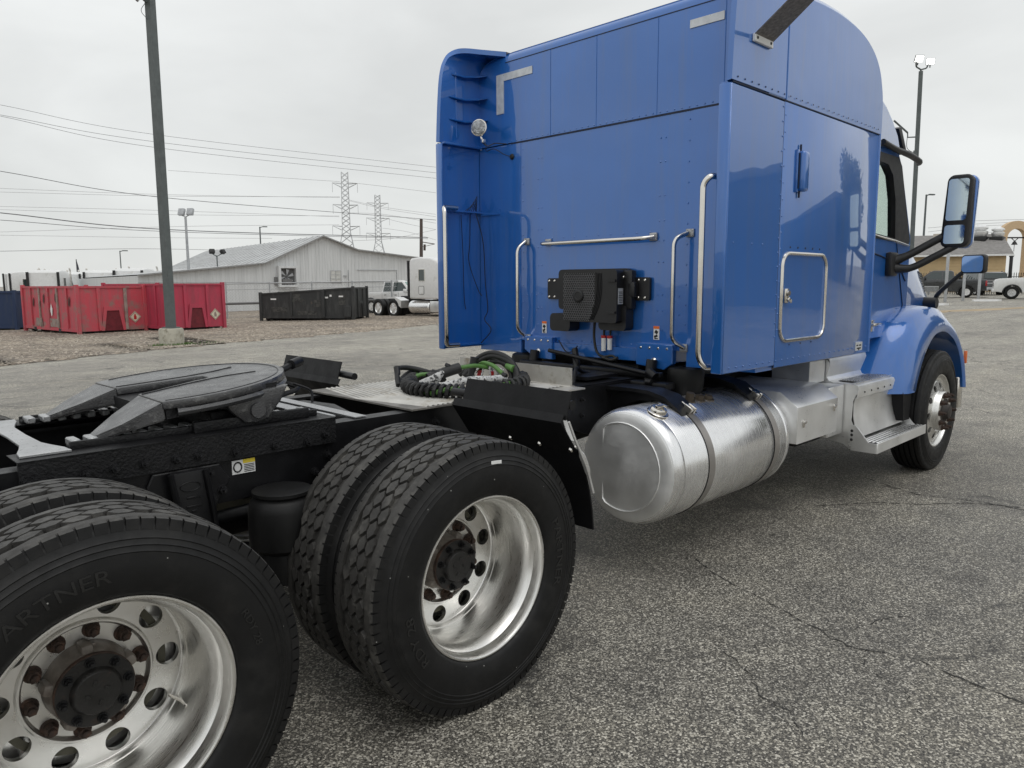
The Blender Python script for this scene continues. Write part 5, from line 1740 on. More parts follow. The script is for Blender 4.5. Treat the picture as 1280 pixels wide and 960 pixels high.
# mirrors
for s in (-1, 1):
    def MP(u, v, w=0.0):     # u along the face, v up, w towards the rear
        q = Vector((4.72, -1.42, 2.125)) + Vector((.05, -1, 0)).normalized() * u + Vector((.02, -.025, 1)).normalized() * v + Vector((-1, -.05, .02)).normalized() * w
        q.y *= -s
        return q
    bm = B()
    vs = prism(bm, roundrect(0, 0, .185, .545, .05, 5), 'z', -.10, .02, .015, 3)
    for v in bm.verts:
        tap = 1 - .06 * (v.co.y / .27)
        v.co = MP(v.co.x * tap, v.co.y, v.co.z)
    bmesh.ops.recalc_face_normals(bm, faces=bm.faces[:])
    mr = P_('door_mirror', bm, BPLAS)
    bm = B()
    prism(bm, roundrect(.008, .0, .185, .55, .05, 5), 'z', -.15, -.06, .02, 3)
    for v in bm.verts: v.co = MP(v.co.x, v.co.y, v.co.z)
    bmesh.ops.recalc_face_normals(bm, faces=bm.faces[:])
    obj('mirror_shell', bm, BLUE, mr)
    for nm, c0, h0 in (('mirror_glass', .085, .31), ('wide_glass', -.175, .14)):
        bm = B()
        prism(bm, roundrect(-.005, c0, .138, h0, .02, 4), 'z', .021, .024)
        for v in bm.verts: v.co = MP(v.co.x, v.co.y, v.co.z)
        bmesh.ops.recalc_face_normals(bm, faces=bm.faces[:])
        obj(nm, bm, MIRROR, mr)
    bm = B()
    f_ = lambda x, y, z: (x, s * y, z)
    tube(bm, smoothpath([f_(4.58, 1.01, 1.75), f_(4.62, 1.12, 1.80), f_(4.68, 1.24, 1.88), f_(4.74, 1.36, 1.96)], 6), [.05, .045, .04, .036, .034, .032] + [.03] * 13, 10)
    tube(bm, smoothpath([f_(4.58, 1.01, 1.70), f_(4.62, 1.14, 1.70), f_(4.68, 1.28, 1.78), f_(4.74, 1.42, 1.87)], 6), [.05, .045, .04, .036, .034, .032] + [.028] * 13, 10)
    box(bm, f_(4.56, 1.02, 1.73), (.16, .06, .19), None, .02)
    obj('mirror_arm', bm, BPLAS, mr)
    # hood mirror
    bm = B()
    vs = prism(bm, roundrect(0, 0, .205, .165, .03, 4), 'z', -.05, .015, .015, 3)
    def HP(u, v, w):
        q = Vector((5.75, -1.295, 1.745)) + Vector((-.25, -.97, 0)).normalized() * u + Vector((0, 0, 1)) * v + Vector((-.97, .25, .0)).normalized() * w
        q.y *= -s
        return q
    for v in bm.verts: v.co = HP(*v.co)
    bmesh.ops.recalc_face_normals(bm, faces=bm.faces[:])
    hm = P_('hood_mirror', bm, BPLAS)
    bm = B(); prism(bm, roundrect(0, 0, .18, .14, .025, 4), 'z', .016, .019)
    for v in bm.verts: v.co = HP(*v.co)
    bmesh.ops.recalc_face_normals(bm, faces=bm.faces[:])
    obj('mirror_glass', bm, MIRROR, hm)
    bm = B(); tube(bm, smoothpath([f_(5.78, 1.0, 1.40), f_(5.76, 1.02, 1.47), f_(5.75, 1.10, 1.56), f_(5.76, 1.21, 1.67)], 6), .02, 8)
    cyl(bm, f_(5.74, .88, 1.40), f_(5.74, 1.03, 1.40), .055, .05, 16)
    obj('mirror_arm', bm, BPLAS, hm)
# ------------------------------------------------------------------ things behind the truck
def at(x, y): return (x, y, gz(x, y))

# ---- roll-off containers: local x along the long side, y across; origin at a bottom corner
def container(name, loc, rz, L, Wd, Hh, m, label, cat='dumpster', group=None, slope=0.0, ribs=6, end='hook', dia=True, patches=True, grey=()):
    root = empty(name, loc, rz, label=label, cat=cat, group=group)
    zb = .16
    top = lambda x: Hh + slope * x
    def o(nm, bm, mm, par=root, **k): return obj(nm, bm, mm, par, **k)
    bm = B()
    outer = [(0, zb), (L, zb), (L, top(L)), (0, top(0))]
    for y0, y1 in ((0, .03), (Wd - .03, Wd)): prism(bm, outer, 'y', y0, y1)
    o('side_wall', bm, m)
    bm = B()
    b2(bm, .0, .03, .031, Wd - .031, zb, top(0)); b2(bm, L - .03, L, .031, Wd - .031, zb, top(L)); b2(bm, .031, L - .031, .031, Wd - .031, zb, zb + .04)
    o('end_wall', bm, m)
    bm = B()
    for y in (0, Wd): tube(bm, [(0, y, top(0)), (L, y, top(L))], .055, 4)
    for x in (0, L): tube(bm, [(x, 0, top(x)), (x, Wd, top(x))], .055, 4)
    for y in (0, Wd):
        b2(bm, -.03, L + .03, y - .035, y + .035, zb - .02, zb + .10)
    o('top_rail', bm, m)
    for x in (0, L):
        for y in (0, Wd):
            bm = B(); b2(bm, x - .07, x + .07, y - .07, y + .07, .02, top(x) + .09, .01, 1)
            o('corner_post', bm, m)
    for k in range(1, ribs):
        x = L * k / ribs
        for y, s in ((0, -1), (Wd, 1)):
            bm = B(); b2(bm, x - .05, x + .05, min(y, y + s * .06), max(y, y + s * .06), zb + .09, top(x) - .05, .008, 1)
            o('side_rib', bm, PRIMER if k in grey else m)
    for s, x in ((-1, 0), (1, L)):
        for y in (Wd * .30, Wd * .70):
            bm = B(); b2(bm, min(x, x + s * .06), max(x, x + s * .06), y - .06, y + .06, zb + .02, top(x) - .05, .008, 1)
            o('end_rib', bm, PRIMER if (grey and y > Wd * .5) else m)
        bm = B(); prism(bm, [(Wd * .36, zb), (Wd * .64, zb), (Wd * .59, zb + Hh * .42), (Wd * .41, zb + Hh * .42)], 'x', x + s * .002, x + s * .012)
        o('hook_recess', bm, REDDK if m in (RED, REDB) else INK)
        bm = B(); prism(bm, [(Wd * .31, zb), (Wd * .36, zb), (Wd * .41, zb + Hh * .42), (Wd * .59, zb + Hh * .42), (Wd * .64, zb), (Wd * .69, zb), (Wd * .63, zb + Hh * .5), (Wd * .37, zb + Hh * .5)], 'x', x, x + s * .05)
        o('recess_frame', bm, m)
    bm = B()
    for y in (Wd * .25, Wd * .75): b2(bm, .1, L - .1, y - .06, y + .06, .03, zb, .005, 1)
    for k in range(5):
        x = .3 + (L - .6) * k / 4
        b2(bm, x - .05, x + .05, .06, Wd - .06, .08, zb - .01)
    o('skid_rail', bm, BLKC)
    bm = B()
    for x in (.25, L - .25):
        for y in (.25, Wd - .25): cyl(bm, (x, y - .08, .10), (x, y + .08, .10), .10, .10, 12)
    o('roller', bm, BLKC)
    for x in (L * .22, L * .68):
        bm = B(); b2(bm, x - .12, x + .12, -.04, -.01, zb - .06, zb + .07)
        o('fork_pocket', bm, INK)
    if dia:
        bm = B()
        y = Wd * .835; z = zb + Hh * .27; d = .235
        prism(bm, [(y, z - d), (y + d, z), (y, z + d), (y - d, z)], 'x', L + .012, L + .02)
        pl = o('hazard_placard', bm, mat('cream placard', (.66, .60, .46), .7, var=.1) if 'cream placard' not in bpy.data.materials else bpy.data.materials['cream placard'])
        bm = B(); tube(bm, [(L + .0215, y + (d - .03) * math.cos(a), z + (d - .03) * math.sin(a)) for a in (0, PI / 2, PI, 3 * PI / 2)], .008, 4, closed=True)
        obj('placard_border', bm, INK, pl)
        bm = B(); prism(bm, [(y - .05, z - .10), (y + .05, z - .10), (y + .055, z + .02), (y + .03, z + .03), (y + .03, z + .10), (y - .02, z + .11), (y - .055, z + .02)], 'x', L + .02, L + .0225)
        obj('placard_symbol', bm, REDPL if m is RED else PRIMER, pl)
    if patches:
        bm = B(); b2(bm, L * .24, L * .36, -.0325, -.030, zb + .12, zb + .45); b2(bm, L * .50, L * .68, -.0325, -.030, zb + .12, zb + .45)
        o('bare_patch', bm, PRIMER)
        bm = B(); prism(bm, [(L * .53, zb + .8), (L * .55, zb + 1.05), (L * .57, zb + .85), (L * .56, zb + .6), (L * .545, zb + .55)], 'y', -.035, -.032)
        o('scrape_mark', bm, WHITEM)
        bm = B()
        for x, z in ((L * .20, 1.15), (L * .32, 1.0), (L * .40, 1.3), (L * .62, 1.35), (L * .86, 1.2)):
            prism(bm, [(x, z), (x + .05, z + .22), (x + .16, z + .30), (x + .13, z + .1), (x + .08, z - .12)], 'y', -.034, -.031)
        o('rust_scar', bm, RUST)
    return root
# heading: local +x runs along the long side from the far end to the near corner
def c_at(corner, far, Wd, *a, **k):
    """near corner (local x=L,y=0) and far end of the long side (local x=0,y=0)"""
    dx, dy = corner[0] - far[0], corner[1] - far[1]
    L = math.hypot(dx, dy)
    return L, (far[0], far[1], (gz(*corner) + gz(*far)) / 2), math.atan2(dy, dx)
L, loc, rz = c_at((6.65, 28.9), (6.02, 34.25), 2.5)
container('waste_container', loc, rz, L, 2.55, 1.86, RED, 'scraped red steel container with a red hazard diamond, left of the light pole', grey=(2, 4))
L, loc, rz = c_at((9.48, 27.52), (8.75, 32.8), 2.5)
c2 = container('waste_container', loc, rz, L, 2.40, 1.90, REDB, 'crimson steel container with a blank diamond plate, right behind the light pole base', patches=False)
L, loc, rz = c_at((17.5, 33.75), (20.5, 30.1), 2.4)
bc = container('waste_container', loc, rz, L, 2.3, 1.62, BLKC, 'low black open top steel container tilted beside the wire fence', slope=-.06, ribs=3, dia=False, patches=False)
def marks(root, spec, m, nm, y, flip=1):
    for x, z, w, h in spec:
        bm = B(); b2(bm, x - w / 2, x + w / 2, y - .004, y + .004, z, z + h)
        obj(nm, bm, m, root)
SCUFF = mat('bare scuffed steel', (.065, .065, .06), .8, var=.4, col2=(.03, .03, .03), thr=(.48, .6), ms=9)
# marks on the wall that faces the camera (the far long side in local terms)
marks(bc, [(L * .86, 1.05, .28, .07), (L * .30, 1.12, .30, .08), (L * .13, 1.18, .22, .07), (L * .24, 1.20, .10, .10)], WHITEM, 'stencil_mark', 2.305)
marks(bc, [(L * .62, .95, .5, .4), (L * .36, .7, .6, .35), (L * .12, .8, .35, .5), (L * .8, .45, .8, .25), (L * .5, .3, 1.0, .2)], SCUFF, 'scuffed_patch', 2.303)
bm = B(); b2(bm, L * .30, L * .33, 2.29, 2.42, .2, 1.55, .01, 1); b2(bm, L * .02, L * .10, 2.30, 2.40, .2, .75, .02, 1)
obj('side_lug', bm, BLKC, bc)
L, loc, rz = c_at((6.1, 36.2), (2.2, 40.4), 2.4)
container('waste_container', loc, rz, L, 2.4, 1.75, NAVY, 'dark navy blue steel container at the left edge of the photo', dia=False, patches=False, ribs=4)

# ---- light poles
def square_pole(bm, p0, p1, w0, w1):
    tube(bm, [p0, p1], [w0 * .7071, w1 * .7071], 4)
pr = empty('light_pole', at(6.3, 18.75), .4, label='tall grey light pole standing on a round concrete base at left', cat='light pole')
bm = B(); lathe(bm, [(-.1, .33), (.46, .33), (.50, .30), (.505, .001)], 'z', (0, 0, 0), 32)
obj('concrete_base', bm, CONC, pr)
bm = B(); square_pole(bm, (0, 0, .53), (0, 0, 10.8), .20, .19); b2(bm, -.17, .17, -.17, .17, .50, .535)
obj('pole', bm, POLEM, pr)
def flood(par, loc, rz, tilt, s=1.0, lit=False, m=POLEM):
    bm = B()
    box(bm, (0, 0, 0), (.34 * s, .42 * s, .07 * s), None, .015 * s)
    for k in range(5): b2(bm, (-.14 + k * .06) * s, (-.13 + k * .06) * s, -.18 * s, .18 * s, .035 * s, .065 * s)
    cyl(bm, (-.17 * s, 0, 0), (-.30 * s, 0, -.02 * s), .03 * s, .03 * s, 8)
    o = obj('floodlight', bm, m, par, loc=loc)
    o.rotation_euler = (0, tilt, rz)
    bm = B(); box(bm, (0, 0, -.037 * s), (.29 * s, .37 * s, .01 * s))
    obj('lamp_lens', bm, LAMPON if lit else LENS, o)
    return o
flood(pr, (-.32, .22, 10.05), R(130), R(35), 1.25)
flood(pr, (-.30, .05, 9.35), R(130), R(55), 1.0)
bm = B(); tube(bm, [(0, 0, 9.9), (-.15, .12, 9.95), (-.32, .22, 10.05)], .03, 8); tube(bm, [(0, 0, 9.2), (-.16, .03, 9.22), (-.30, .05, 9.35)], .03, 8); tube(bm, smoothpath([(-.1, .05, 9.2), (-.22, .1, 8.95), (-.08, .02, 8.75)], 5), .008, 5)
obj('lamp_arm', bm, POLEM, pr)

pr = empty('light_pole', at(31.0, 7.2), R(20), label='slim light pole with two lit floodlights behind the truck cab', cat='light pole')
hz0 = gz(31.0, 7.2)
bm = B(); square_pole(bm, (0, 0, 0), (.35, .10, 9.55), .17, .15)
obj('pole', bm, POLEM, pr)
flood(pr, (.12, .20, 9.98), R(205), R(-62), .80, True); flood(pr, (.62, -.22, 9.95), R(190), R(-82), .75, True)
bm = B(); tube(bm, fillet([(.36, .1, 9.5), (.36, .1, 9.62), (.16, .28, 9.7), (.02, .3, 9.85)], .06, 4), .03, 8); tube(bm, fillet([(.36, .1, 9.62), (.56, -.1, 9.7), (.56, -.15, 9.85)], .06, 4), .03, 8)
obj('lamp_arm', bm, POLEM, pr)
bm = B(); tube(bm, [(.25, .1, 7.05), (.0, .42, 7.02), (.0, .44, 7.2)], .025, 6); tube(bm, [(.0, .44, 7.2), (-.45, .95, 7.62)], .035, 6); tube(bm, smoothpath([(.0, .44, 7.1), (-.05, .42, 6.6), (.22, .1, 6.4)], 5), .012, 5); box(bm, (.2, .12, 6.4), (.14, .14, .24))
obj('camera_arm', bm, POLEM, pr)

pr = empty('light_pole', at(22.6, 58.3), .6, label='thin pale light pole with two square lamp heads above the crimson container', cat='light pole')
bm = B(); cyl(bm, (0, 0, 0), (0, 0, 7.5), .13, .09, 10)
obj('pole', bm, GALV, pr)
for s in (-1, 1):
    bm = B(); box(bm, (.1, s * .38, 7.85), (.25, .52, .55), Euler((0, .35, 0)), .03); tube(bm, [(0, 0, 7.45), (0, s * .36, 7.6)], .04, 6)
    o_ = obj('floodlight', bm, GALV, pr)
    bm = B(); box(bm, (.235, s * .38, 7.80), (.01, .46, .48), Euler((0, .35, 0)))
    obj('lamp_lens', bm, WHITEM, o_)
for x, y, h, r, lb in ((87, 23.9, 10.2, .13, 'thin lamp post between the cab window and the door mirror'), (35.9, 116.5, 7.4, .10, 'thin short lamp post above the first red container'), (50.8, 102.4, 10.6, .13, 'thin lamp post behind the warehouse roof')):
    pr = empty('lamp_post', at(x, y), .3, label=lb, cat='lamp post')
    bm = B(); cyl(bm, (0, 0, 0), (0, 0, h), r, r * .7, 8)
    obj('pole', bm, POLEM, pr)
    bm = B(); tube(bm, [(0, 0, h - .1), (.25, -.25, h)], .06, 6); box(bm, (.5, -.5, h + .02), (.7, .28, .14), Euler((0, 0, R(-45))), .04)
    obj('lamp_head', bm, POLEM, pr)
pr = empty('flag_pole', at(34.2, 132), 0, label='thin pole with a furled dark flag above the white truck roofs', cat='flag pole')
bm = B(); cyl(bm, (0, 0, 0), (0, 0, 6.6), .09, .07, 8); obj('pole', bm, POLEM, pr)
bm = B(); tube(bm, smoothpath([(0, 0, 6.4), (.1, -.1, 5.4), (.12, -.1, 4.4), (.05, 0, 3.4)], 5), [.05 + .018 * k for k in range(16)], 8); obj('flag', bm, mat('dark furled flag', (.06, .06, .075), .9), pr)

# grass tuft at the pole base
bm = B(); rnd = random.Random(9)
for k in range(900):
    a = rnd.uniform(-PI, PI); q = rnd.uniform(.30, .62) if rnd.random() < .6 else rnd.uniform(.3, 1.1)
    x = 6.3 + q * math.cos(a) + (.35 if q > .6 else 0); y = 18.75 - abs(q * math.sin(a)) * .7
    z = gz(x, y); h = rnd.uniform(.03, .11); t = rnd.uniform(0, 6.28)
    dx, dy = .012 * math.cos(t), .012 * math.sin(t)
    bm.faces.new([bm.verts.new(v) for v in ((x - dx, y - dy, z), (x + dx, y + dy, z), (x + dy * 3, y - dx * 3, z + h))])
obj('grass', bm, GRASS, smooth=0, kind='stuff')

# ---- warehouse: gable wall along u, ridge going back along v
WP = Vector((30.30, 50.85, 0)); au = R(-8); U = Vector((math.cos(au), math.sin(au), 0)); V = Vector((-math.sin(au), math.cos(au), 0))
wz = gz(30.3, 50.85)
wh_ = empty('warehouse', (WP.x, WP.y, wz), au, label='long grey corrugated metal warehouse with a gable roof and wall fan', cat='warehouse')
pf = [(-13.6, 2.62), (-4.72, 3.55), (0, 5.74), (2.94, 4.73), (8.16, 4.22), (13, 3.9)]
def wallz(x):
    for (a, za), (b, zb_) in zip(pf, pf[1:]):
        if a <= x <= b: return za + (zb_ - za) * (x - a) / (b - a)
n_s = 0
x = -13.6
while x < 12.9:     # vertical sheets, each its own panel with a lap
    w_s = .92; x1 = min(x + w_s, 13)
    brk = [x] + [a for a, _ in pf if x < a < x1] + [x1]
    bm = B()
    st = .012 if n_s % 2 else 0
    prism(bm, [(x, -.3), (x1 + .02, -.3)] + [(q, wallz(q)) for q in brk[::-1]], 'y', -.03 - st, .02 - st)
    for k in range(3):
        q = x + .2 + k * .27
        if q < x1 - .05: b2(bm, q - .03, q + .03, -.055 - st, -.029 - st, -.3, wallz(q) - .02)
    obj('wall_sheet', bm, SHEET, wh_, smooth=20)
    x = x1; n_s += 1
bm = B()
for (a, za), (b, zb_) in zip(pf, pf[1:]):
    dpt = 34 if -5 < a < 2.9 else 30
    v = [bm.verts.new(q) for q in ((a, -.35, za + .03), (b, -.35, zb_ + .03), (b, dpt, zb_ + .03), (a, dpt, za + .03))]
    bm.faces.new(v)
rf_ = obj('roof', bm, SHEETR, wh_, smooth=10)
bm = B()
for k in range(26):
    y = .4 + k * 1.3
    tube(bm, [(-4.72, y, 3.60), (0, y, 5.79)], .035, 4)
obj('roof_seam', bm, SHEETR, rf_)
bm = B()
for (a, za), (b, zb_) in zip(pf, pf[1:]): tube(bm, [(a, -.38, za), (b, -.38, zb_)], .07, 4)
obj('eave_trim', bm, mat('grey eave trim', (.30, .30, .30), .6), wh_)
bm = B(); b2(bm, -13.58, -13.53, .03, 30, -.3, 2.58); b2(bm, -4.75, -4.7, 0, 34, 2.4, 3.5)
obj('side_wall', bm, SHEET, wh_)
bm = B()       # framed fan
prism(bm, [(-3.75, 1.72), (-2.2, 1.72), (-2.2, 3.35), (-3.75, 3.35)], 'y', -.50, -.06, holes=[[(-3.58, 1.90), (-2.40, 1.90), (-2.40, 3.18), (-3.58, 3.18)]])
fn = obj('wall_fan', bm, SHEET, wh_)
bm = B()
for k in range(6):
    t = 2 * PI * k / 6
    prism(bm, [(-3.1 + .08 * math.cos(t), 2.53 + .08 * math.sin(t)), (-3.1 + .58 * math.cos(t + .1), 2.53 + .58 * math.sin(t + .1)), (-3.1 + .58 * math.cos(t + .55), 2.53 + .58 * math.sin(t + .55))], 'y', -.28, -.26)
obj('fan_blade', bm, GALV, fn)
bm = B(); b2(bm, -3.5, -2.75, -.50, -.25, 1.98, 2.35); b2(bm, -4.0, -3.76, -.2, -.06, 1.9, 2.5); b2(bm, -3.75, -2.2, -.08, -.065, 1.72, 3.35)
obj('fan_motor', bm, mat('dark fan recess', (.16, .16, .16), .7), fn)
bm = B(); b2(bm, .62, 1.52, -.075, -.06, 2.05, 3.02)
wn_ = obj('window', bm, mat('pale board window', (.58, .58, .55), .6), wh_)
bm = B()
for z in (2.05, 2.37, 2.70, 3.02): b2(bm, .60, 1.54, -.10, -.076, z - .015, z + .015)
for q in (.62, 1.07, 1.52): b2(bm, q - .02, q + .02, -.095, -.077, 2.05, 3.02)
obj('window_frame', bm, GALV, wn_)
bm = B(); b2(bm, 1.75, 2.0, -.14, -.06, 2.55, 2.65); b2(bm, 2.15, 2.2, -.10, -.06, 1.2, 3.1); tube(bm, [(-13.6, -.1, 2.1), (13, -.1, 2.1)], .02, 4); tube(bm, [(2.95, -.09, 3.1), (6.6, -.09, 3.1), (6.6, -.09, 0)], .03, 4)
obj('wall_conduit', bm, GALV, wh_)
fl = empty('roof_floodlight', tuple(WP + U * -6.5 + V * 6 + Vector((0, 0, wz + 3.3))), .2, label='pair of small black floodlights on the low warehouse roof', cat='floodlight')
bm = B(); cyl(bm, (0, 0, 0), (0, 0, 1.0), .05, .05, 8); tube(bm, [(-.45, 0, 1.15), (0, 0, .9), (.45, 0, 1.15)], .04, 6)
obj('post', bm, POLEM, fl)
for s in (-1, 1):
    bm = B(); box(bm, (s * .5, -.1, 1.3), (.42, .3, .34), Euler((-.5, 0, s * .3)), .04); obj('lamp_head', bm, HOSE, fl)

# ---- chain link fence
fa, fb = Vector((8, 41.5, 0)), Vector((29, 32.0, 0))
fr = empty('chain_link_fence', (fa.x, fa.y, gz(fa.x, fa.y)), 0, label='chain link fence with galvanised posts in front of the warehouse', cat='fence')
Lf = (fb - fa).length; Uf = (fb - fa).normalized()
zf = lambda t: gz(*(fa + Uf * t).xy) - gz(fa.x, fa.y)
np_ = 10
for k in range(np_ + 1):
    t = Lf * k / np_; q = Uf * t
    bm = B(); cyl(bm, (q.x, q.y, zf(t) - .1), (q.x, q.y, zf(t) + 2.0), .04, .04, 8); obj('post', bm, GALV, fr)
for z, rr_ in ((1.95, .03), (.85, .07), (1.62, .015)):
    bm = B(); tube(bm, [tuple(Uf * t + Vector((0, 0, zf(t) + z))) for t in [Lf * k / np_ for k in range(np_ + 1)]], rr_, 6); obj('rail', bm, mat('dark rail', (.13, .13, .13), .6) if z < 1 else GALV, fr)
bm = B()
t = 0.0
while t < Lf:
    for s in (-1, 1):
        a, b = t, t + s * 1.9
        if 0 <= b <= Lf:
            p = Uf * a; q = Uf * b
            w_ = Uf * .004
            bm.faces.new([bm.verts.new(v) for v in (p + Vector((0, 0, zf(a) + .03)) - w_, p + Vector((0, 0, zf(a) + .03)) + w_, q + Vector((0, 0, zf(b) + 1.93)) + w_, q + Vector((0, 0, zf(b) + 1.93)) - w_)])
    t += .16
obj('wire_mesh', bm, GALV, fr, smooth=0, kind='stuff')
bm = B(); b2(bm, 0, .75, -.03, 0, 1.05, 1.35)
obj('fence_sign', bm, HOSE, fr, loc=tuple(Uf * 15.9 + Vector((0, -.06, zf(15.9)))), rot=(0, 0, math.atan2(Uf.y, Uf.x)))

# ---- transmission towers, wood pole
def tower(loc, rz, H, wb, label, arms):
    root = empty('transmission_tower', loc, rz, label=label, cat='tower')
    kz = .50 * H
    hw = lambda z: (wb + (1.35 - wb) * z / kz) if z < kz else 1.35 + (1.1 - 1.35) * (z - kz) / (H - kz)
    cs = ((1, 1), (1, -1), (-1, -1), (-1, 1))
    for sx, sy in cs:
        bm = B(); tube(bm, [(sx * hw(z), sy * hw(z), z) for z in (0, kz, H)], .16, 4); obj('leg', bm, TOWER, root)
    bm = B()
    zs = [0]
    while zs[-1] < H - .5: zs.append(min(H, zs[-1] + max(1.7, hw(zs[-1]) * 1.35)))
    for a, b in zip(zs, zs[1:]):
        for i in range(4):
            p, q = cs[i], cs[(i + 1) % 4]
            tube(bm, [(p[0] * hw(a), p[1] * hw(a), a), (q[0] * hw(b), q[1] * hw(b), b)], .08, 3); tube(bm, [(q[0] * hw(a), q[1] * hw(a), a), (p[0] * hw(b), p[1] * hw(b), b)], .08, 3)
    obj('lattice', bm, TOWER, root)
    for z, w in arms:
        bm = B()
        for s in (-1, 1):
            for sy in (-1, 1): tube(bm, [(s * hw(z), sy * hw(z), z), (s * w, 0, z + .2)], .10, 3); tube(bm, [(s * hw(z), sy * hw(z), z - 1.3), (s * w, 0, z + .2)], .08, 3)
            tube(bm, [(s * w, 0, z + .2), (s * w, 0, z - 2.9)], .09, 4)
        obj('cross_arm', bm, TOWER, root)
    return root
tower(at(143.6, 225), R(-32), 40.0, 5.2, 'taller lattice transmission tower behind the warehouse gable', ((36.2, 4.2), (29.0, 4.2), (21.8, 4.6)))
tower(at(193, 277), R(-32), 40.5, 6.0, 'shorter looking pointed lattice transmission tower right of the other tower', ((37, 4.6), (30.5, 5.0), (24, 5.2)))
wp = empty('utility_pole', at(54.2, 68.8), .5, label='leaning dark wooden utility pole beside the edge of the blue sleeper', cat='utility pole')
bm = B(); tube(bm, [(-.1, 0, 0), (1.05, .3, 9.6)], [.24, .18], 10); obj('pole', bm, WOOD, wp)
bm = B(); tube(bm, [(.8, .2, 6.9), (2.2, -.9, 6.7)], .05, 6); tube(bm, [(.85, .2, 6.3), (2.2, -.9, 6.7)], .03, 6); cyl(bm, (.95, -.1, 5.9), (1.0, -.1, 6.6), .15, .15, 8)
obj('cross_arm', bm, WOOD, wp)

# ---- power lines
def wire(pts, r, m, label, group=None):
    bm = B()
    c0 = Vector(pts[0])
    P = smoothpath(pts, 12)
    tube(bm, [p - c0 for p in P], r, 4)
    o = obj('power_line', bm, m, loc=tuple(c0), label=label, cat='power line', group=group)
    return o
def span(a, b, sag):
    a, b = Vector(a), Vector(b)
    e = (b - a) * .35
    a2, b2_ = a - e, b + e
    return [tuple(a2 + (b2_ - a2) * t - Vector((0, 0, sag * (4 * t * (1 - t) - .767)))) for t in [i / 6 for i in range(7)]]
wire([(15.57, 82.1, 18.29), (28.26, 79.43, 16.92), (60.2, 73.03, 16.2)], 0.020, WIRE, 'uppermost thin wire crossing the grey sky at left')
wire([(15.48, 82.01, 17.36), (28.19, 79.36, 16.18), (60.14, 72.97, 15.5)], 0.022, WIRE, 'second thin wire from the top crossing the left sky')
wire([(15.47, 82.0, 17.25), (28.14, 79.31, 15.61), (60.07, 72.9, 14.8)], 0.022, WIRE, 'third thin wire from the top, just under its twin')
wire([(12.57, 69.43, 10.65), (24.6, 67.88, 9.36), (53.1, 64.46, 8.74)], 0.032, WIRE, 'dark single cable sagging across the middle of the left sky')
wire([(12.25, 69.12, 7.35), (25.01, 68.51, 6.59), (54.17, 67.32, 6.95)], 0.050, WIRE, 'thick dark cable passing just above the warehouse peak')
wire([(12.2, 69.07, 6.78), (24.99, 68.5, 6.41), (54.16, 67.31, 6.81)], 0.030, WIRE, 'thinner dark cable meeting the thick cable above the warehouse')
wire([(15.4, 86.85, 4.99), (31.41, 93.54, 5.92), (50.91, 101.67, 6.42)], 0.028, WIRE, 'low grey wire running just above the white truck roofs')
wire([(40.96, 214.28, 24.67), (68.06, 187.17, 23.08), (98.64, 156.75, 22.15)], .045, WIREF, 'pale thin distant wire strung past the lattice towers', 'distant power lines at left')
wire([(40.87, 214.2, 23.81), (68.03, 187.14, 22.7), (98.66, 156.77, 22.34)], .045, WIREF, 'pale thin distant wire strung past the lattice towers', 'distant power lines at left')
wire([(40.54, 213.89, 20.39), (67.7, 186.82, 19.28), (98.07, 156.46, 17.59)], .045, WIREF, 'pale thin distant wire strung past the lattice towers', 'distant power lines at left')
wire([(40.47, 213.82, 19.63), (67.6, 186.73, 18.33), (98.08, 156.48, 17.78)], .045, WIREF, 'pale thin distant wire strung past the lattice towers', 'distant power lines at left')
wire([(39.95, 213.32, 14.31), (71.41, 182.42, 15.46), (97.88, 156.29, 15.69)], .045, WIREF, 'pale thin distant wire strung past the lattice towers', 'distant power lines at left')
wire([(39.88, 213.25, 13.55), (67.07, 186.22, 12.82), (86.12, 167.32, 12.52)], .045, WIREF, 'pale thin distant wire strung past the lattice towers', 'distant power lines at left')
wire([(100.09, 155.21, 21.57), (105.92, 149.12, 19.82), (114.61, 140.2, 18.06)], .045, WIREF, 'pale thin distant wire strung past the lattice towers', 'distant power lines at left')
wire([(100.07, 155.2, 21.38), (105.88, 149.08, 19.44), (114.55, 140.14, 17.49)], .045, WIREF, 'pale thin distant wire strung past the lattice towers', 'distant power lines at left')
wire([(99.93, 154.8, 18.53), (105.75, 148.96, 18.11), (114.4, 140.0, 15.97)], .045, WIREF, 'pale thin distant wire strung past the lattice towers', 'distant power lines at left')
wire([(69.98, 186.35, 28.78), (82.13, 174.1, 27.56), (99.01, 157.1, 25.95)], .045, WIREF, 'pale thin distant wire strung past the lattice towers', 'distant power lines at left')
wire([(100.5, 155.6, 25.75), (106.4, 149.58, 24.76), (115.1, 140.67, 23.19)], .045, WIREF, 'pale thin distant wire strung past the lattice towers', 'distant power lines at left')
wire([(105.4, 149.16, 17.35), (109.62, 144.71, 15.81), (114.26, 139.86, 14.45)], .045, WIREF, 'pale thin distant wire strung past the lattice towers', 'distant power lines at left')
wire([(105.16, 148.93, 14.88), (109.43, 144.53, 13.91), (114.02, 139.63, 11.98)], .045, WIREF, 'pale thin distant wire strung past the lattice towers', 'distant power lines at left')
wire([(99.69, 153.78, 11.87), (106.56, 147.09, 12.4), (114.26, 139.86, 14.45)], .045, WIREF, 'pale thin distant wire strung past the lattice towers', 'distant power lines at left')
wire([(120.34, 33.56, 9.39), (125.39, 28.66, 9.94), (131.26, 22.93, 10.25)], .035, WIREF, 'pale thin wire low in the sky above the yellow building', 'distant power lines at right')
wire([(120.29, 33.5, 8.81), (125.36, 28.63, 9.59), (131.22, 22.89, 9.9)], .035, WIREF, 'pale thin wire low in the sky above the yellow building', 'distant power lines at right')
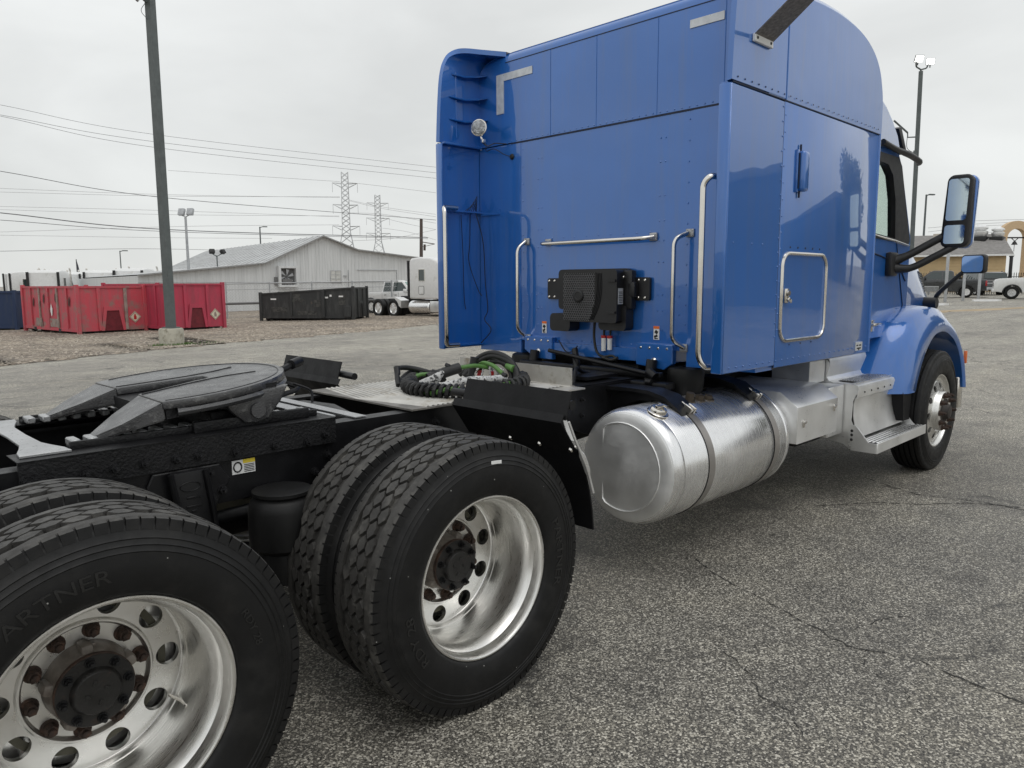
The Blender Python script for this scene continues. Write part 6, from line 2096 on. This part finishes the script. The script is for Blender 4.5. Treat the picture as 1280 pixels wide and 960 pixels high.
wire([(125.27, 28.87, 10.4), (127.95, 26.24, 10.5), (131.29, 22.96, 10.6)], .035, WIREF, 'pale thin wire low in the sky above the yellow building', 'distant power lines at right')
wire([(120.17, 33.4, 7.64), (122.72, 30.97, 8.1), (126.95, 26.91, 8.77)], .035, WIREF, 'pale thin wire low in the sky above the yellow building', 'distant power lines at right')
ROWP = [(14.5, 82.84, 0, 0.0), (16.45, 86.59, 0.3, 0.0), (16.7, 77.83, 1.0, 0.0), (20.64, 85.28, 1.35, 0.0), (22.13, 85.22, 1.3, 0.0), (21.79, 78.46, 1.2, 0.0), (22.32, 72.27, 0.8, 0.0)]
# ------------------------------------------------------------------ far vehicles
def small_wheel(r, wd, rimm, name='wheel'):
    bm = B()
    h = wd / 2
    lathe(bm, [(-h * .75, r * .60), (-h, r * .70), (-h, r * .90), (-h * .8, r), (h * .8, r), (h, r * .9), (h, r * .70), (h * .75, r * .60)], 'y', (0, 0, 0), 28)
    ty = mesh_of('tyre', bm, RUBBER)
    bm = B()
    lathe(bm, [(-h * .75, r * .60), (-h * .5, r * .56), (-h * .45, r * .2), (-h * .7, r * .16), (-h * .7, .001)], 'y', (0, 0, 0), 24)
    for k in range(6):
        t = 2 * PI * k / 6
        box(bm, (r * .36 * math.cos(t), -h * .62, r * .36 * math.sin(t)), (r * .42, .03, r * .14), Euler((0, -t, 0)))
    rm = mesh_of('rim', bm, rimm)
    return ty, rm
CARGLASS = mat('tinted car glass', (.03, .045, .045), .05, coat=.6, var=.1, bst=0, rv=.01)
PALEGLASS = mat('greenish windshield', (.20, .32, .29), .08, coat=.6, var=.1, bst=0, rv=.02)
def car(name, label, cat, loc, rz, paint, kind, rimm=None, Lc=5.6, Wd=1.98, Hc=1.92, glass=None, group=None):
    """local +x forward, origin on the ground under the middle"""
    root = empty(name, loc, rz, label=label, cat=cat, group=group)
    glass = glass or CARGLASS
    r = .41
    fx, rx = Lc * .5 - .98, -Lc * .5 + 1.22
    def arch(cx, n=9): return [(cx + (r + .09) * math.cos(t), .40 + (r + .09) * math.sin(t)) for t in [PI * i / (n - 1) for i in range(n)]]
    X0, X1 = -Lc / 2, Lc / 2
    bed = 1.28
    if kind == 'pickup':
        low = [(X1, .48), (X1 + .04, .80), (X1 + .02, 1.14), (X1 - .08, 1.27), (X1 - .30, 1.33), (X1 - 1.45, 1.38), (X1 - 1.55, 1.38), (-.75, bed + .02), (X0 + .02, bed), (X0, 1.15), (X0 - .02, .55)]
        cabp = [(X1 - 1.50, 1.30), (X1 - 2.20, Hc - .06), (X1 - 2.40, Hc), (-.62, Hc), (-.78, Hc - .08), (-.88, bed)]
    else:
        low = [(X1, .48), (X1 + .03, .80), (X1 - .03, 1.08), (X1 - .25, 1.18), (X1 - 1.25, 1.25), (X0 + .12, 1.27), (X0 + .02, 1.15), (X0 - .02, .50)]
        cabp = [(X1 - 1.25, 1.24), (X1 - 1.95, Hc - .06), (X1 - 2.15, Hc), (X0 + .45, Hc - .02), (X0 + .28, Hc - .10), (X0 + .08, 1.26)]
    under = [(rx - r - .15, .42)] + arch(rx)[::-1] + [(rx + r + .15, .42), (fx - r - .15, .42)] + arch(fx)[::-1] + [(fx + r + .15, .44)]
    poly = low[::1] + under[0:]
    bm = B(); prism(bm, poly, 'y', -Wd / 2, Wd / 2, .035, 2)
    body = obj('body', bm, paint, root)
    if kind == 'pickup':
        bm = B(); b2(bm, X0 + .06, -.95, -Wd / 2 + .09, Wd / 2 - .09, bed - .0, bed + .012)
        obj('cargo_bed', bm, INK, root)
    bm = B()
    vs = prism(bm, cabp, 'y', -Wd / 2 + .05, Wd / 2 - .05, .04, 2)
    zt, zb0 = Hc, 1.25
    for v in bm.verts:
        k = max(0, (v.co.z - zb0) / (zt - zb0)); v.co.y *= 1 - .16 * k
    obj('cabin', bm, paint, root)
    # glass panes, a little proud of the cabin
    def side_pane(x0, x1, xb0, xb1):
        for s in (-1, 1):
            bm = B()
            z0, z1 = 1.31, Hc - .11
            q = [(xb0, z0), (xb1, z0), (x1, z1), (x0, z1)]
            f = lambda z: (Wd / 2 - .05) * (1 - .16 * max(0, (z - zb0) / (zt - zb0))) + .004
            v = [bm.verts.new((x, s * f(z), z)) for x, z in q]
            bm.faces.new(v)
            u = [bm.verts.new((x, s * (f(z) - .02), z)) for x, z in q]
            for i in range(4): bm.faces.new((v[i], v[(i + 1) % 4], u[(i + 1) % 4], u[i]))
            obj('side_window', bm, CARGLASS, root)
    fr = cabp[0][0]
    if kind == 'pickup':
        mid = (fr - .75 - .78) / 2
        side_pane(mid + .05, fr - .80, mid + .05, fr - .22); side_pane(-.68, mid - .05, -.76, mid - .05)
    else:
        a, b = fr - .78, X0 + .42
        t1, t2 = a - (a - b) * .38, a - (a - b) * .72
        side_pane(t1 + .04, a, t1 + .04, fr - .20); side_pane(t2 + .04, t1 - .04, t2 + .04, t1 - .04); side_pane(b + .05, t2 - .04, b - .10, t2 - .04)
    bm = B()
    a, b = cabp[0], cabp[1]
    w0, w1 = Wd / 2 - .14, Wd / 2 - .24
    o_ = .012
    v = [bm.verts.new(q) for q in ((a[0] + o_ - .06, -w0, a[1] + .08), (a[0] + o_ - .06, w0, a[1] + .08), (b[0] + o_ + .03, w1, b[1] - .02), (b[0] + o_ + .03, -w1, b[1] - .02))]
    bm.faces.new(v); obj('windshield', bm, glass, root)
    bm = B()
    a, b = cabp[-1], cabp[-2]
    v = [bm.verts.new(q) for q in ((a[0] + .015, -w0, a[1] + .12), (a[0] + .015, w0, a[1] + .12), (b[0] - .014, w1, b[1] - .02), (b[0] - .014, -w1, b[1] - .02))]
    bm.faces.new(v); obj('rear_window', bm, CARGLASS, root)
    ty, rm = small_wheel(r, .27, rimm or ALUD)
    for x in (fx, rx):
        for s in (-1, 1):
            w = empty('wheel', (x, s * (Wd / 2 - .13), r), 0 if s < 0 else PI); w.parent = root
            link('tyre', ty, w); link('rim', rm, w)
    for s in (-1, 1):
        bm = B(); box(bm, (X1 - .02, s * (Wd / 2 - .2), .95), (.14, .38, .2), None, .03); obj('headlight', bm, LENS, root)
        bm = B(); box(bm, (X0 + .03, s * (Wd / 2 - .08), 1.02), (.12, .17, .38), None, .02); obj('tail_lamp', bm, REDLAMP, root)
        bm = B(); box(bm, (fr - .35, s * (Wd / 2 + .12), 1.38), (.12, .24, .2), None, .03); obj('mirror', bm, paint if paint is WHITEP else BPLAS, root)
        bm = B()
        for cx in (fx, rx):
            pts = [(cx + (r + .10) * math.cos(t), s * (Wd / 2 + .005), .40 + (r + .10) * math.sin(t)) for t in [PI * i / 12 for i in range(13)]]
            tube(bm, pts, .05, 5)
        obj('arch_trim', bm, BPLAS, root)
        bm = B()
        for x in ((fr - .95 - .0), (-.80 if kind == 'pickup' else X0 + 1.5), (fr - .15)): b2(bm, x - .006, x + .006, s * Wd / 2 - .004, s * Wd / 2 + .003, .55, 1.26)
        b2(bm, -.6, fr - .2, s * Wd / 2 - .004, s * Wd / 2 + .003, .545, .555)
        for x in (fr - 1.15, -.55): box(bm, (x, s * (Wd / 2 + .01), 1.12), (.16, .02, .035))
        obj('door_seam', bm, INK, root)
    bm = B(); box(bm, (X1 + .04, 0, .56), (.16, Wd - .06, .22), None, .04); obj('front_bumper', bm, GALV if paint is not WHITEP else WHITEP, root)
    bm = B(); box(bm, (X0 - .04, 0, .58), (.16, Wd - .1, .2), None, .03); obj('rear_bumper', bm, GALV, root)
    bm = B(); box(bm, (X1 + .01, 0, .92), (.06, Wd - .8, .26), None, .02); obj('grille', bm, INK, root)
    if kind == 'suv':
        bm = B(); box(bm, (X0 - .012, 0, .98), (.02, Wd - .5, .10), None, .004); obj('rear_trim', bm, GALV, root)
        bm = B(); box(bm, (X0 - .016, 0, .80), (.02, .45, .12)); obj('number_plate', bm, WHITEM, root)
    return root
RIMW = mat('machined pickup rim', (.60, .60, .60), .3, .8)
car('pickup_truck', 'white pickup truck at the right edge facing left with dark wheel arches', 'pickup truck', (57.18, 7.33, gz(56.0, 8.5) + .0), R(105), WHITEP, 'pickup', RIMW, 5.7, 2.05, 1.95)
car('pickup_truck', 'dark grey pickup truck seen from behind under the hood mirror', 'pickup truck', (59.91, 14.31, .44), R(108), DGREY, 'pickup', None, 5.7, 2.0, 1.95)
car('suv', 'black estate car with a silver strip across its tailgate, parked before the fence', 'suv', (68.9, 13.9, .46), R(38), CARBLK, 'suv', None, 5.2, 2.0, 1.9)
car('pickup_truck', 'white pickup truck parked behind the distant white semi truck', 'pickup truck', (25.86, 34.21, gz(25.8, 34.2)), R(-75), WHITEP, 'pickup', None, 5.8, 2.0, 1.98, PALEGLASS)

# ---- distant white semi trucks: one built, the others copied
def white_semi(loc, rz, label):
    root = empty('semi_truck', loc, rz, label=label, cat='semi truck')
    def o(nm, bm, m, par=root, **k): return obj(nm, bm, m, par, **k)
    bm = B()
    for s in (-1, 1): b2(bm, -3.4, 4.0, s * .43 - .05, s * .43 + .05, .72, .98)
    b2(bm, -1.6, -.4, -.4, .4, .98, 1.1)
    o('frame', bm, BLACK)
    pts = [(.43, 1.05), (.45, 3.0), (.6, 3.16), (1.3, 3.22), (2.2, 3.16), (2.65, 2.98), (2.85, 2.75), (2.85, 1.05)]
    bm = B(); prism(bm, pts, 'y', -1.15, 1.15, .10, 3); o('sleeper', bm, WHITEP)
    bm = B(); prism(bm, [(2.85, 1.0), (2.85, 2.75), (3.5, 2.72), (4.0, 1.95), (4.0, 1.0)], 'y', -1.02, 1.02, .05, 2); o('cab', bm, WHITEP)
    bm = B(); prism(bm, [(4.0, .85), (4.0, 1.92), (5.2, 1.62), (5.9, 1.45), (6.05, 1.2), (6.05, .85)], 'y', -.85, .85, .10, 3); o('hood', bm, WHITEP)
    for s in (-1, 1):
        bm = B(); b2(bm, 1.25, 1.72, s * 1.148, s * 1.157, 1.98, 2.58); w = o('side_window', bm, CARGLASS)
        bm = B()
        for a in ((1.25, 1.98, 1.72, 1.98), (1.72, 1.98, 1.72, 2.58), (1.72, 2.58, 1.25, 2.58), (1.25, 2.58, 1.25, 1.98)): tube(bm, [(a[0], s * 1.158, a[1]), (a[2], s * 1.158, a[3])], .02, 4)
        obj('window_frame', bm, CHROME, w)
        bm = B(); prism(bm, roundrect(1.45, 1.5, .42, .42, .06), 'y', s * 1.149, s * 1.158); d = o('luggage_door', bm, WHITEP)
        bm = B(); tube(bm, [(x, s * 1.158, z) for x, z in roundrect(1.45, 1.5, .42, .42, .06)], .012, 4, closed=True); obj('door_trim', bm, HOSE, d)
        bm = B(); prism(bm, [(3.05, 1.95), (3.05, 2.55), (3.45, 2.52), (3.8, 1.95)], 'y', s * 1.022, s * 1.028); o('door_window', bm, CARGLASS)
        bm = B(); b2(bm, .32, .43, s * 1.00, s * 1.17, 1.05, 3.05); o('side_extender', bm, BPLAS)
        bm = B(); cyl(bm, (2.95, s * 1.12, 1.0), (2.95, s * 1.12, 2.9), .09, .09, 12); tube(bm, smoothpath([(2.95, s * 1.12, 2.9), (2.95, s * 1.12, 3.2), (2.8, s * 1.12, 3.4)], 5), .065, 10); o('exhaust_stack', bm, CHROME)
        bm = B(); lathe(bm, [(.3, .001), (.3, .28), (.36, .33), (1.9, .33), (1.96, .28), (1.96, .001)], 'x', (0, s * .82, .62), 24); o('fuel_tank', bm, ALU)
        bm = B(); b2(bm, 2.1, 3.1, s * .7, s * 1.15, .38, .95, .03); o('step_box', bm, ALUD)
        bm = B(); prism(bm, [(-.75, 1.12), (-1.35, 1.12), (-1.45, 1.06), (-.80, 1.06), (-.55, .72), (-.30, .55), (-.25, .95)], 'y', s * .6, s * 1.16); o('rear_fender', bm, ALUD)
        bm = B(); prism(bm, [(4.15, .8), (4.3, 1.2), (4.8, 1.42), (5.3, 1.25), (5.6, .9), (5.6, .6), (5.45, .9), (4.9, 1.12), (4.45, .9), (4.35, .5)], 'y', s * .8, s * 1.18); o('front_fender', bm, WHITEP)
    bm = B()
    v = [bm.verts.new(q) for q in ((3.53, -.9, 2.68), (3.53, .9, 2.68), (3.99, .9, 2.02), (3.99, -.9, 2.02))]; bm.faces.new(v); o('windshield', bm, PALEGLASS)
    bm = B(); lathe(bm, [(-.03, .001), (-.03, .45), (.03, .45), (.03, .001)], 'z', (-1.0, 0, 1.14), 24); o('fifth_wheel', bm, BLACK)
    bm = B(); b2(bm, 6.0, 6.25, -1.15, 1.15, .4, .75, .05); o('bumper', bm, CHROME)
    ty, rm = small_wheel(.51, .28, ALU)
    for x in (-.95, -2.30, 4.95):
        for s in (-1, 1):
            w = empty('wheel', (x, s * 1.05, .51), 0 if s < 0 else PI); w.parent = root
            link('tyre', ty, w); link('rim', rm, w)
            if x < 0:
                w = empty('wheel', (x, s * .72, .51), 0 if s < 0 else PI); w.parent = root
                link('tyre', ty, w)
    return root
ws = white_semi((23.7, 29.68, gz(22.6, 31.9) - .06), R(-88), 'white semi truck tractor with chrome fuel tank parked at the edge of the blue sleeper')
ords = ['leftmost', 'second from the left', 'third from the left, the widest', 'fourth from the left', 'fifth from the left', 'sixth from the left', 'rightmost, beside the warehouse corner']
rowp = ROWP
for k, (x, y, rz, dz) in enumerate(rowp):
    c = dup(ws)
    c.location = (x, y, gz(x, y) + dz)
    c.rotation_euler = (0, 0, rz)
    c.scale = (1.2, 1.2, 1.2)
    c['label'] = 'white truck roof showing above the red and navy containers, ' + ords[k]
    c['group'] = 'white trucks parked behind the containers'

# ---- yellow building, arch and fence at right
yb = empty('yellow_building', (80.4, 22.5, gz(80.4, 22.5)), math.atan2(15.35 - 22.5, 83.24 - 80.4), label='yellow sided building with a grey shingle roof behind the iron fence', cat='building')
ya = math.atan2(15.35 - 22.5, 83.24 - 80.4)
yz = gz(80.4, 22.5)
Ly = math.hypot(83.24 - 80.4, 15.35 - 22.5)
hE, hR = 4.18 - yz, 6.0 - yz
bm = B(); b2(bm, -6, Ly, 0, 12, -.4, hE)
prism(bm, [(0, hE), (12, hE), (6, hR + .35)], 'x', Ly - .1, Ly - .02)
obj('wall', bm, YSIDE, yb)
for k in range(11):
    z = .15 + k * .30
    bm = B(); prism(bm, [(-.005, z), (-.045, z), (-.005, z + .30)], 'x', -6, Ly + .02); obj('siding_board', bm, YSIDE, yb, smooth=0)
bm = B()
prism(bm, [(-.6, hE - .06), (6, hR + .3), (12.6, hE - .06), (12.6, hE + .06), (6, hR + .44), (-.6, hE + .06)], 'x', -6.4, Ly + .5)
obj('roof', bm, ROOFG, yb, smooth=20)
bm = B(); prism(bm, [(-.65, hE - .22), (6, hR + .14), (12.65, hE - .22), (12.65, hE - .05), (6, hR + .31), (-.65, hE - .05)], 'x', Ly + .5, Ly + .56); b2(bm, -6.4, Ly + .5, -.68, -.60, hE - .16, hE + .02)
obj('fascia', bm, WHITEM, yb)
bm = B()
for k in range(3): b2(bm, Ly + .0, Ly + .06, 4.0 + k * .9, 4.45 + k * .9, 2.9, 4.0)
obj('gable_window', bm, CARGLASS, yb)
bm = B(); b2(bm, -14, -1.0, -3.2, -.1, hE - .12, hE + .02); obj('blue_awning', bm, TRIMB, yb)
bm = B(); b2(bm, -20, -6.05, .5, 12, -.4, hE - .3); b2(bm, -20.2, -6.0, .3, 12, hE - .3, hE + .9); obj('beige_wing', bm, BEIGE, yb)
ac1 = None
for k, (x, y, s) in enumerate(((6.0, 4.4, 1.15), (7.55, 4.4, .95))):
    hv = empty('roof_vent', (0, 0, 0), 0, label=('larger silver exhaust ventilator on the grey shingle roof, left one', 'smaller silver exhaust ventilator on the grey shingle roof, nearer the arch')[k], cat='roof vent')
    c_, s_ = math.cos(ya), math.sin(ya)
    hv.location = (80.4 + c_ * x - s_ * y, 22.5 + s_ * x + c_ * y, yz + hE + (hR - hE) * y / 6 + .25)
    bm = B(); box(bm, (0, 0, .05 * s), (1.4 * s, 1.2 * s, .5 * s), None, .03); obj('curb', bm, HOSE, hv)
    bm = B(); lathe(bm, [(.3 * s, .5 * s), (.55 * s, .62 * s), (.75 * s, .62 * s), (.85 * s, .42 * s), (1.0 * s, .62 * s), (1.12 * s, .62 * s), (1.3 * s, .3 * s), (1.36 * s, .001)], 'z', (0, 0, 0), 20); obj('cowl', bm, ALUD, hv)
bm = B(); b2(bm, -1.0, 0, -.5, .5, 0, 1.0, .03); tagit(obj('roof_unit', bm, BEIGE, None, loc=(80.4 + math.cos(ya) * 2.6 - math.sin(ya) * 4.6, 22.5 + math.sin(ya) * 2.6 + math.cos(ya) * 4.6, yz + hE + 1.3)), 'beige box shaped roof unit left of the ventilators', 'roof unit')
ar = empty('bell_arch', (98.1, 17.9, gz(98, 18)), math.atan2(16.5 - 19.27, 99.53 - 96.74), label='tan stucco arch with a bell hanging from a dark beam', cat='arch')
az = gz(98, 18)
bm = B()
zo = 6.4 - az
outer = [(-1.95, 4.0)] + [(1.95 * math.cos(t), zo + 1.85 * math.sin(t)) for t in [PI - PI * i / 20 for i in range(21)]] + [(1.95, 4.0)]
inner = [(-1.05, 4.0), (1.05, 4.0)] + [(1.05 * math.cos(t), zo + 1.0 * math.sin(t)) for t in [PI * i / 16 for i in range(17)]]
poly = [(-1.95, 0), (-1.95, zo)] + [(1.95 * math.cos(t), zo + 1.85 * math.sin(t)) for t in [PI - PI * i / 20 for i in range(1, 20)]] + [(1.95, zo), (1.95, 0), (1.05, 0), (1.05, zo)] + [(1.05 * math.cos(t), zo + 1.0 * math.sin(t)) for t in [PI * i / 16 for i in range(1, 16)]] + [(-1.05, zo), (-1.05, 0)]
prism(bm, poly, 'y', -.35, .35)
obj('arch_wall', bm, YARCH, ar, smooth=40)
bm = B(); b2(bm, -1.05, 1.05, -.08, .08, zo - .05, zo + .10); obj('beam', bm, HOSE, ar)
bm = B(); lathe(bm, [(0, .33), (.12, .25), (.3, .17), (.42, .05), (.46, .001)], 'z', (0, 0, zo - .75), 16); tube(bm, [(-.35, 0, zo - .05), (0, 0, zo - .35), (.35, 0, zo - .05)], .05, 5); cyl(bm, (0, 0, zo - 1.5), (0, 0, zo - .7), .03, .03, 6)
obj('bell', bm, HOSE, ar)
ir = empty('iron_fence', (69.0, 15.6, gz(69, 15.6)), math.atan2(11.25 - 15.6, 72.4 - 69.0), label='black iron picket fence in front of the yellow building', cat='fence')
bm = B()
for z in (.35, 1.45): b2(bm, -5, 12, -.03, .03, z, z + .05)
obj('rail', bm, BLKMET, ir)
pk = B(); b2(pk, -.02, .02, -.02, .02, .05, 1.75); cyl(pk, (0, 0, 1.75), (0, 0, 1.86), .03, .002, 4)
PK = mesh_of('picket', pk, BLKMET, 0)
for k in range(94): link('picket', PK, ir, (-5 + k * .18, 0, 0))
bm = B()
for k in range(7): b2(bm, -5 + k * 2.8 - .04, -5 + k * 2.8 + .04, -.04, .04, 0, 1.95)
obj('post', bm, BLKMET, ir)
up = empty('utility_pole', at(104, 26.0), .4, label='distant utility pole with a crossarm above the yellow building roof', cat='utility pole')
bm = B(); cyl(bm, (0, 0, 0), (0, 0, 9.2), .16, .12, 8); obj('pole', bm, WOOD, up)
bm = B()
for z in (8.9, 7.6): b2(bm, -.9, .9, -.06, .06, z, z + .12)
obj('cross_arm', bm, WOOD, up)
bp = empty('gate_post', at(70.5, 12.2), 0, label='thick dark post standing among the fence pickets', cat='post')
bm = B(); box(bm, (0, 0, 1.5), (.22, .22, 3.0), None, .01); box(bm, (0, 0, 3.05), (.28, .28, .10)); obj('post', bm, BLKMET, bp)
# steel posts and wheel stops
for (x, y, h, lb) in ((48.9, 10.85, 3.1, 'tall slim steel post just right of the hood, leftmost of three'), (52.2, 10.75, 1.85, 'steel guard post below the left end of the hood mirror'), (52.2, 9.9, 1.75, 'steel guard post below the right end of the hood mirror')):
    bm = B(); lathe(bm, [(-.1, .085), (h, .085), (h + .04, .07), (h + .055, .001)], 'z', (0, 0, 0), 14)
    tagit(obj('steel_post', bm, GALV, None, loc=at(x, y)), lb, 'post')
for k, (x, y, rz) in enumerate(((43.3, 10.0, -.9), (51.0, 9.15, -.7))):
    bm = B(); prism(bm, [(-.1, 0), (.1, 0), (.07, .13), (-.07, .13)], 'x', -.9, .9, .01, 1)
    for q in (-.6, .6): cyl(bm, (q, 0, .12), (q, 0, .14), .03, .03, 8)
    tagit(obj('wheel_stop', bm, WHITEP, None, loc=at(x, y), rot=(0, 0, rz)), ('white concrete wheel stop right beside the hood', 'white concrete wheel stop left of the white pickup')[k], 'wheel stop')
lf = empty('low_gate', at(49.6, 11.9), .7, label='low grey railing between the hood and the dark pickup', cat='railing')
bm = B()
for k in range(12): cyl(bm, (k * .16 - 1, 0, 0), (k * .16 - 1, 0, .95), .02, .02, 6)
for z in (.1, .95): tube(bm, [(-1.05, 0, z), (.85, 0, z)], .025, 6)
obj('railing', bm, GALV, lf)

# ---- mirrored surroundings: right of the camera, seen only as reflections in the blue paint
rb = empty('reflected_building', (40, -24, gz(40, -24)), R(-70), label='dark shed with pale pillars seen only as a reflection in the blue sleeper side', cat='building')
bm = B(); b2(bm, -16, 16, -6, 0, -.5, 5.6); obj('wall', bm, SHEDM, rb)
bm = B(); b2(bm, -16.5, 16.5, -6.5, .5, 5.6, 6.0, .05); obj('roof', bm, ROOFG, rb)
for k in range(6):
    bm = B(); b2(bm, -14 + k * 5, -11.2 + k * 5, .0, .06, -.2, 4.1); obj('doorway', bm, INK, rb)
    bm = B(); b2(bm, -10.9 + k * 5, -10.2 + k * 5, .0, .5, -.2, 5.58); obj('pillar', bm, WHITEM, rb)
def tree(loc, h, rad, label, seed):
    rnd = random.Random(seed)
    root = empty('oak_tree', loc, 0, label=label, cat='tree')
    bm = B(); tube(bm, smoothpath([(0, 0, 0), (.1, .05, h * .25), (-.1, .1, h * .5), (.05, 0, h * .8)], 4), [.32 - .02 * k for k in range(13)], 8)
    for k in range(8):
        a = rnd.uniform(0, 6.28); z = h * rnd.uniform(.3, .6)
        tube(bm, [(0, 0, z), (rad * .4 * math.cos(a), rad * .4 * math.sin(a), z + h * .15), (rad * .75 * math.cos(a), rad * .75 * math.sin(a), z + h * .25)], [.12, .08, .03], 6)
    obj('trunk', bm, BARK, root)
    bm = B()
    cl = [(rnd.gauss(0, rad * .36), rnd.gauss(0, rad * .36), h * .62 + rnd.gauss(0, h * .11), rad * rnd.uniform(.4, .6)) for _ in range(14)]
    for k in range(5200):
        c = rnd.choice(cl)
        d = Vector((rnd.gauss(0, 1), rnd.gauss(0, 1), rnd.gauss(0, 1))).normalized() * c[3] * rnd.uniform(.6, 1.05)
        p = Vector(c[:3]) + d
        u = Vector((rnd.gauss(0, 1), rnd.gauss(0, 1), rnd.gauss(0, 1))).normalized(); v = u.orthogonal().normalized()
        s = rnd.uniform(.18, .34)
        bm.faces.new([bm.verts.new(q) for q in (p - u * s, p + v * s * .5, p + u * s, p - v * s * .5)])
    obj('crown', bm, LEAF, root, smooth=0)
tree((31, -6.6, gz(31, -6.6)), 8.6, 3.8, 'dark leafy oak seen only as a reflection near the cab window', 4)
# ------------------------------------------------------------------ separate alike pieces into parts of their own
def split(o, eps=.0015):
    me = o.data
    n = len(me.vertices)
    par = list(range(n))
    def find(i):
        while par[i] != i:
            par[i] = par[par[i]]; i = par[i]
        return i
    for e in me.edges:
        a, b = find(e.vertices[0]), find(e.vertices[1])
        if a != b: par[a] = b
    isl = {}
    for i in range(n): isl.setdefault(find(i), []).append(i)
    boxes = []
    for k, vs in isl.items():
        co = [me.vertices[i].co for i in vs]
        boxes.append([k, [min(c[j] for c in co) - eps for j in range(3)], [max(c[j] for c in co) + eps for j in range(3)]])
    grp = {b[0]: b[0] for b in boxes}
    def g(k):
        while grp[k] != k: k = grp[k]
        return k
    for i in range(len(boxes)):
        for j in range(i):
            A, Z = boxes[i], boxes[j]
            if all(A[1][q] <= Z[2][q] and Z[1][q] <= A[2][q] for q in range(3)):
                a, b = g(A[0]), g(Z[0])
                if a != b: grp[a] = b
    ks = {}
    for k, vs in isl.items(): ks.setdefault(g(k), set()).update(vs)
    if len(ks) < 2: return
    sets = list(ks.values())
    for idx, keep in enumerate(sets):
        bm = B(); bm.from_mesh(me)
        bm.verts.ensure_lookup_table()
        bmesh.ops.delete(bm, geom=[v for v in bm.verts if v.index not in keep], context='VERTS')
        m2 = bpy.data.meshes.new(o.name.split('.')[0])
        bm.to_mesh(m2); bm.free()
        for m in me.materials: m2.materials.append(m)
        sets[idx] = m2
    for m2 in sets[1:]:
        c = o.copy(); C.objects.link(c); c.data = m2; c.parent = o.parent
    o.data = sets[0]
NAMES = {'rail_tooth', 'tread_rib', 'tread_grip', 'bracket_bolt', 'unit_bolt', 'step_bolt', 'plate_screw', 'box_latch', 'vent_slat', 'casting_rib', 'fan_blade', 'roof_seam',
         'bumper_end', 'step_end_plate', 'tank_fitting', 'white_connector', 'red_collar', 'red_coupling', 'stiffener_rib', 'strap_clevis', 'bare_patch', 'rust_scar', 'gable_window', 'crossmember', 'bar_mount', 'loose_wire', 'hose_coupling', 'step_gusset', 'inner_flange', 'cross_strip', 'unit_cable', 'side_lug', 'cross_arm'}
for o in list(C.objects):
    if o.type == 'MESH' and o.name.split('.')[0] in NAMES and o.data.users == 1:
        split(o)
